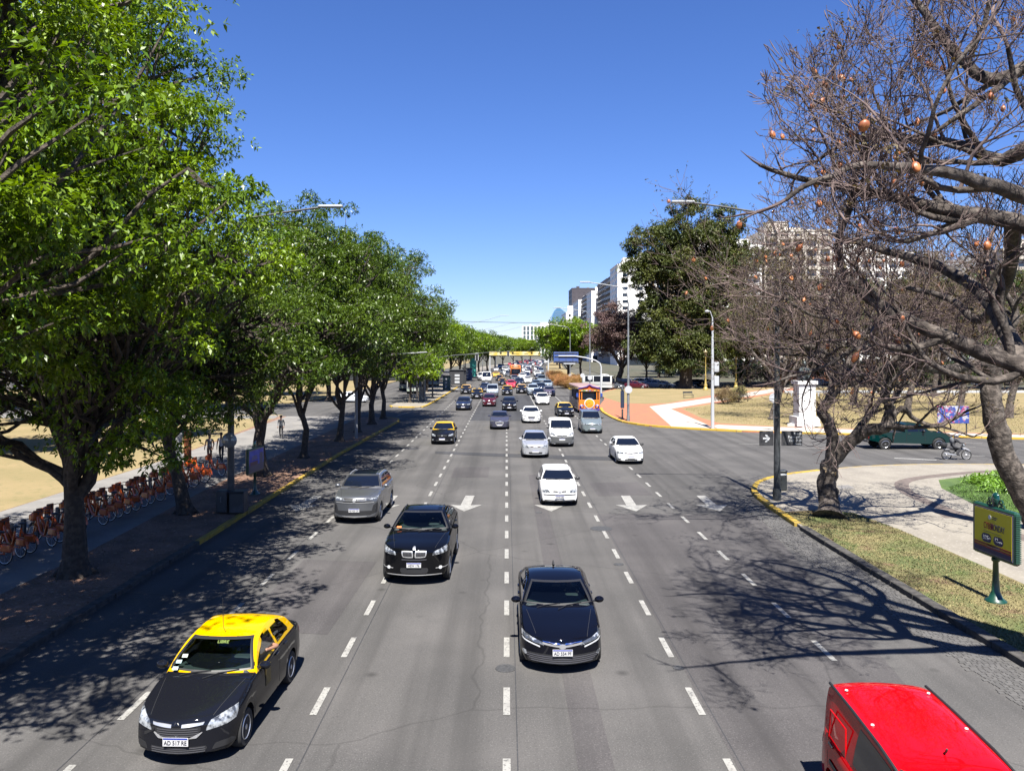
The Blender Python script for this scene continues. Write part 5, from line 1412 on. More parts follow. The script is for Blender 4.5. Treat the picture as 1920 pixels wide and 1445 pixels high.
x, y = gp(1360, 757, .12); shrub("round_bush", "broad brownish round bush on the plaza lawn beside the white mast", x, y, 1.6, 1.5, 2.1, leaf_mat("brown_bush_leaves", (.15, .10, .06), (.19, .15, .06), .2, .7), 5, 90, .4, 60, .09)
x, y = gp(1378, 755, .12); shrub("round_bush", "smaller olive bush touching the right of the broad brown bush", x + .6, y + .5, 1.3, 1.2, 2.1, leaf_mat("olive_bush_leaves", (.12, .12, .04), (.16, .14, .05), .2, .7), 6, 60, .4, 50, .09)
HD = leaf_mat("rust_hedge_leaves", (.30, .14, .06), (.22, .15, .05), .2, .7)
for i, (px, py, w_, lb) in enumerate(((1048, 721, 2.2, "rust brown hedge clump nearest the traffic"), (1062, 727, 2.2, "rust brown hedge clump behind the round sign"), (1080, 725, 2.2, "rust brown hedge clump left of the grey lamp"), (1040, 712, 2.0, "low rust hedge clump trailing along the median"))):
    x, y = gp(px, py, .12); shrub("hedge", lb, x, y, w_, 2.4, 2.2, HD, 20 + i, 90, .55, 130, .09, "rust coloured median hedge")
r = empty("bedding", (24, 38, .12)); tag(r, "leafy green bedding plants in the lawn behind the leaning trunk", "plant bed", kind=None); 
rng = np.random.default_rng(8); pts = np.column_stack([rng.uniform(-2, 6, 140), rng.uniform(-4, 4.6, 140), rng.uniform(.05, .3, 140)])
pts = pts[(pts[:, 0] * .8 + pts[:, 1] * .5 > -1.2)]; pts = pts[(pts[:, 1] < 4.2 - .0 * pts[:, 0])]
pts = pts[(pts[:, 0] + 24) / (pts[:, 1] + 38) * 1500 + 950 > 1822 - 6 * (pts[:, 1] > 2)]
V, Fq = leaf_cloud(rng, pts, np.full(len(pts), .26), 14, .30, 4, width=.2); np_mesh("foliage", V, Fq, leaf_mat("bedding_leaves", (.13, .24, .03), (.09, .16, .02), .3), r)
# ------------------------------------------------------------------ named cars nearest the camera
def place(o, x, y, rz=0.0): o.location = (x, y, .006); o.rotation_euler = (0, 0, rz); return o
BLACK = (.005, .0055, .008); YEL = (.46, .27, .0); WH = (.60, .60, .60); SIL = (.42, .43, .45); GRY = (.16, .17, .18); NAV = (.012, .016, .035)
tx = make_car("taxi", BLACK, Shell(L=4.34, W=1.74, H=1.53, zf=.78, zc=1.0, yc=1.22, yr=2.0, yrr=3.2, yd=3.85, zd=1.10, zt=1.05, r=.315, fo=.84, wb=2.63, rw=.70, bow=.27), 'taxi', roof=YEL, plate=("AD 517 RE", .46), interior=True, spokes=8)
place(tx, -5.37, 13.0, R(-1.5)); tag(tx, "black taxi with yellow roof nearest the camera at the lower left", "taxi")
b = MB(); z = .70; b.add([(0, -.06, z - .16), (.075, -.02, z - .03), (0, -.06, z + .10), (-.075, -.02, z - .03), (0, -.01, z - .10), (.04, .0, z - .03), (0, -.01, z + .05), (-.04, 0, z - .03)], [(0, 1, 5, 4), (1, 2, 6, 5), (2, 3, 7, 6), (3, 0, 4, 7)]); e = b.build("emblem", CHR, tx); e.location = (0, .045, -.02)
b = MB(); b.tube([(0, 2.12, 1.50), (0, 2.02, 1.62), (.03, 1.9, 2.2)], .006, 4); b.build("aerial", BLK, tx)
text("windscreen_text", "LIBRE", .09, mat("yellow_letter", (.7, .7, .2), .5), tx, (.06, 1.86, 1.40), rot=(R(35), 0, 0))
for sg in (-1, 1):
    b = MB(); b.box((sg * .875, 1.95, .78), (.006, .28, .34)); b.build("door_badge", mat("faded_gold", (.14, .10, .02), .6), tx)
for (xx, zz, c_) in ((-.62, 1.10, (.5, .6, .6)), (-.6, 1.18, (.35, .5, .5)), (-.53, 1.25, (.5, .55, .5))):
    b = MB(); yy = 1.36 + (zz - 1.1) * 1.35; b.box((xx, yy, zz), (.10, .004, .07), rx=-.9); b.build("windscreen_sticker", mat("sticker%d" % int(zz * 100), c_, .5), tx)
c1 = make_car("sedan", (.002, .0024, .005), Shell(L=4.62, W=1.78, H=1.46, zf=.76, zc=.98, yc=1.35, yr=2.2, yrr=3.35, yd=4.05, zd=1.10, zt=1.04, r=.33, fo=.95, wb=2.70, rw=.71, bow=.33, gbow=.26), 'sleek', plate=("AD 554 PF", .50), interior=True, spokes=5)
place(c1, 1.17, 16.72); tag(c1, "very dark blue sedan with wide chrome grille nearest the centre of the view", "sedan")
b = MB(); b.tube([(0, 3.3, 1.44), (0, 3.42, 1.53), (0, 3.46, 1.42)], [.035, .012, .03], 6); b.build("aerial_fin", BLK, c1)
c2 = make_car("suv", (.002, .0022, .003), Shell(L=4.88, W=1.98, H=1.80, zf=1.06, zc=1.26, yc=1.42, yr=2.28, yrr=3.3, yd=4.55, zd=1.33, zt=1.27, r=.40, fo=.90, wb=2.93, rw=.66, bow=.27, zb=.27), 'kidney', plate=("HEW 176", .62), interior=True, rails=BLK, sunroof=True)
place(c2, -2.68, 23.1, R(-.6)); tag(c2, "black coupe styled SUV with twin oval grille behind the nearest taxi", "SUV")
b = MB(); b.box((-.66, 1.63, 1.36), (.14, .004, .07), rx=-.9); b.build("windscreen_sticker", mat("sticker_orange", (.8, .2, .03), .5), c2)
c3 = make_car("suv", (.10, .105, .115), Shell(L=4.46, W=1.84, H=1.72, zf=1.04, zc=1.20, yc=1.2, yr=1.95, yrr=3.55, yd=4.25, zd=1.24, zt=1.2, r=.37, fo=.86, wb=2.68, rw=.72, bow=.24, zb=.24), 'suv', metallic=True, plate=("AE 420 CK", .56), rails=CHR, sunroof=True)
place(c3, -5.97, 31.3, R(-1)); tag(c3, "silver SUV with black glass roof in the left lane beside the yellow kerb", "SUV")
c4 = make_car("estate_car", WH, Shell(L=4.12, W=1.65, H=1.43, zf=.76, zc=.95, yc=1.12, yr=1.75, yrr=3.55, yd=3.98, zd=1.0, zt=.95, r=.29, fo=.80, wb=2.47, rw=.71, bow=.18, fw=.9), 'old', plate=("GWE 048", .44), rails=WHITEP, bump_dark=True, wagonwin=True)
place(c4, 2.32, 34.9); tag(c4, "white older estate car with roof rails driving over a lane arrow", "estate car")
c5 = make_car("hatchback", SIL, Shell(L=4.03, W=1.75, H=1.54, zf=.84, zc=1.02, yc=1.15, yr=1.85, yrr=3.2, yd=3.85, zd=1.05, zt=1.0, r=.31, fo=.82, wb=2.59, rw=.70, bow=.25), 'slots', metallic=True, plate=("", .44))
place(c5, 1.83, 50.6); tag(c5, "silver hatchback with small split grille just past the dark asphalt strip", "hatchback")
c6 = make_car("delivery_van", WH, Shell(L=4.05, W=1.74, H=1.86, zf=.95, zc=1.2, yc=.95, yr=1.62, yrr=3.85, yd=3.98, zd=1.25, zt=1.2, r=.31, fo=.80, wb=2.55, rw=.86, bow=.2, roofc=.04), 'vanlow', van=True, plate=("", .55), bump_dark=True)
place(c6, 3.92, 56.5); tag(c6, "white high roofed van with grey bumper beside the silver hatchback", "van")
c7 = make_car("sedan", WH, Shell(L=3.95, W=1.66, H=1.46, zf=.78, zc=.98, yc=1.12, yr=1.85, yrr=3.1, yd=3.75, zd=1.05, zt=1.0, r=.3, fo=.8, wb=2.47, rw=.70, bow=.2), 'bar', plate=("", .44), bump_dark=True)
place(c7, 7.45, 47.8, R(1)); tag(c7, "white hatchback by itself in the rightmost lane at the junction", "hatchback")
c8 = make_car("minivan", (.20, .24, .25), Shell(L=4.13, W=1.74, H=1.80, zf=.86, zc=1.15, yc=1.0, yr=1.65, yrr=3.85, yd=4.05, zd=1.15, zt=1.12, r=.31, fo=.8, wb=2.69, rw=.80, bow=.22), 'bar', metallic=True, plate=("", .42), bump_dark=True)
place(c8, 7.05, 65.6); tag(c8, "grey green minivan directly in front of the orange tram bus", "minivan")
c9 = make_car("taxi", BLACK, Shell(L=4.2, W=1.72, H=1.5, zf=.78, zc=.98, yc=1.15, yr=1.9, yrr=3.1, yd=3.75, zd=1.06, zt=1.02, r=.3, fo=.84, wb=2.5, rw=.70), 'plain', roof=YEL)
place(c9, -4.68, 57.9); tag(c9, "black and yellow taxi alone in the left lane before the junction", "taxi")
c10 = make_car("sedan", (.035, .036, .055), Shell(L=4.3, W=1.72, H=1.47, zf=.80, zc=1.0, yc=1.2, yr=2.0, yrr=3.1, yd=3.8, zd=1.05, zt=1.0, r=.31, fo=.84, wb=2.49, rw=.69, bow=.28), 'hex')
place(c10, -.62, 69.0); tag(c10, "dark violet grey sedan leading the pack in the centre lane", "sedan")
c11 = make_car("sedan", WH, Shell(L=4.5, W=1.78, H=1.45, zf=.80, zc=.98, yc=1.3, yr=2.1, yrr=3.3, yd=4.0, zd=1.06, zt=1.02, r=.32, fo=.9, wb=2.7, rw=.70, bow=.28), 'hex')
place(c11, 2.33, 75.0); tag(c11, "white sedan with hexagonal grille ahead of the silver hatchback", "sedan")
c12 = make_car("taxi", BLACK, Shell(L=4.3, W=1.7, H=1.43, zf=.76, zc=.95, yc=1.2, yr=1.95, yrr=3.1, yd=3.75, zd=1.02, zt=.98, r=.3, fo=.84, wb=2.5, rw=.70), 'plain', roof=(.52, .34, .05))
place(c12, 6.15, 81.8, R(3)); tag(c12, "black taxi with pale yellow roof left of the orange tram bus", "taxi")
# red van at the lower right corner
c13 = make_car("van", (.38, .0012, .004), Shell(L=4.2, W=1.70, H=1.82, zf=.86, zc=1.15, yc=.85, yr=1.32, yrr=4.02, yd=4.14, zd=1.15, zt=1.1, r=.31, fo=.8, wb=2.7, rw=.82, bow=.22, roofc=.06), 'vanlow', van=True, bump_dark=True)
place(c13, 5.27, 8.15, R(-5)); tag(c13, "bright red panel van cut by the lower right corner of the view", "van")
for sg in (-1, 1):
    b = MB(); pts = [(sg * (.70 * (.94 if y < 1.2 else 1)), y, z) for y, z in ((.95, 1.3), (1.15, 1.55), (1.38, 1.735), (2.0, 1.775), (3.0, 1.775), (3.98, 1.75))]; b.tube(pts, .022, 6); b.build("roof_channel", BLK, c13, True)
    b = MB(); b.rbox((sg * .858, 2.75, .80), (.02, 1.5, .07), .008); b.build("rubbing_strip", BLK, c13)
    b = MB(); b.tube([(sg * .80, 2.95 , 1.02), (sg * .80, 2.95, 1.52), (sg * .80, 3.62, 1.5), (sg * .82, 3.66, 1.04), (sg * .82, 2.95, 1.0)], .012, 5); pn = b.build("panel_recess", PAINT, c13, True); pn.color = (.40, .002, .005, 1)
for x_, y_ in ((-.58, 3.6), (.58, 3.6), (-.6, 2.5), (.6, 2.5)):
    b = MB(); b.lathe([(.025, 0), (.02, .012)], 10, c=(x_, y_, 1.80)); b.build("roof_stud", mat("lamp_white"), c13)
b = MB(); b.tube([(0, 1.78, 1.81), (.0, 1.72, 1.86), (0, 1.7, 1.9)], .014, 5); b.build("aerial", BLK, c13)

# ------------------------------------------------------------------ shared prototypes for the traffic behind
protos = {}
KEY = (.5, .25, .125)
def proto(k, *a, **kw):
    o = make_car(kw.pop('nm'), KEY, *a, **kw); protos[k] = [o, False]; return o
proto('sedan', Shell(L=4.4, W=1.72, H=1.45, fo=.85), 'plain', nm='sedan')
proto('sedan2', Shell(L=4.45, W=1.76, H=1.47, zf=.8, bow=.3), 'bar', nm='sedan')
proto('hatch', Shell(L=3.9, W=1.70, H=1.5, yc=1.05, yr=1.75, yrr=3.2, yd=3.75, zd=1.05, zt=1.0, wb=2.45, zf=.8, zc=1.0), 'slots', nm='hatchback')
proto('suv', Shell(L=4.4, W=1.82, H=1.66, zf=.95, zc=1.12, yc=1.15, yr=1.85, yrr=3.6, yd=4.25, zd=1.12, zt=1.08, r=.35, zb=.25), 'suv', nm='suv')
proto('van', Shell(L=4.1, W=1.76, H=1.88, zf=.92, zc=1.18, yc=.98, yr=1.6, yrr=3.9, yd=4.05, zd=1.2, zt=1.15, rw=.84), 'vanlow', van=True, nm='van', bump_dark=True)
proto('taxi', Shell(L=4.3, W=1.71, H=1.45, fo=.85), 'plain', roof=YEL, nm='taxi')
proto('minibus', Shell(L=5.6, W=2.0, H=2.55, zf=1.1, zc=1.45, yc=.9, yr=1.6, yrr=5.4, yd=5.55, zd=1.5, zt=1.45, r=.36, wb=3.4, fo=.95, rw=.88), 'vanlow', van=True, nm='minibus')
NEARSKIP = ()
TINY = ("door_seam", "bonnet_seam", "wiper", "fog_light", "emblem", "fog_light_recess", "door_handle", "bumper_strip", "chrome_strip", "air_intake", "skid_plate", "underbody", "rear_window", "tail_light", "rim")
def traffic(kind, color, px, py, label, group, rz=0.0, cat=None, taxiroof=None, xy=None):
    p = protos[kind]
    if xy: x, y = xy
    else: x, y = gp(px, py, .18)
    skip = TINY if y > 190 else ()
    o = copy_tree(p[0], None, skip)
    for ch in [o] + list(o.children_recursive):
        if abs(ch.color[0] - KEY[0]) < .01 and abs(ch.color[1] - KEY[1]) < .01: ch.color = (*color, 1)
        if ch.name.startswith("roof") and not ch.name.startswith("roof_") and taxiroof: ch.color = (*taxiroof, 1)
    o.location = (x, y, .006); o.rotation_euler = (0, 0, rz)
    tag(o, label, cat or {'sedan': 'sedan', 'sedan2': 'sedan', 'hatch': 'hatchback', 'suv': 'SUV', 'van': 'van', 'taxi': 'taxi', 'minibus': 'minibus'}[kind], group)
    return o
GQ = "cars queueing towards the camera on the avenue"
BB = (.010, .014, .028); DG = (.05, .055, .065); BG = (.10, .13, .17); RD = (.45, .03, .05); MAR = (.05, .008, .014); PW = (.58, .57, .57)
TYR = (.5, .30, .08)
T = [('sedan2', BB, 868, 767, "dark navy sedan leading the far left lane"), ('hatch', MAR, 917, 760, "very dark maroon hatchback with red lower corners"), ('hatch', BLACK, 955, 768, "black hatchback just ahead of the violet grey sedan's roof"),
     ('sedan2', PW, 1018, 757, "white sedan with dark lower grille among the right lanes"), ('taxi', BLACK, 894, 746, "taxi with pale roof behind the navy sedan"), ('taxi', BLACK, 873, 737, "taxi with orange tinted roof nearest the traffic island"),
     ('taxi', BLACK, 951, 739, "yellow roofed taxi left of centre in the queue"), ('taxi', BLACK, 978, 736, "yellow roofed taxi right of centre in the queue"), ('van', (.26, .30, .36), 923, 743, "blue grey van behind the maroon hatchback"),
     ('sedan', BB, 909, 733, "dark sedan half hidden behind the blue grey van"), ('minibus', WH, 912, 719, "tall white minibus in the left lanes"), ('van', WH, 902, 712, "white van left of the tall white minibus"),
     ('sedan', RD, 958, 726, "bright red sedan in the middle of the queue"), ('sedan', BB, 974, 721, "dark sedan right behind the bright red one"), ('suv', (.25, .29, .34), 1000, 739, "silver blue SUV stopped by the solid white line"),
     ('sedan2', BB, 1011, 747, "dark car hidden behind the white sedan's roof"), ('sedan', (.06, .05, .07), 1031, 741, "dark plum sedan at the right edge of the queue"), ('sedan', BG, 1006, 726, "steel blue sedan behind the silver blue SUV"),
     ('suv', (.16, .2, .25), 1027, 728, "blue grey car second from the median edge"), ('sedan2', BB, 1015, 733, "dark sedan between the SUV and the plum car"), ('van', BG, 1016, 719, "blue grey van close to the median"),
     ('taxi', BLACK, 942, 721, "taxi with a bright number plate behind the left taxi pair"), ('sedan', DG, 965, 714, "dark car in front of the far orange bus"), ('sedan', WH, 990, 717, "white sedan in the right queue ahead of the steel blue one"),
     ('taxi', (.5, .32, .04), 930, 706, "yellow taxi under the trees on the left"), ('taxi', BLACK, 936, 713, "taxi beneath the tree shade behind the minibus"), ('hatch', WH, 949, 702, "white hatchback in the tree shade on the left"),
     ('hatch', DG, 953, 705, "grey hatchback in the tree shade left of the orange bus"), ('sedan', (.5, .52, .55), 980, 709, "pale silver sedan right of the orange bus"), ('sedan', BB, 988, 707, "dark sedan behind the far white sedan"),
     ('suv', WH, 1008, 705, "white SUV in the far right lane near the hedge"), ('sedan', BB, 1011, 711, "dark teal sedan near the hedge"), ('sedan2', MAR, 993, 699, "reddish car in the far middle lane"), ('van', WH, 1007, 696, "white van in the far right lane"),
     ('sedan', (.3, .1, .08), 991, 694, "dull red car far up the avenue"), ('sedan', WH, 984, 697, "white car far up the avenue left of the dull red one"), ('suv', BG, 986, 688, "slate blue car far up the avenue near the left trees")]
for k, c_, px, py, lb in T: traffic(k, c_, px, py, lb, GQ, taxiroof=(TYR if k == 'taxi' and py < 738 else None))
rnd = random.Random(12)
palette = [(WH, "white"), (WH, "white"), (PW, "off white"), (SIL, "silver"), (BG, "slate blue"), (BB, "dark navy"), (DG, "charcoal"), (RD, "red"), ((.3, .05, .04), "brick red"), ((.5, .5, .52), "pale grey")]
lanes = [-5.4, -1.8, 1.8, 5.4, 9.0]; names = ["leftmost", "second", "middle", "fourth", "rightmost"]
bands = ["just beyond the orange bus", "midway to the yellow banner", "beneath the yellow banner", "past the yellow banner", "at the far end of the queue", "at the very end of the visible avenue"]
for li, lx in enumerate(lanes):
    y = 232 + rnd.uniform(0, 8); bi = 0
    while y < 520:
        c_, cn = rnd.choice(palette); k = rnd.choice(['sedan', 'hatch', 'suv', 'sedan2', 'van'])
        kn = {'sedan': 'sedan', 'sedan2': 'sedan', 'hatch': 'hatchback', 'suv': 'SUV', 'van': 'van'}[k]
        if not (li == 0 and rnd.random() < .4):
            traffic(k, c_, 0, 0, "tiny %s %s in the %s lane %s" % (cn, kn, names[li], bands[min(5, int((y - 232) / 48))]), GQ, xy=(lx + bend(y) + rnd.uniform(-.3, .3), y))
        y += rnd.uniform(11, 24)
# parked along the back of the plaza
GP_ = "cars parked behind the plaza lawn"
for i, (px, py, k, c_, lb) in enumerate(((1159, 727.5, 'hatch', DG, "dark hatchback parked beside the white camper"), (1171, 728.5, 'sedan', DG, "grey sedan parked left of the round white disc"), (1196, 727, 'van', BLACK, "black van parked in the shade right of the lamp"), (1216, 727.5, 'sedan', MAR, "maroon sedan parked in front of two yellow roofed taxis"),
        (1252, 727, 'suv', BG, "blue SUV parked left of the broad tree trunk"), (1268, 727, 'sedan', BG, "blue sedan parked against the broad tree trunk"), (1306, 726, 'sedan', DG, "dark sedan parked right of the broad tree trunk"), (1334, 726, 'suv', BLACK, "black SUV parked behind the white mast"))):
    traffic(k, c_, px, py, lb, GP_, rz=R(62) if i < 4 else R(55))
for px, py, k, c_, lb in ((1203, 721, 'sedan', WH, "white sedan on the back street behind the maroon parked car"), (1222, 721, 'hatch', WH, "white hatchback on the back street left of the broad tree"), (1240, 720, 'sedan', SIL, "silver sedan on the back street nearest the broad tree"), (1153, 712, 'hatch', WH, "white hatchback glimpsed above the camper roof"),
        (1866, 722, 'suv', SIL, "silver car beyond the white rail at the far right"), (1560, 722, 'sedan', BB, "dark car on the back street behind the statue"), (1905, 719, 'sedan', DG, "grey car beyond the white rail cut by the right edge")):
    traffic(k, c_, px, py, lb, "cars on the street behind the plaza", rz=R(90))
traffic('taxi', BLACK, 1211, 724, "taxi showing its yellow roof behind the maroon parked car", GP_, rz=R(80)); traffic('taxi', BLACK, 1348, 722, "taxi with bright yellow roof right of the white mast", GP_, rz=R(90))
traffic('sedan', (.5, .52, .55), 690, 752, "pale sedan glimpsed between the left trunks on the side street", None, rz=R(75))
for k, p in protos.items():
    if not p[1]:
        for ch in list(p[0].children_recursive): bpy.data.objects.remove(ch)
        bpy.data.objects.remove(p[0])

# ------------------------------------------------------------------ buses
def bus(name, label, x, y, L, W, Hh, body, low, rz, cat="bus", group=None):
    r = empty(name, (x, y, .006), rz); tag(r, label, cat, group)
    b = MB(); b.rbox((0, L / 2, .45 + (Hh - .45) / 2), (W, L, Hh - .45), .14); b.build("body", [body], r, True, 50)
    b = MB(); b.rbox((0, L / 2, .62), (W + .02, L + .02, .5), .1); b.build("skirt", low, r)
    b = MB(); b.rbox((0, -.012, 1.75), (W * .90, .03, 1.35), .06); b.build("windscreen", GLASS, r)
    b = MB(); b.rbox((0, -.02, Hh - .33), (W * .7, .03, .24), .03); b.build("destination_sign", BLK, r)
    b = MB(); b.box((0, -.04, Hh - .33), (W * .45, .01, .12)); b.build("destination_text", mat("led_amber", (.6, .5, .3), .5), r)
    for sg in (-1, 1):
        for k in range(int(L / 1.6)):
            b = MB(); b.rbox((sg * (W / 2 + .004), 1.0 + k * 1.55, 1.95), (.02, 1.4, 1.0), .008); b.build("side_window", GLASS, r)
        b = MB(); b.rbox((sg * W * .38, -.02, .85), (.34, .05, .2), .02); b.build("headlight", LAMP, r)
        b = MB(); b.tube([(sg * W * .5, .1, 2.6), (sg * (W * .5 + .25), -.2, 2.5), (sg * (W * .5 + .25), -.2, 1.9)], .03, 5); b.rbox((sg * (W * .5 + .25), -.2, 2.0), (.2, .08, .42), .02); b.build("mirror", BLK, r)
    add_wheels(r, [(s_ * (W / 2 - .14), yy) for s_ in (-1, 1) for yy in (2.3, L - 2.8)], .48, .28, 7)
    b = MB(); b.rbox((0, -.04, .6), (.42, .02, .13), .004); b.build("number_plate", PLATE, r)
    return r
LG = mat("bus_pale_green", (.48, .56, .46), .35, coat=.5); WB = mat("bus_white", (.74, .76, .74), .3, coat=.5)
x, y = gp(762, 729, .3); bus("city_bus", "pale green city bus, the rear one of the pair left of the island", x, y, 11, 2.5, 3.3, WB, LG, R(8), group="buses beside the traffic island")
x, y = gp(778, 735, .3); bus("city_bus", "pale green city bus, the front one of the pair left of the island", x, y, 11, 2.5, 3.2, WB, LG, R(8), group="buses beside the traffic island")
x, y = gp(802, 725, .3); bus("city_bus", "pale green city bus glimpsed between the island tree stems", x + .3, y + 7, 10, 2.5, 3.1, WB, LG, R(8), group="buses beside the traffic island")
x, y = gp(967, 708, .2); bus("city_bus", "orange and white bus in the middle of the far traffic", x, y, 11, 2.5, 3.3, mat("bus_orange", (.75, .20, .03), .4, coat=.5), WB, R(2))
# camper van
x, y = gp(1137, 729, .2); r = bus("camper_van", "boxy white camper van parked at the corner of the plaza", x + 1.2, y, 5.4, 2.0, 2.5, mat("bus_white"), mat("bus_white"), R(70), cat="camper van")
# orange sightseeing tram bus
OR = mat("tram_orange", (.85, .25, .01), .35, coat=.6); PU = mat("tram_purple", (.07, .03, .30), .4); PK = mat("tram_side_mauve", (.32, .22, .22), .5, noise=(1.3, (.45, .28, .2), .45, .6))
x, y = gp(1105, 769, .35); r = empty("tram_bus", (x, y, .006), R(2)); tag(r, "orange and purple sightseeing tram bus with round front emblem", "tram bus")
TW, TL, TH = 2.3, 9.0, 3.0
b = MB(); b.rbox((0, TL / 2, .75), (TW, TL, .9), .08); b.rbox((0, .06, .95), (TW, .16, 1.1), .07)
for xx in (-TW / 2 + .07, -TW * .36, TW * .36, TW / 2 - .07): b.box((xx, .08, 1.95), (.1, .1, 1.2))
b.rbox((0, .1, 2.55), (TW, .3, .35), .05); b.build("body", OR, r)
b = MB(); b.rbox((0, .14, 1.98), (TW * .74, .05, .95), .03); b.rbox((-TW * .43, .14, 1.95), (TW * .1, .05, .9), .02); b.rbox((TW * .43, .14, 1.95), (TW * .1, .05, .9), .02); b.build("windscreen", GLASS, r)
b = MB(); b.rbox((0, TL / 2 + .3, 2.85), (TW + .16, TL, .22), .1); b.build("roof", mat("tram_roof", (.42, .28, .26), .6), r)
b = MB(); b.tube([(-TW / 2 - .08, -.05, 2.66), (-TW * .3, -.12, 2.84), (-.3, -.14, 2.92), (0, -.14, 3.12), (.3, -.14, 2.92), (TW * .3, -.12, 2.84), (TW / 2 + .08, -.05, 2.66)], .06, 6); b.build("roof_trim", PU, r)
b = MB(); b.add([(-TW / 2 - .05, -.02, 2.62), (TW / 2 + .05, -.02, 2.62), (TW * .3, -.06, 2.82), (0, -.08, 3.06), (-TW * .3, -.06, 2.82)], [(0, 1, 2, 3, 4)]); b.build("pediment", mat("tram_red_orange", (.8, .10, .03), .5), r)
b = MB(); b.rbox((0, -.03, 2.5), (TW * .8, .04, .2), .02); b.build("title_board", mat("tram_cream", (.75, .65, .35), .5), r)
for xx, c_ in ((-.55, (.1, .4, .15)), (-.3, (.7, .7, .7)), (.05, (.3, .15, .5)), (.35, (.7, .15, .1)), (.6, (.75, .6, .1))):
    b = MB(); b.rbox((xx, -.056, 2.5), (.16, .01, .13), .004); b.build("title_letter_block", mat("tl%d" % int(xx * 100), c_, .5), r)
b = MB(); b.lathe([(.56, 0), (.56, -.05), (.48, -.07), (.48, -.05)], 28, axis='Y', c=(0, -.04, 1.1)); b.build("emblem_ring", mat("lamp_white"), r, True)
b = MB(); b.lathe([(.48, 0), (.48, -.04), (.3, -.06)], 28, axis='Y', c=(0, -.06, 1.1)); b.build("emblem_disc", mat("tram_emblem_amber", (.85, .42, .02), .4, noise=(3, (.85, .25, .02), .5, .6)), r, True)
for sg in (-1, 1):
    b = MB(); b.ball((sg * .85, -.08, .78), (.24, .1, .22)); b.build("lamp_housing", PU, r, True)
    b = MB(); b.ball((sg * .88, -.16, .88), (.1, .05, .1)); b.build("headlight", mat("lamp_white"), r, True)
    b = MB(); b.ball((sg * .8, -.16, .68), (.11, .05, .1)); b.build("fog_light", mat("tram_orange"), r, True)
    b = MB(); b.rbox((sg * (TW / 2 + .18), -.05, 2.0), (.22, .1, .42), .03); b.build("mirror", mat("tram_blue", (.03, .08, .4), .4), r)
    for k in range(6):
        b = MB(); b.box((sg * (TW / 2 - .02), .9 + k * 1.5, 2.0), (.06, .1, 1.3)); b.build("side_post", mat("tram_side_mauve"), r)
    b = MB(); b.rbox((sg * (TW / 2 + .01), TL / 2 + .2, .95), (.04, TL - .8, .9), .01); b.build("side_panel", mat("tram_side_mauve"), r)
b = MB(); b.box((0, TL / 2 + .3, 1.85), (TW - .4, TL - 1, .9)); b.build("seating", SEAT, r)
b = MB(); b.rbox((0, -.02, .42), (TW * .96, .25, .24), .04); b.build("bumper", PU, r)
add_wheels(r, [(s_ * (TW / 2 - .14), yy) for s_ in (-1, 1) for yy in (1.6, TL - 1.8)], .42, .24, 7)

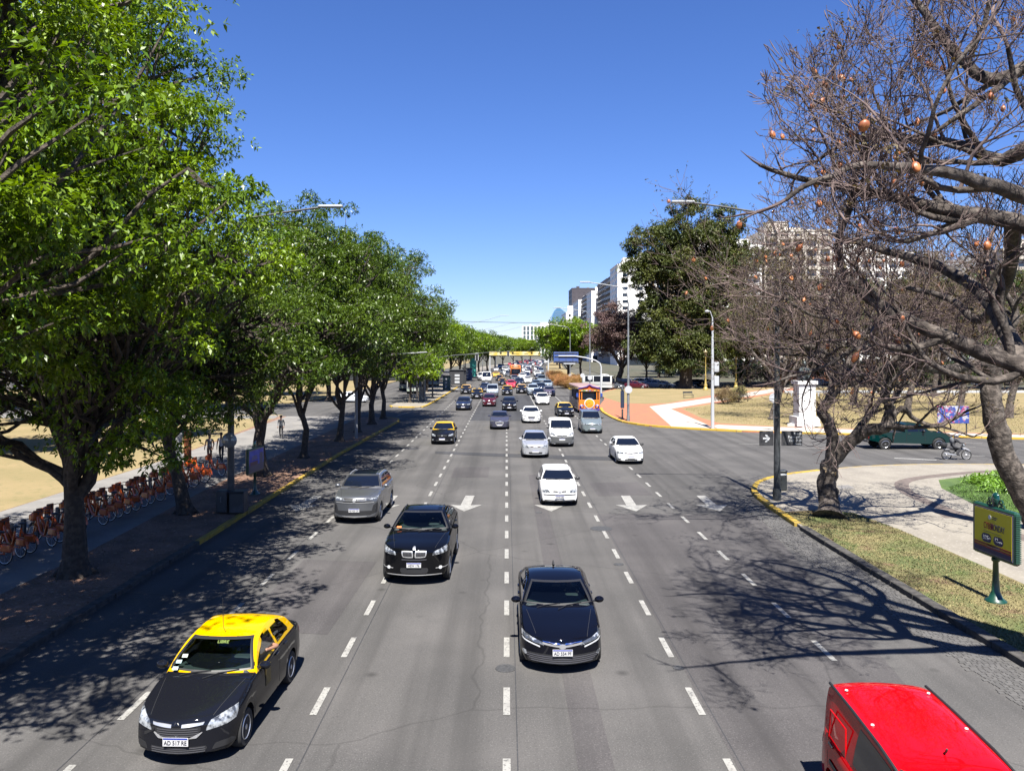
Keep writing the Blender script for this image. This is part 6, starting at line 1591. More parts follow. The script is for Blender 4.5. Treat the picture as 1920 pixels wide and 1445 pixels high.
# ------------------------------------------------------------------ pickup on the cross street (drives to the right)
GREEN = (.0008, .013, .013)
def side_car():
    x0, y0 = gp(1640, 846); r = empty("pickup_truck", (x0 + .1, y0 + 1.9, .006), 0); r.scale = (1.12, 1.0, 1.06); tag(r, "dark teal single cab pickup with black load bed on the cross street", "pickup truck")
    Wd = 1.85; L = 5.1
    # side outline, x along the truck (0 = rear)
    out = [(0, .62), (0, 1.08), (2.15, 1.10), (2.18, 1.12), (2.22, 1.62), (2.4, 1.70), (3.15, 1.68), (3.75, 1.16), (4.9, 1.05), (5.1, .88), (5.12, .48)]
    low = [(4.72, .42)] + [(4.28 + .43 * math.cos(a), .38 + .43 * math.sin(a)) for a in np.linspace(.1, math.pi - .1, 9)] + [(3.8, .36), (1.4, .42)] + [(.98 + .43 * math.cos(a), .40 + .43 * math.sin(a)) for a in np.linspace(.1, math.pi - .1, 9)] + [(.5, .5)]
    poly = out + low
    b = MB(); n = len(poly)
    def hw(z): return Wd / 2 - max(0, z - 1.1) * .30
    vs = [(x, -hw(z), z) for x, z in poly] + [(x, hw(z), z) for x, z in poly]
    b.add(vs, [tuple(range(n - 1, -1, -1)), tuple(range(n, 2 * n))] + [(i, (i + 1) % n, n + (i + 1) % n, n + i) for i in range(n)])
    o = b.build("body", PAINT, r, True, 30); o.color = (*GREEN, 1)
    b = MB(); b.box((1.08, 0, 1.102), (2.0, Wd - .18, .02)); b.build("load_bed", BLK, r)
    for sg in (-1, 1):
        for q, nm in (([(2.36, 1.16), (3.02, 1.16), (2.98, 1.60), (2.40, 1.61)], "side_window"), ([(3.08, 1.16), (3.55, 1.16), (3.1, 1.58)], "quarter_window")):
            b = MB(); b.add([(x, sg * (hw(z) + .006), z) for x, z in q] , [tuple(range(len(q))) if sg < 0 else tuple(range(len(q) - 1, -1, -1))]); b.add([(x, sg * (hw(z) - .01), z) for x, z in q], [tuple(range(len(q)))]); b.build(nm, GLASS, r)
        b = MB(); b.box((2.28, sg * (Wd / 2 + .002), .8), (.015, .01, .6)); b.box((3.42, sg * (Wd / 2 + .002), .8), (.015, .01, .6)); b.build("door_seam", BLK, r)
        b = MB(); b.ball((3.3, sg * (Wd / 2 + .1), 1.2), (.07, .11, .09)); b.build("mirror", BLK, r, True)
        b = MB(); b.rbox((2.45, sg * (Wd / 2 + .01), 1.02), (.16, .03, .03), .006); b.build("door_handle", BLK, r)
    b = MB(); b.add([(3.2, -.68, 1.655), (3.74, -.80, 1.19), (3.74, .80, 1.19), (3.2, .68, 1.655)], [(0, 1, 2, 3)]); b.v = [(x + .012, y, z + .012) for x, y, z in b.v]; b.build("windscreen", GLASS, r)
    b = MB(); b.rbox((-.02, -.8, .9), (.05, .14, .36), .02); b.rbox((-.02, .8, .9), (.05, .14, .36), .02); b.build("tail_light", REDL, r)
    b = MB(); b.rbox((5.1, 0, .5), (.16, Wd * .96, .2), .04); b.rbox((-.05, 0, .52), (.14, Wd * .9, .12), .03); b.build("bumper", BLK, r)
    a_, c_ = wheel_meshes(.38, .24, 6)
    for xx in (.98, 4.28):
        for sg in (-1, 1):
            w = bpy.data.objects.new("wheel", a_); C.objects.link(w); w.parent = r; w.location = (xx, sg * (Wd / 2 - .12), .38); w.rotation_euler = (0, .3, -math.pi / 2 if sg < 0 else math.pi / 2)
            q = bpy.data.objects.new("rim", c_); C.objects.link(q); q.parent = w
    return r
side_car()

# ------------------------------------------------------------------ people (skinned skeletons)
def person(name, label, loc, rz, joints, edges, radii, colors, hair=None, cat="person", group=None, root_i=0, face=True, sc=1.0):
    """joints: name->pos, faces get a material from the nearest coloured bone"""
    me = bpy.data.meshes.new("skel"); names = list(joints); ix = {n: i for i, n in enumerate(names)}
    me.from_pydata([joints[n] for n in names], [(ix[a], ix[b2]) for a, b2 in edges], [])
    o = bpy.data.objects.new("skel", me); C.objects.link(o)
    md = o.modifiers.new("s", 'SKIN'); md.use_smooth_shade = True
    for n in names:
        sv = me.skin_vertices[0].data[ix[n]]; r = radii[n]; sv.radius = r if isinstance(r, tuple) else (r, r); sv.use_root = (n == names[root_i])
    sb = o.modifiers.new("u", 'SUBSURF'); sb.levels = 2; sb.render_levels = 2
    dg = bpy.context.evaluated_depsgraph_get(); m2 = bpy.data.meshes.new_from_object(o.evaluated_get(dg)); bpy.data.objects.remove(o)
    mats_ = list(dict.fromkeys(colors.values())); bones = []
    for a, b2 in edges: bones.append((Vector(joints[a]), Vector(joints[b2]), colors.get(b2, colors.get(a))))
    m2.materials.clear()
    body = link_mesh(name if 0 else "body", m2, mats_, None, True)
    for p in m2.polygons:
        c = p.center; best = None
        for a, b2, m_ in bones:
            ab = b2 - a; t = max(0, min(1, (c - a).dot(ab) / max(ab.length_squared, 1e-9))); d = (c - a - ab * t).length
            if best is None or d < best[0]: best = (d, m_)
        p.material_index = mats_.index(best[1])
    body.name = name; body.location = loc; body.rotation_euler = (0, 0, rz); body.scale = (sc, sc, sc); tag(body, label, cat, group)
    if hair:
        h = Vector(joints['head']); b = MB(); b.ball((h.x, h.y + .018, h.z + .035), (.098, .108, .105), 0, 12, 8)
        if hair[1]: b.ball((h.x, h.y + .07, h.z - .08), (.08, .05, .14), 0, 10, 7)
        b.build("hair", hair[0], body, True)
    return body
def walker(lean, stride, arm):
    J = {'pelvis': (0, 0, .95), 'waist': (0, 0, 1.1), 'chest': (0, -.02 - lean, 1.33), 'neck': (0, -.02 - lean, 1.48), 'chin': (0, -.04 - lean, 1.55), 'head': (0, -.05 - lean, 1.66), 'crown': (0, -.03 - lean, 1.73)}
    E = [('pelvis', 'waist'), ('waist', 'chest'), ('chest', 'neck'), ('neck', 'chin'), ('chin', 'head'), ('head', 'crown')]
    RR = {'pelvis': (.15, .11), 'waist': (.13, .10), 'chest': (.16, .11), 'neck': .055, 'chin': (.06, .065), 'head': (.085, .10), 'crown': .06}
    for s_, t in (('l', 1), ('r', -1)):
        f = stride * t
        J['hip' + s_] = (.09 * t, 0, .9); J['knee' + s_] = (.10 * t, -f * .5 - .03, .49); J['ank' + s_] = (.10 * t, -f + (.12 if f < 0 else 0), .09); J['toe' + s_] = (.11 * t, -f - .14 + (.12 if f < 0 else 0), .035)
        E += [('pelvis', 'hip' + s_), ('hip' + s_, 'knee' + s_), ('knee' + s_, 'ank' + s_), ('ank' + s_, 'toe' + s_)]
        RR.update({'hip' + s_: .09, 'knee' + s_: .06, 'ank' + s_: .042, 'toe' + s_: .035})
        J['sh' + s_] = (.18 * t, -.02 - lean, 1.41); J['elb' + s_] = (.23 * t, .03 + f * .25, 1.13); J['wri' + s_] = (.22 * t, -.05 + f * .5 - arm, .92 + arm * .6); J['han' + s_] = (.21 * t, -.09 + f * .55 - arm * 1.2, .84 + arm * .6)
        E += [('chest', 'sh' + s_), ('sh' + s_, 'elb' + s_), ('elb' + s_, 'wri' + s_), ('wri' + s_, 'han' + s_)]
        RR.update({'sh' + s_: .06, 'elb' + s_: .042, 'wri' + s_: .03, 'han' + s_: .035})
        for k in range(4):
            n_ = 'fin%s%d' % (s_, k); J[n_] = (.21 * t + (k - 1.5) * .004, -.09 + f * .55 - arm * 1.2 + (k - 1.5) * .02, .76 + arm * .6); E.append(('han' + s_, n_)); RR[n_] = .009
        n_ = 'thu' + s_; J[n_] = (.20 * t, -.145 + f * .55 - arm * 1.2, .80 + arm * .6); E.append(('han' + s_, n_)); RR[n_] = .010
    return J, E, RR
def dress(J, top, bottom, shoes, sleeve=True):
    c = {}
    for n in J:
        if n in ('chin', 'head', 'crown', 'neck') or n[:3] in ('han', 'fin', 'thu'): c[n] = SKIN
        elif n[:3] == 'wri' or (n[:3] == 'elb' and not sleeve): c[n] = SKIN if not sleeve else top
        elif n[:3] in ('hip', 'kne', 'ank') or n == 'pelvis': c[n] = bottom
        elif n[:3] == 'toe': c[n] = shoes
        else: c[n] = top
    return c
HB = mat("dark_hair", (.02, .014, .01), .8); CW = mat("cloth_white", (.62, .62, .62), .9); CB = mat("cloth_black", (.02, .02, .024), .9); CT = mat("cloth_tan", (.32, .20, .13), .9); CJ = mat("cloth_denim", (.06, .09, .16), .9); CG = mat("cloth_grey", (.16, .17, .19), .9)
for px, py, top, bot, sl, st, ar_, lb, long in ((393, 868, CG, CT, False, .22, .1, "person in a grey top and tan trousers walking on the left path", True), (415, 866, CW, CB, False, .25, .0, "person in a white top and black shorts walking beside the tan trousers", False),
        (527, 822, CG, CB, True, .18, .05, "person in grey walking alone on the left path farther back", False), (375, 767, CB, CB, True, .15, 0, "distant person in black standing on the far path", False), (83, 772, CB, CJ, True, .2, 0, "distant person in dark clothes walking at the far left", False)):
    J, E, RR = walker(.01, st, ar_); x, y = gp(px, py, .12)
    person("person", lb, (x, y, .12), R(8), J, E, RR, dress(J, top, bot, CB, sl), (HB, long), group="people on the left park path")
def driver(car_loc, yc, zc, top, lb, out=False, rz=0.0, y_off=1.42):
    J = {'pelvis': (.36, yc + y_off, .62), 'waist': (.36, yc + y_off + .03, .78), 'chest': (.36, yc + y_off + .05, 1.0), 'neck': (.36, yc + y_off + .02, 1.15), 'chin': (.36, yc + y_off - .02, 1.20), 'head': (.36, yc + y_off - .02, 1.29), 'crown': (.36, yc + y_off, 1.36)}
    E = [('pelvis', 'waist'), ('waist', 'chest'), ('chest', 'neck'), ('neck', 'chin'), ('chin', 'head'), ('head', 'crown')]
    RR = {'pelvis': (.14, .12), 'waist': (.13, .11), 'chest': (.15, .11), 'neck': .05, 'chin': (.055, .06), 'head': (.078, .092), 'crown': .055}
    for s_, t in (('l', 1), ('r', -1)):
        o_ = out and t == 1
        J['hip' + s_] = (.36 + .1 * t, yc + y_off - .08, .6); J['knee' + s_] = (.36 + .12 * t, yc + y_off - .5, .66)
        J['sh' + s_] = (.36 + .17 * t, yc + y_off + .04, 1.08); J['elb' + s_] = (.36 + .24 * t, yc + y_off - .14, .9) if not o_ else (.90, yc + y_off - .22, zc + .13)
        J['wri' + s_] = (.36 + .15 * t, yc + y_off - .36, zc + .1) if not o_ else (.80, yc + y_off - .46, zc + .15); J['han' + s_] = (.36 + .14 * t, yc + y_off - .42, zc + .12) if not o_ else (.76, yc + y_off - .54, zc + .16)
        E += [('pelvis', 'hip' + s_), ('hip' + s_, 'knee' + s_), ('chest', 'sh' + s_), ('sh' + s_, 'elb' + s_), ('elb' + s_, 'wri' + s_), ('wri' + s_, 'han' + s_)]
        RR.update({'hip' + s_: .09, 'knee' + s_: .06, 'sh' + s_: .055, 'elb' + s_: .042, 'wri' + s_: .03, 'han' + s_: .036})
    person("person", lb, car_loc, rz, J, E, RR, dress(J, top, CB, CB, False), (HB, False), group="drivers seen through windscreens")
driver((-5.37, 13.0, .006), 1.22, 1.0, CG, "taxi driver resting a bare elbow on the open window", True, R(-1.5))
driver((1.17, 16.72, .006), 1.35, .98, CW, "driver in a pale shirt inside the nearest dark sedan")
driver((-2.68, 23.1, .006), 1.42, 1.16, CB, "driver in dark clothes inside the black SUV", False, R(-.6))
# rider on a small motorcycle heading right
x, y = gp(1768, 862); mc = empty("motorcycle", (x, y + .1, .006)); tag(mc, "small black and silver motorcycle on the cross street beside the pickup", "motorcycle")
def moto_wheel(cx, rr):
    b = MB(); b.lathe([(rr - .05, -.045), (rr - .01, -.05), (rr, 0), (rr - .01, .05), (rr - .05, .045)], 28, axis='Y', c=(cx, 0, rr)); 
    w = MB(); pts = [(cx + (rr - .035) * math.cos(a), 0, rr + (rr - .035) * math.sin(a)) for a in np.linspace(0, 2 * math.pi, 29)]; pts2 = [(cx + rr * math.cos(a), 0, rr + rr * math.sin(a)) for a in np.linspace(0, 2 * math.pi, 29)]
    w.tube(pts2, .038, 8); o = w.build("wheel", RUB, mc, True)
    s_ = MB(); s_.tube([(cx + (rr - .05) * math.cos(a), 0, rr + (rr - .05) * math.sin(a)) for a in np.linspace(0, 2 * math.pi, 29)], .016, 6)
    for k in range(12): a = k * math.pi / 6; s_.tube([(cx, 0, rr), (cx + (rr - .05) * math.cos(a), 0, rr + (rr - .05) * math.sin(a))], .006, 4)
    s_.ball((cx, 0, rr), (.07, .06, .07)); q = s_.build("rim", CHR, o, True)
moto_wheel(.28, .29); moto_wheel(1.52, .29)
b = MB(); b.tube([(.28, 0, .30), (.6, 0, .42), (.95, 0, .36), (1.12, 0, .62), (1.28, 0, .9)], [.03, .05, .06, .07, .05], 8); b.ball((.85, 0, .38), (.2, .13, .13)); b.build("frame", BLK, mc, True)
b = MB(); b.tube([(.2, 0, .72), (.5, 0, .74), (.85, 0, .68), (1.0, 0, .66)], [.08, .12, .11, .06], 8); b.build("seat", SEAT, mc, True)
b = MB(); b.tube([(1.22, 0, .95), (1.36, 0, .62), (1.52, 0, .3)], .03, 6); b.build("fork", CHR, mc, True)
b = MB(); b.tube([(1.3, -.32, 1.0), (1.24, -.12, 1.03), (1.24, .12, 1.03), (1.3, .32, 1.0)], .018, 6); b.build("handlebar", BLK, mc, True)
b = MB(); b.ball((1.34, 0, .93), (.10, .11, .11)); b.build("headlight", LAMP, mc, True)
b = MB(); b.tube([(.95, -.12, .3), (.5, -.15, .34), (.05, -.15, .42)], [.03, .045, .05], 8); b.build("exhaust", CHR, mc, True)
b = MB(); b.rbox((.3, 0, .66), (.42, .16, .16), .05); b.build("tail_cowl", mat("silver_plastic", (.4, .4, .42), .35), mc, True)
b = MB(); b.tube([(1.2, 0, .65), (1.42, 0, .68), (1.62, 0, .6), (1.75, 0, .5)], [.05, .07, .07, .03], 8); b.build("fender", mat("silver_plastic", (.4, .4, .42), .35), mc, True)
b = MB(); b.rbox((.08, 0, .93), (.4, .42, .32), .1); b.build("top_case", BLK, mc, True)
J = {'pelvis': (.62, 0, .84), 'waist': (.66, 0, 1.0), 'chest': (.78, 0, 1.22), 'neck': (.84, 0, 1.36), 'head': (.90, 0, 1.50), 'crown': (.90, 0, 1.56)}
E = [('pelvis', 'waist'), ('waist', 'chest'), ('chest', 'neck'), ('neck', 'head'), ('head', 'crown')]
RR = {'pelvis': (.13, .16), 'waist': (.12, .15), 'chest': (.13, .18), 'neck': .07, 'head': .10, 'crown': .07}
for s_, t in (('l', 1), ('r', -1)):
    J['hip' + s_] = (.68, .10 * t, .80); J['knee' + s_] = (1.06, .16 * t, .72); J['ank' + s_] = (.84, .17 * t, .36); J['toe' + s_] = (1.02, .18 * t, .29)
    J['sh' + s_] = (.80, .19 * t, 1.28); J['elb' + s_] = (.98, .27 * t, 1.08); J['wri' + s_] = (1.20, .26 * t, 1.05); J['han' + s_] = (1.27, .27 * t, 1.04)
    E += [('pelvis', 'hip' + s_), ('hip' + s_, 'knee' + s_), ('knee' + s_, 'ank' + s_), ('ank' + s_, 'toe' + s_), ('chest', 'sh' + s_), ('sh' + s_, 'elb' + s_), ('elb' + s_, 'wri' + s_), ('wri' + s_, 'han' + s_)]
    RR.update({'hip' + s_: .10, 'knee' + s_: .07, 'ank' + s_: .05, 'toe' + s_: .045, 'sh' + s_: .07, 'elb' + s_: .055, 'wri' + s_: .04, 'han' + s_: .04})
    for k in range(4): n_ = 'fin%s%d' % (s_, k); J[n_] = (1.33, (.24 + .018 * k) * t, 1.0 + .003 * k); E.append(('han' + s_, n_)); RR[n_] = .011
    n_ = 'thu' + s_; J[n_] = (1.27, .225 * t, 1.0); E.append(('han' + s_, n_)); RR[n_] = .012
c = dress(J, CB, CB, CB); 
for n in ('chin', 'neck', 'wril', 'wrir', 'hanl', 'hanr') : c[n] = CB
rider = person("person", "motorcycle rider in a dark jacket and white helmet", (x, y + .1, .006), 0, J, E, RR, c)
b = MB(); b.ball((.90, 0, 1.52), (.145, .13, .145), 0, 16, 12); b.build("helmet", mat("helmet_white", (.65, .66, .68), .15, coat=1), rider, True)
b = MB(); b.ball((.955, 0, 1.51), (.105, .11, .07), 0, 14, 8); b.build("visor", GLASS, rider, True)
b = MB(); b.ball((.60, 0, 1.2), (.12, .17, .22)); b.build("backpack", CG, rider, True)

# ------------------------------------------------------------------ share bikes
def make_bike():
    r = empty("share_bicycle"); O_ = mat("bike_orange", (.8, .13, .01), .4, coat=.5)
    def wh(cx):
        w = MB(); w.tube([(cx + .31 * math.cos(a), 0, .33 + .31 * math.sin(a)) for a in np.linspace(0, 2 * math.pi, 25)], .022, 6); o = w.build("wheel", RUB, r, True)
        q = MB(); q.tube([(cx + .285 * math.cos(a), 0, .33 + .285 * math.sin(a)) for a in np.linspace(0, 2 * math.pi, 25)], .010, 4)
        for k in range(8): a = k * math.pi / 4; q.tube([(cx, 0, .33), (cx + .28 * math.cos(a), 0, .33 + .28 * math.sin(a))], .004, 3)
        q.build("rim", CHR, o)
    wh(.34); wh(1.38)
    b = MB(); b.tube([(.34, 0, .33), (.75, 0, .34), (.62, 0, .85)], [.025, .045, .03], 8); b.tube([(.34, 0, .33), (.62, 0, .75)], .02, 6); b.tube([(.75, 0, .34), (.95, 0, .45), (1.1, 0, .7), (1.2, 0, .95)], [.06, .06, .05, .04], 8); b.tube([(1.17, 0, 1.0), (1.28, 0, .7), (1.38, 0, .33)], .03, 6); b.build("frame", O_, r, True)
    for cx, a0, a1 in ((.34, .5, 3.1), (1.38, .9, 2.7)):
        b = MB()
        pts = [(cx + .36 * math.cos(a), 0, .33 + .36 * math.sin(a)) for a in np.linspace(a0, a1, 9)]
        for p, q in zip(pts[:-1], pts[1:]): b.add([(p[0], -.045, p[2]), (p[0], .045, p[2]), (q[0], .045, q[2]), (q[0], -.045, q[2])], [(0, 1, 2, 3)]); b.add([(p[0], -.045, p[2] - .012), (p[0], .045, p[2] - .012), (q[0], .045, q[2] - .012), (q[0], -.045, q[2] - .012)], [(3, 2, 1, 0)])
        b.build("fender", O_, r)
    b = MB(); b.rbox((.30, 0, .52), (.44, .12, .26), .04); b.build("wheel_skirt", O_, r)
    b = MB(); b.tube([(.62, 0, .8), (.6, 0, .98)], .018, 6); b.ball((.58, 0, 1.0), (.15, .10, .04)); b.build("saddle", BLK, r, True)
    b = MB(); b.tube([(1.2, 0, .95), (1.17, 0, 1.1)], .02, 6); b.tube([(1.0, -.29, 1.12), (1.14, -.2, 1.13), (1.18, 0, 1.1), (1.14, .2, 1.13), (1.0, .29, 1.12)], .014, 6); b.build("handlebar", BLK, r, True)
    b = MB(); b.rbox((1.36, 0, .92), (.24, .34, .26), .05); b.rbox((1.25, 0, .98), (.05, .3, .34), .02); b.build("front_basket", mat("bike_orange"), r)
    return r
bk = make_bike(); rnd = random.Random(4)
ord_ = ["first", "second", "third", "fourth", "fifth", "sixth", "seventh", "eighth", "ninth", "tenth", "eleventh", "twelfth", "thirteenth", "fourteenth", "fifteenth", "sixteenth", "seventeenth", "eighteenth", "nineteenth", "twentieth", "twenty-first", "twenty-second", "twenty-third", "twenty-fourth"]
dk = MB()
for i in range(24):
    o = bk if i == 0 else copy_tree(bk)
    yy = 24.2 + i * .72 + rnd.uniform(-.06, .06); xx = -15.35 + .012 * i
    if i == 23: yy += .8
    if i > 7: yy += .5
    if i > 15: yy += .6
    o.location = (xx + rnd.uniform(-.12, .12), yy, .125); o.rotation_euler = (R(rnd.uniform(-7, 7)), 0, R(180 - 22 + rnd.uniform(-9, 9)))
    tag(o, "orange share bicycle docked %s in the row counting from the camera" % ord_[i], "bicycle", "orange share bicycles docked on the left path")
x0 = -17.25
r = empty("dock_rail", (x0, 33, .12)); tag(r, "long low docking rail with posts at the front wheels of the share bicycles", "bicycle rack")
b = MB(); b.rbox((0, 0, .03), (.5, 19, .06), .015); b.build("base_plate", DSTEEL, r)
pm = MB(); pm.rbox((0, 0, .38), (.16, .12, .7), .03); first = pm.build("dock_post", mat("dock_grey", (.08, .08, .085), .5), r)
for i in range(24):
    o = first if i == 0 else first.copy()
    if i: C.objects.link(o); o.parent = r
    o.location = (.1, -8.2 + i * .72, 0)
x, y = gp(352, 872, .12); r = empty("station_totem", (x, y, .12), R(20)); tag(r, "orange bicycle station kiosk behind the second trunk on the left", "kiosk")
b = MB(); b.rbox((0, 0, 1.0), (.4, .2, 2.0), .04); b.build("kiosk_body", mat("kiosk_rust", (.25, .06, .01), .6), r); b = MB(); b.rbox((-.6, 0, 1.0), (.6, .1, 1.8), .03); b.build("map_panel", mat("map_grey", (.35, .35, .36), .4), r)

# ------------------------------------------------------------------ kiosks and shelters on the island
for px, py, w_, h_, c_, lb in ((858, 722, 3.2, 2.9, (.05, .05, .055), "dark news kiosk on the traffic island behind the taxis"), (837, 731, 1.3, 2.3, (.10, .18, .17), "bus shelter panel with posters on the traffic island"), (876, 712, 2.2, 2.6, (.06, .1, .25), "blue kiosk further along the island")):
    x, y = gp(px, py, .12); r = empty("kiosk", (x, y + 1, .12)); tag(r, lb, "kiosk", "kiosks on the traffic island")
    b = MB(); b.rbox((0, 0, h_ / 2), (w_, 1.6, h_), .05); b.build("kiosk_body", mat("kiosk%d" % px, c_, .5), r)
    b = MB(); b.rbox((0, 0, h_ + .08), (w_ + .4, 2.0, .14), .03); b.build("roof", DSTEEL, r)
    b = MB()
    for k in range(3): b.rbox((-.1, -.82, .6 + k * .65), (w_ * .3, .03, .42), .01)
    b.build("display_poster", WSTEEL, r)
x, y = gp(887, 708, .12); b = MB(); b.rbox((0, 0, 2.6), (1.6, .2, 4.6), .04); o = b.build("banner_board", mat("teal_board", (.05, .42, .36), .5)); o.location = (x, y, .12); tag(o, "tall teal banner board standing in the shade left of the avenue", "banner")
for i, (px, py, lb) in enumerate(((1255, 726, ""),)): pass
# orange barrier tents in the far left park
for px, py, lb in ((322, 760, "orange barrier seen through the leaves on the far left, nearer one"), (375, 748, "orange barrier by the distant person in black")):
    x, y = gp(px, py, .12); r = empty("barrier", (x, y, .12)); tag(r, lb, "barrier"); b = MB(); b.rbox((0, 0, .9), (2.4, .1, .5), .03); b.build("panel", mat("bike_orange"), r)
    for s_ in (-1, 1): b = MB(); b.tube([(s_, -.3, 0), (s_, 0, 1.2), (s_, .3, 0)], .03, 5); b.build("leg", STEEL, r)
# white rail on the far right
r = empty("low_rail", (60, 118, .12)); tag(r, "low white rail along the back of the dry lawn at the right edge", "rail"); b = MB(); b.box((0, 0, .7), (38, .12, .35)); b.build("rail_beam", WSTEEL, r)
for k in range(10): b = MB(); b.box((-18 + k * 4, 0, .3), (.14, .14, .6)); b.build("rail_post", WSTEEL, r)

# ------------------------------------------------------------------ trees
def LT(*a, **k):
    lb = k.pop('label'); gr = k.pop('group', None); o = leafy(*a, **k); tag(o, lb, "tree", gr); return o
GL = "leafy street trees on the left verge"
# nearest, standing left of the picture; its boughs enter the frame
LT("ash_tree", (-14.2, 13.2, .12), 11, [(0, 0, 0), (.1, .2, 2.2), (0, 0, 3.8)], None, [(3.5, 1.0, 8.2, 3.2, 3.4, 1.9), (1.5, 3.0, 11, 3.8, 3.6, 2.6), (-2, -1, 11, 4, 4, 3), (4.6, 2.5, 12.4, 2.4, 2.6, 2.0), (0, 1, 15, 4, 4, 3), (5.0, -2.5, 8.5, 2.6, 2.4, 1.4), (8.0, 2.3, 9.8, 1.7, 1.9, 1.3), (5.8, -2, 9.6, 3, 2.4, 1.6), (5.2, 1.5, 13.5, 2.8, 3, 2), (4.0, 4.5, 8.4, 2.6, 2.2, 1.4), (3, -4, 8.5, 3.5, 3, 1.6), (6.5, .2, 8.4, 2.2, 2, 1.2)],
   440, .95, 62, .14, LEAF_A, kleaf=6, tr=.37, flat=.55, width=.42, label="nearest ash tree whose boughs enter at the upper left corner", group=GL)
LT("ash_tree", (-12.9, 23.9, .12), 12, [(0, 0, 0), (0, 0, 1.8), (-.1, 0, 3.2)], None, [(-3.0, 1, 6.4, 3.0, 3, 1.9), (3.0, -3.6, 7.6, 3.0, 3.2, 1.7), (0, 0, 10.2, 4.8, 4.6, 2.5), (3.4, -2.4, 10.6, 2.6, 3.4, 1.6), (-3.5, -1, 13, 4, 4, 2.6), (.8, -1, 14.2, 4.2, 4.2, 2.6), (-1, 0, 17, 4.0, 4, 2.2), (1.4, -5.0, 8.6, 2.4, 2.4, 1.3), (1.6, 0, 3.9, 1.5, 1.5, .6), (-2.6, -1, 4.4, 2.4, 2.0, 1.0), (5.3, -3, 8.8, 1.5, 2.4, 1.4), (2.7, -2, 12.3, 2.2, 3, 1.9), (4.2, 1.5, 9.6, 1.8, 2.6, 1.6), (2.6, -1.5, 5.3, 2.2, 2.0, 1.1), (0, 1.5, 6.9, 4.2, 4, 1.5), (2.8, -2.5, 4.7, 2.2, 2.0, 1.1), (-3.6, -1, 5.0, 2.6, 2.4, 1.2), (.6, 2.5, 4.9, 3.0, 2.0, 1.0)],
   620, .92, 56, .14, LEAF_A, kleaf=6, tr=.37, flat=.55, width=.42, label="ash tree with a thick forked trunk in front of the bicycles", group=GL)
LT("ash_tree", (-13.2, 32.9, .12), 13, [(0, 0, 0), (-.35, 0, 1.6), (-.9, 0, 3.4)], None, [(-1, 0, 7, 4.2, 4, 2.4), (2.6, -1, 7.6, 3.2, 3.6, 2.0), (-.5, 0, 9.4, 3.8, 4.0, 2.2), (-1, 1, 5.0, 2.6, 2.4, 1.2), (2.4, -1, 4.9, 2.2, 2.4, 1.2), (-3.6, 0, 4.9, 2.2, 2.4, 1.2)],
   270, .95, 52, .175, LEAF_B, kleaf=5, tr=.3, flat=.55, label="ash tree with a leaning trunk at the end of the bicycle row", group=GL)
def lobes_std(rnd, w, h, base=4.2):
    L = [(0, 0, h - 2.6, w * .62, w * .62, 2.6), (0, 0, (base + h) / 2, w * .8, w * .8, 2.6)]
    for k in range(6):
        a = k * 1.05 + rnd.uniform(-.3, .3); L.append((math.cos(a) * w * .55, math.sin(a) * w * .55, base + (h - base) * rnd.uniform(.25, .72), w * .46, w * .46, 1.9))
    return L
lab = {43: "ash tree right behind the violet advert panel", 50: "slim ash tree beyond the advert panel on the left verge", 59.3: "ash tree left of the pale signal pole", 66: "ash tree just beyond the pale signal pole", 73: "dark trunked ash tree near the end of the left verge", 79: "last ash tree at the corner of the left verge"}
for y_, x_, w_, h_, tr_, sd in ((43, -13.2, 7.0, 13.4, .42, 21), (50, -12.7, 6.2, 16.3, .26, 22), (59.3, -12.4, 6.4, 15.8, .28, 23), (66, -12.3, 5.4, 14.4, .26, 24), (73, -12.3, 7.6, 16.8, .32, 25), (79, -12.2, 7.4, 17.0, .28, 26)):
    rnd = random.Random(sd)
    LT("ash_tree", (x_, y_, .12), sd, [(0, 0, 0), (rnd.uniform(-.2, .2), 0, 1.8), (rnd.uniform(-.4, .4), 0, 3.4)], None, lobes_std(rnd, w_, h_, 3.0), 250, 1.1, 56, .21, LEAF_B, kleaf=5, tr=tr_ * .88, flat=.55, label=lab[y_], group=GL, width=.36)
# prototype crowns for the island and park trees
rnd = random.Random(77)
tp = [leafy("leafy_tree", (0, 0, 0), 31, [(0, 0, 0), (.2, 0, 2), (0, 0, 3.4)], None, lobes_std(rnd, 6.2, 12), 240, 1.1, 30, .36, LEAF_A, kleaf=4, tr=.3, width=.42),
      leafy("leafy_tree", (0, 0, 0), 32, [(0, 0, 0), (-.2, 0, 2), (.1, 0, 3.2)], None, lobes_std(rnd, 5.2, 10.5, 3.4), 200, 1.1, 30, .36, LEAF_B, kleaf=4, tr=.26, width=.42),
      leafy("leafy_tree", (0, 0, 0), 33, [(0, 0, 0), (.1, .1, 1.4), (0, 0, 2.4)], None, lobes_std(rnd, 4.2, 8, 2.6), 110, .8, 22, .30, LEAF_A, kleaf=4, tr=.2, width=.42)]
used = [0, 0, 0]
def tree_at(k, x, y, s, lb, gr, rz=None, sz=None):
    o = tp[k] if not used[k] else copy_tree(tp[k]); used[k] = 1
    o.location = (x, y, .12); o.rotation_euler = (0, 0, rz if rz is not None else (x * 7.3 + y) % 6.28); o.scale = (s, s, sz or s); tag(o, lb, "tree", gr); return o
GI = "trees along the traffic island"
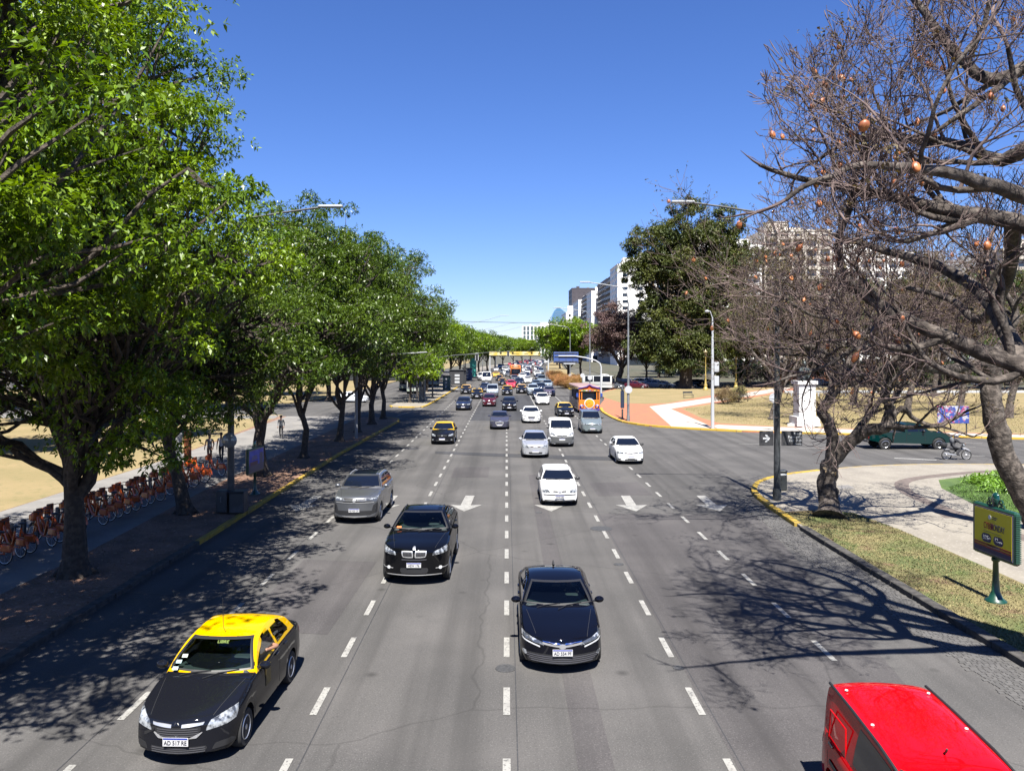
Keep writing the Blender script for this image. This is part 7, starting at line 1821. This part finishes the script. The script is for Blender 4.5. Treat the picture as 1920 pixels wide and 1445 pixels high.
for i, (k, x, y, s, lb) in enumerate(((2, -12.6, 104, 1.0, "small tree nearest the tip of the traffic island"), (2, -12.4, 112, 1.05, "second small tree on the traffic island"), (2, -12.5, 120, .95, "small tree beside the island bus shelter"), (1, -13.2, 131, 1.1, "medium tree beside the dark island kiosk"),
        (0, -14.5, 145, 1.05, "bright tree over the dark island kiosk"), (0, -14.0, 163, 1.05, "bright tree near the teal banner board"), (1, -12.5, 180, 1.15, "tree over the left edge of the minibus lane"), (0, -11.5, 200, 1.1, "tree beyond the teal banner board"),
        (0, -9.5, 222, 1.05, "tree shading the far taxis"), (1, -8.5, 245, 1.25, "tree left of the yellow banner"), (0, -6.5, 270, 1.05, "tree behind the left end of the yellow banner"), (1, -4.5, 300, 1.25, "tree behind the middle of the yellow banner"),
        (0, -1.5, 335, 1.1, "tree behind the right half of the yellow banner"), (0, 3, 375, 1.1, "far tree above the yellow banner"), (0, 8, 420, 1.15, "far tree closing the left side of the avenue"), (1, 14, 470, 1.3, "last round tree before the white hotel"))):
    tree_at(k, x, y, s, lb, GI)
GW = "park trees beyond the left verge"
for k, x, y, s, lb in ((0, -24, 108, 1.15, "park tree left of the parked buses"), (0, -34, 120, 1.2, "park tree left behind the truss hall corner"), (1, -28, 60, 1.0, "park tree behind the walking people"), (0, -42, 74, 1.15, "park tree on the dry lawn left of the walkers"),
                   (0, -52, 60, 1.2, "park tree on the dry lawn at the far left"), (0, -62, 92, 1.4, "tall park tree behind the far left path"), (0, -48, 105, 1.3, "tall park tree over the side street"), (1, -80, 100, 1.6, "park tree beside the pale building"),
                   (0, -75, 135, 1.7, "park tree behind the far left path, right of the pale building"), (0, -55, 150, 1.5, "park tree in front of the truss hall"), (1, -30, 230, 1.7, "tree behind the truss hall"), (0, -20, 250, 1.5, "tree behind the truss hall near the avenue"),
                   (0, -36, 50, 1.1, "park tree above the second trunk's shadow"), (1, -100, 160, 2.0, "tall tree behind the pale building"), (0, -32, 92, 1.1, "park tree at the side street corner"), (0, -26, 215, 1.6, "tree to the right of the truss hall"), (0, -70, 70, 1.3, "park tree at the left edge of the lawn")):
    tree_at(k, x, y, s, lb, GW)
# the broad green tree and companions right of the avenue
GE = "green trees around the plaza"
for k, x, y, s, lb in ((0, 12.6, 165, 1.15, "bright round tree behind the blue direction sign"), (1, 13.5, 176, 1.1, "tree left of the blue direction sign"), (0, 50, 215, 1.2, "green tree behind the bare tree on the median side"), (1, 31, 178, 1.0, "green tree between the bare tree and the broad dark tree"),
                   (0, 20, 215, 1.2, "tree above the hedge in the distance"), (1, 20, 300, 1.3, "far tree on the right of the avenue"), (0, 24, 380, 1.4, "farthest tree on the right of the avenue"), (0, 38, 200, 1.2, "tree in front of the avenue blocks"), (1, 46, 230, 1.4, "tree at the foot of the white avenue block")):
    tree_at(k, x, y, s, lb, GE)
def dense(name, x, y, seed, lobes, ncl, crad, per, leaf, m, tr, lb, h=5.5, gr=None, k=4):
    o = leafy(name, (x, y, .12), seed, [(0, 0, 0), (.2, 0, h * .5), (0, 0, h)], None, lobes, ncl, crad, per, leaf, m, kleaf=k, tr=tr, width=.45, inner=.25, flat=.75); tag(o, lb, "tree", gr); return o
x, y = gp(1285, 728, .12)
dense("eucalyptus_tree", x, y, 41, [(-6, 0, 26, 4.5, 4, 3.2), (0, 0, 28, 5, 4.5, 3), (.5, 0, 32.6, 3.4, 3, 1.6), (7.5, 0, 30, 3.4, 3, 2.4), (4.5, 0, 26, 5, 4.5, 3.2), (-7.6, 0, 21, 4.0, 4, 3.4), (-2, -1, 22, 5.5, 5, 3.4), (5, 0, 20.5, 5.5, 5, 3.4), (11, 0, 23, 3.6, 3.2, 3.2), (-6.6, 0, 14.5, 2.0, 3, 4.5), (-.5, 0, 15.5, 5, 5, 3.5), (6, 0, 14, 5, 4, 4), (-4, -1, 9.5, 4, 3.5, 3.5), (3.5, 0, 8.5, 4.5, 4, 3.5), (9, 0, 9, 3.4, 3, 3), (-8, 0, 8, 2.4, 2.4, 3), (0, -3, 7, 5, 2.5, 3.2), (-3.5, -2, 5.6, 3.2, 2.5, 2.2), (4.5, -2, 5.2, 3.6, 2.5, 2.2), (9, 0, 15.5, 3.6, 3.2, 3.2)],
      1000, 1.25, 62, .38, LEAF_E, 1.25, "broad tall dark green tree with hanging clumps at the back of the plaza", 8)
GM = "trees at the back of the plaza"
for i, (px, yy) in enumerate(((1395, 168), (1432, 172), (1470, 166), (1512, 170), (1550, 164), (1590, 168), (1632, 164), (1672, 168), (1715, 162), (1755, 166), (1800, 160), (1842, 164), (1888, 158), (1925, 162), (1250, 200), (1305, 205), (1350, 200))):
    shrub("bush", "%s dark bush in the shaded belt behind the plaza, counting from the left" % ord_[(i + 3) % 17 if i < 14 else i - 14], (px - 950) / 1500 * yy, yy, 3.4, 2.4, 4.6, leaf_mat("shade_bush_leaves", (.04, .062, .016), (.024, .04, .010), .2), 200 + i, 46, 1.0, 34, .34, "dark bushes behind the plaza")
DK2 = leaf_mat("dark_park_leaves", (.045, .095, .014), (.03, .06, .012), .25)
for i, (px, h_, w_, y_, lb) in enumerate(((1400, 15, 8, 158, "green tree right of the broad dark tree"), (1440, 13, 7, 150, "low green tree behind the dark lamp post"), (1500, 16, 9, 160, "tree behind the statue"), (1590, 19, 9, 156, "tree behind the first bare tree trunk"), (1670, 18, 9, 150, "tree between the bare trunks"), (1760, 19, 10, 146, "tree above the poster board"), (1850, 18, 9, 140, "tree behind the leaning trunk"), (1925, 19, 9, 138, "tree at the right edge behind the lawn"), (1345, 12, 6, 160, "small green tree behind the golden lamps"))):
    x = (px - 950) / 1500 * y_; rnd = random.Random(50 + i)
    dense("park_tree", x, y_, 50 + i, lobes_std(rnd, w_, h_ + 2, 3.0), 230, 1.35, 34, .46, DK2 if i % 2 == 0 else LEAF_E, .4, lb, 4.5, GM)
def BT(*a, **k):
    lb = k.pop('label'); gr = k.pop('group', "bare knotty trees on the right"); o = bare_tree(*a, **k); tag(o, lb, "tree", gr); return o
# first bare tree: forked trunk seen whole
def W(px, py, Y): return ((px - 950) / 1500 * Y, Y, H0 - (py - 658) / 1500 * Y)
def LW(base, pts): return [(x - base[0], y - base[1], z - .12) for x, y, z in (W(*p) for p in pts)]
B1 = gp(1556, 970, .12)
m1 = [([(0, 0, 0)] + LW(B1, [(1553, 935, 32.7), (1550, 905, 32.7), (1556, 868, 32.6)]), .42, .34, 0, 3),
      (LW(B1, [(1556, 872, 32.6), (1562, 828, 32.5), (1553, 790, 32.4), (1541, 770, 32.2), (1563, 735, 32), (1572, 705, 32), (1562, 680, 31.8), (1545, 672, 31.2)]), .30, .15, 7, 4),
      (LW(B1, [(1558, 868, 32.6), (1590, 832, 32.3), (1625, 807, 31.8), (1660, 800, 31.5), (1672, 770, 31.5), (1660, 745, 31.5), (1668, 700, 31.5), (1690, 660, 31)]), .32, .15, 8, 4),
      (LW(B1, [(1600, 820, 32.2), (1620, 790, 32.6), (1640, 768, 33)]), .2, .1, 4, 3),
      (LW(B1, [(1668, 790, 31.5), (1690, 765, 31.7), (1715, 785, 32), (1755, 800, 32), (1780, 790, 32)]), .12, .06, 6, 3),
      (LW(B1, [(1562, 680, 31.8), (1535, 655, 31), (1500, 645, 30), (1465, 610, 29)]), .13, .05, 8, 4),
      (LW(B1, [(1690, 660, 31), (1675, 600, 30.5), (1640, 560, 30), (1600, 530, 29)]), .14, .05, 8, 4),
      (LW(B1, [(1572, 705, 32), (1600, 660, 33), (1590, 610, 34), (1540, 570, 34)]), .14, .05, 8, 4)]
BT("jacaranda_tree", (B1[0], B1[1], .12), 61, m1, twl=1.0, budget=6500, leaves=3400, ltz=4.6, zmin=4.6, label="bare jacaranda with a forked knotty trunk at the near right corner", pods=(45, lambda p: True), ratio=.72)
# second bare tree: leaning trunk at the right edge
B2 = (W(1945, 975, 30)[0] + .2, 30.0)
m2 = [([(0, 0, 0)] + LW(B2, [(1915, 920, 30), (1885, 860, 30), (1868, 800, 30), (1858, 745, 30), (1860, 700, 30), (1845, 672, 29.8)]), .46, .30, 0, 3),
      (LW(B2, [(1858, 715, 30), (1845, 680, 29.6), (1790, 692, 29), (1745, 690, 28.5), (1700, 668, 28), (1650, 645, 28), (1615, 630, 28)]), .26, .10, 8, 4),
      (LW(B2, [(1850, 680, 30), (1880, 640, 31), (1905, 590, 31), (1880, 540, 31)]), .2, .10, 6, 4),
      (LW(B2, [(1750, 690, 28.5), (1718, 660, 28), (1735, 625, 28), (1700, 590, 27.5)]), .12, .05, 7, 4),
      (LW(B2, [(1615, 630, 28), (1570, 600, 28), (1520, 590, 28), (1470, 560, 27)]), .09, .04, 8, 4)]
BT("jacaranda_tree", (B2[0], B2[1], .12), 62, m2, twl=1.0, budget=5500, leaves=2400, ltz=4.8, zmin=4.8, label="bare jacaranda with a leaning trunk crossing the green lawn", pods=(30, lambda p: True))
# third: the big one whose trunk stands right of the picture and whose crown fills the upper right
B3 = (13.4, 13.2)
m3 = [([(0, 0, 0), (-.3, .2, 1.8), (-.9, .4, 3.2), (-1.3, .6, 4.4)], .55, .42, 0, 3),
      (LW(B3, [(2340, 600, 13.6), (2100, 720, 14.2), (1920, 690, 15), (1800, 640, 15.2), (1700, 600, 15.4), (1600, 540, 15.6)]), .26, .10, 6, 5),
      (LW(B3, [(2300, 560, 13.6), (2080, 480, 14.2), (1900, 415, 14.6), (1780, 395, 15), (1680, 370, 15.6), (1580, 350, 16)]), .24, .08, 8, 5),
      (LW(B3, [(2300, 540, 13.6), (2100, 360, 14), (1960, 270, 14.4), (1880, 300, 15), (1790, 270, 15.5), (1690, 255, 16)]), .24, .07, 9, 5),
      (LW(B3, [(2280, 500, 13.8), (2100, 200, 14.2), (1960, 120, 15), (1850, 150, 15.5), (1760, 60, 16), (1700, -20, 16.4)]), .22, .07, 9, 5),
      (LW(B3, [(2300, 560, 13.6), (2000, 400, 12.5), (1800, 330, 12), (1650, 310, 11.6)]), .2, .06, 8, 5),
      (LW(B3, [(2250, 420, 13.6), (2050, 40, 13.5), (1850, -60, 14), (1720, -40, 14.5)]), .2, .07, 6, 5),
      (LW(B3, [(1920, 690, 15), (1850, 560, 17), (1760, 500, 18.5), (1660, 470, 19.5), (1560, 440, 20)]), .17, .06, 8, 5),
      (LW(B3, [(1900, 415, 14.6), (1890, 520, 16.5), (1840, 600, 18), (1780, 560, 19), (1700, 540, 20)]), .15, .05, 7, 4)]
BT("jacaranda_tree", (B3[0], B3[1], .12), 63, m3, twl=.95, budget=14000, leaves=600, zmin=3.6, label="largest bare jacaranda whose seed podded crown fills the upper right corner", pods=(95, lambda p: p.x / p.y * 1500 + 950 < 1950 and p.z > 6.5), keep=lambda p: p.y < 3 or p.x / p.y > .29 + .4 * max(0, (p.z - H0) / p.y - .24) + .03 * math.sin(p.z * 5 + p.y * 3))
# a bare tree by the median and reddish scrub trees behind the plaza
def auto_mains(rnd, h, r):
    M = [([(0, 0, 0), (.3, 0, h * .15), (.8, 0, h * .3)], r, r * .75, 0, 3)]
    for k in range(5):
        a = k * 1.26 + rnd.uniform(-.3, .3); M.append(([(.8, 0, h * .28), (.8 + math.cos(a) * h * .12, math.sin(a) * h * .12, h * .45), (.8 + math.cos(a) * h * .26, math.sin(a) * h * .24, h * .62), (.8 + math.cos(a) * h * .3, math.sin(a) * h * .28, h * .8)], r * .5, r * .16, 8, 4))
    return M
x, y = gp(1158, 724, .12); rnd = random.Random(8)
BT("bare_tree", (x, y, .12), 71, auto_mains(rnd, 11.5, .6), twl=1.25, budget=6500, leaves=4200, leafs=.26, leafm=leaf_mat("purple_brown_leaves", (.11, .065, .065), (.085, .06, .045), .2, .7), zmin=5, label="purplish bare tree in front of the grey apartment blocks", group=None, spread=.8)
for i, (px, yy, h_, lb) in enumerate(((1430, 44, 10.5, "twiggy bare tree behind the dark lamp post"), (1500, 92, 13, "brown twiggy tree left of the statue"), (1600, 100, 13, "brown twiggy tree right of the statue"), (1700, 86, 12, "brown twiggy tree above the pickup"), (1800, 96, 13, "brown twiggy tree above the poster board"), (1890, 80, 12, "brown twiggy tree at the right edge of the plaza"), (1450, 78, 11, "small brown twiggy tree behind the dark lamp post"), (1750, 118, 15, "tall brown twiggy tree behind the poster board"), (1555, 120, 15, "tall brown twiggy tree directly behind the forked trunk"))):
    if i == 0: continue
    rnd = random.Random(80 + i)
    BT("bare_tree", ((px - 950) / 1500 * yy, yy, .12), 80 + i, auto_mains(rnd, h_, .38), twl=1.3, budget=4200, leaves=4000, zmin=2.6, label=lb, group="brown twiggy trees on the plaza lawn", spread=.85)
print("objects", len(bpy.data.objects))
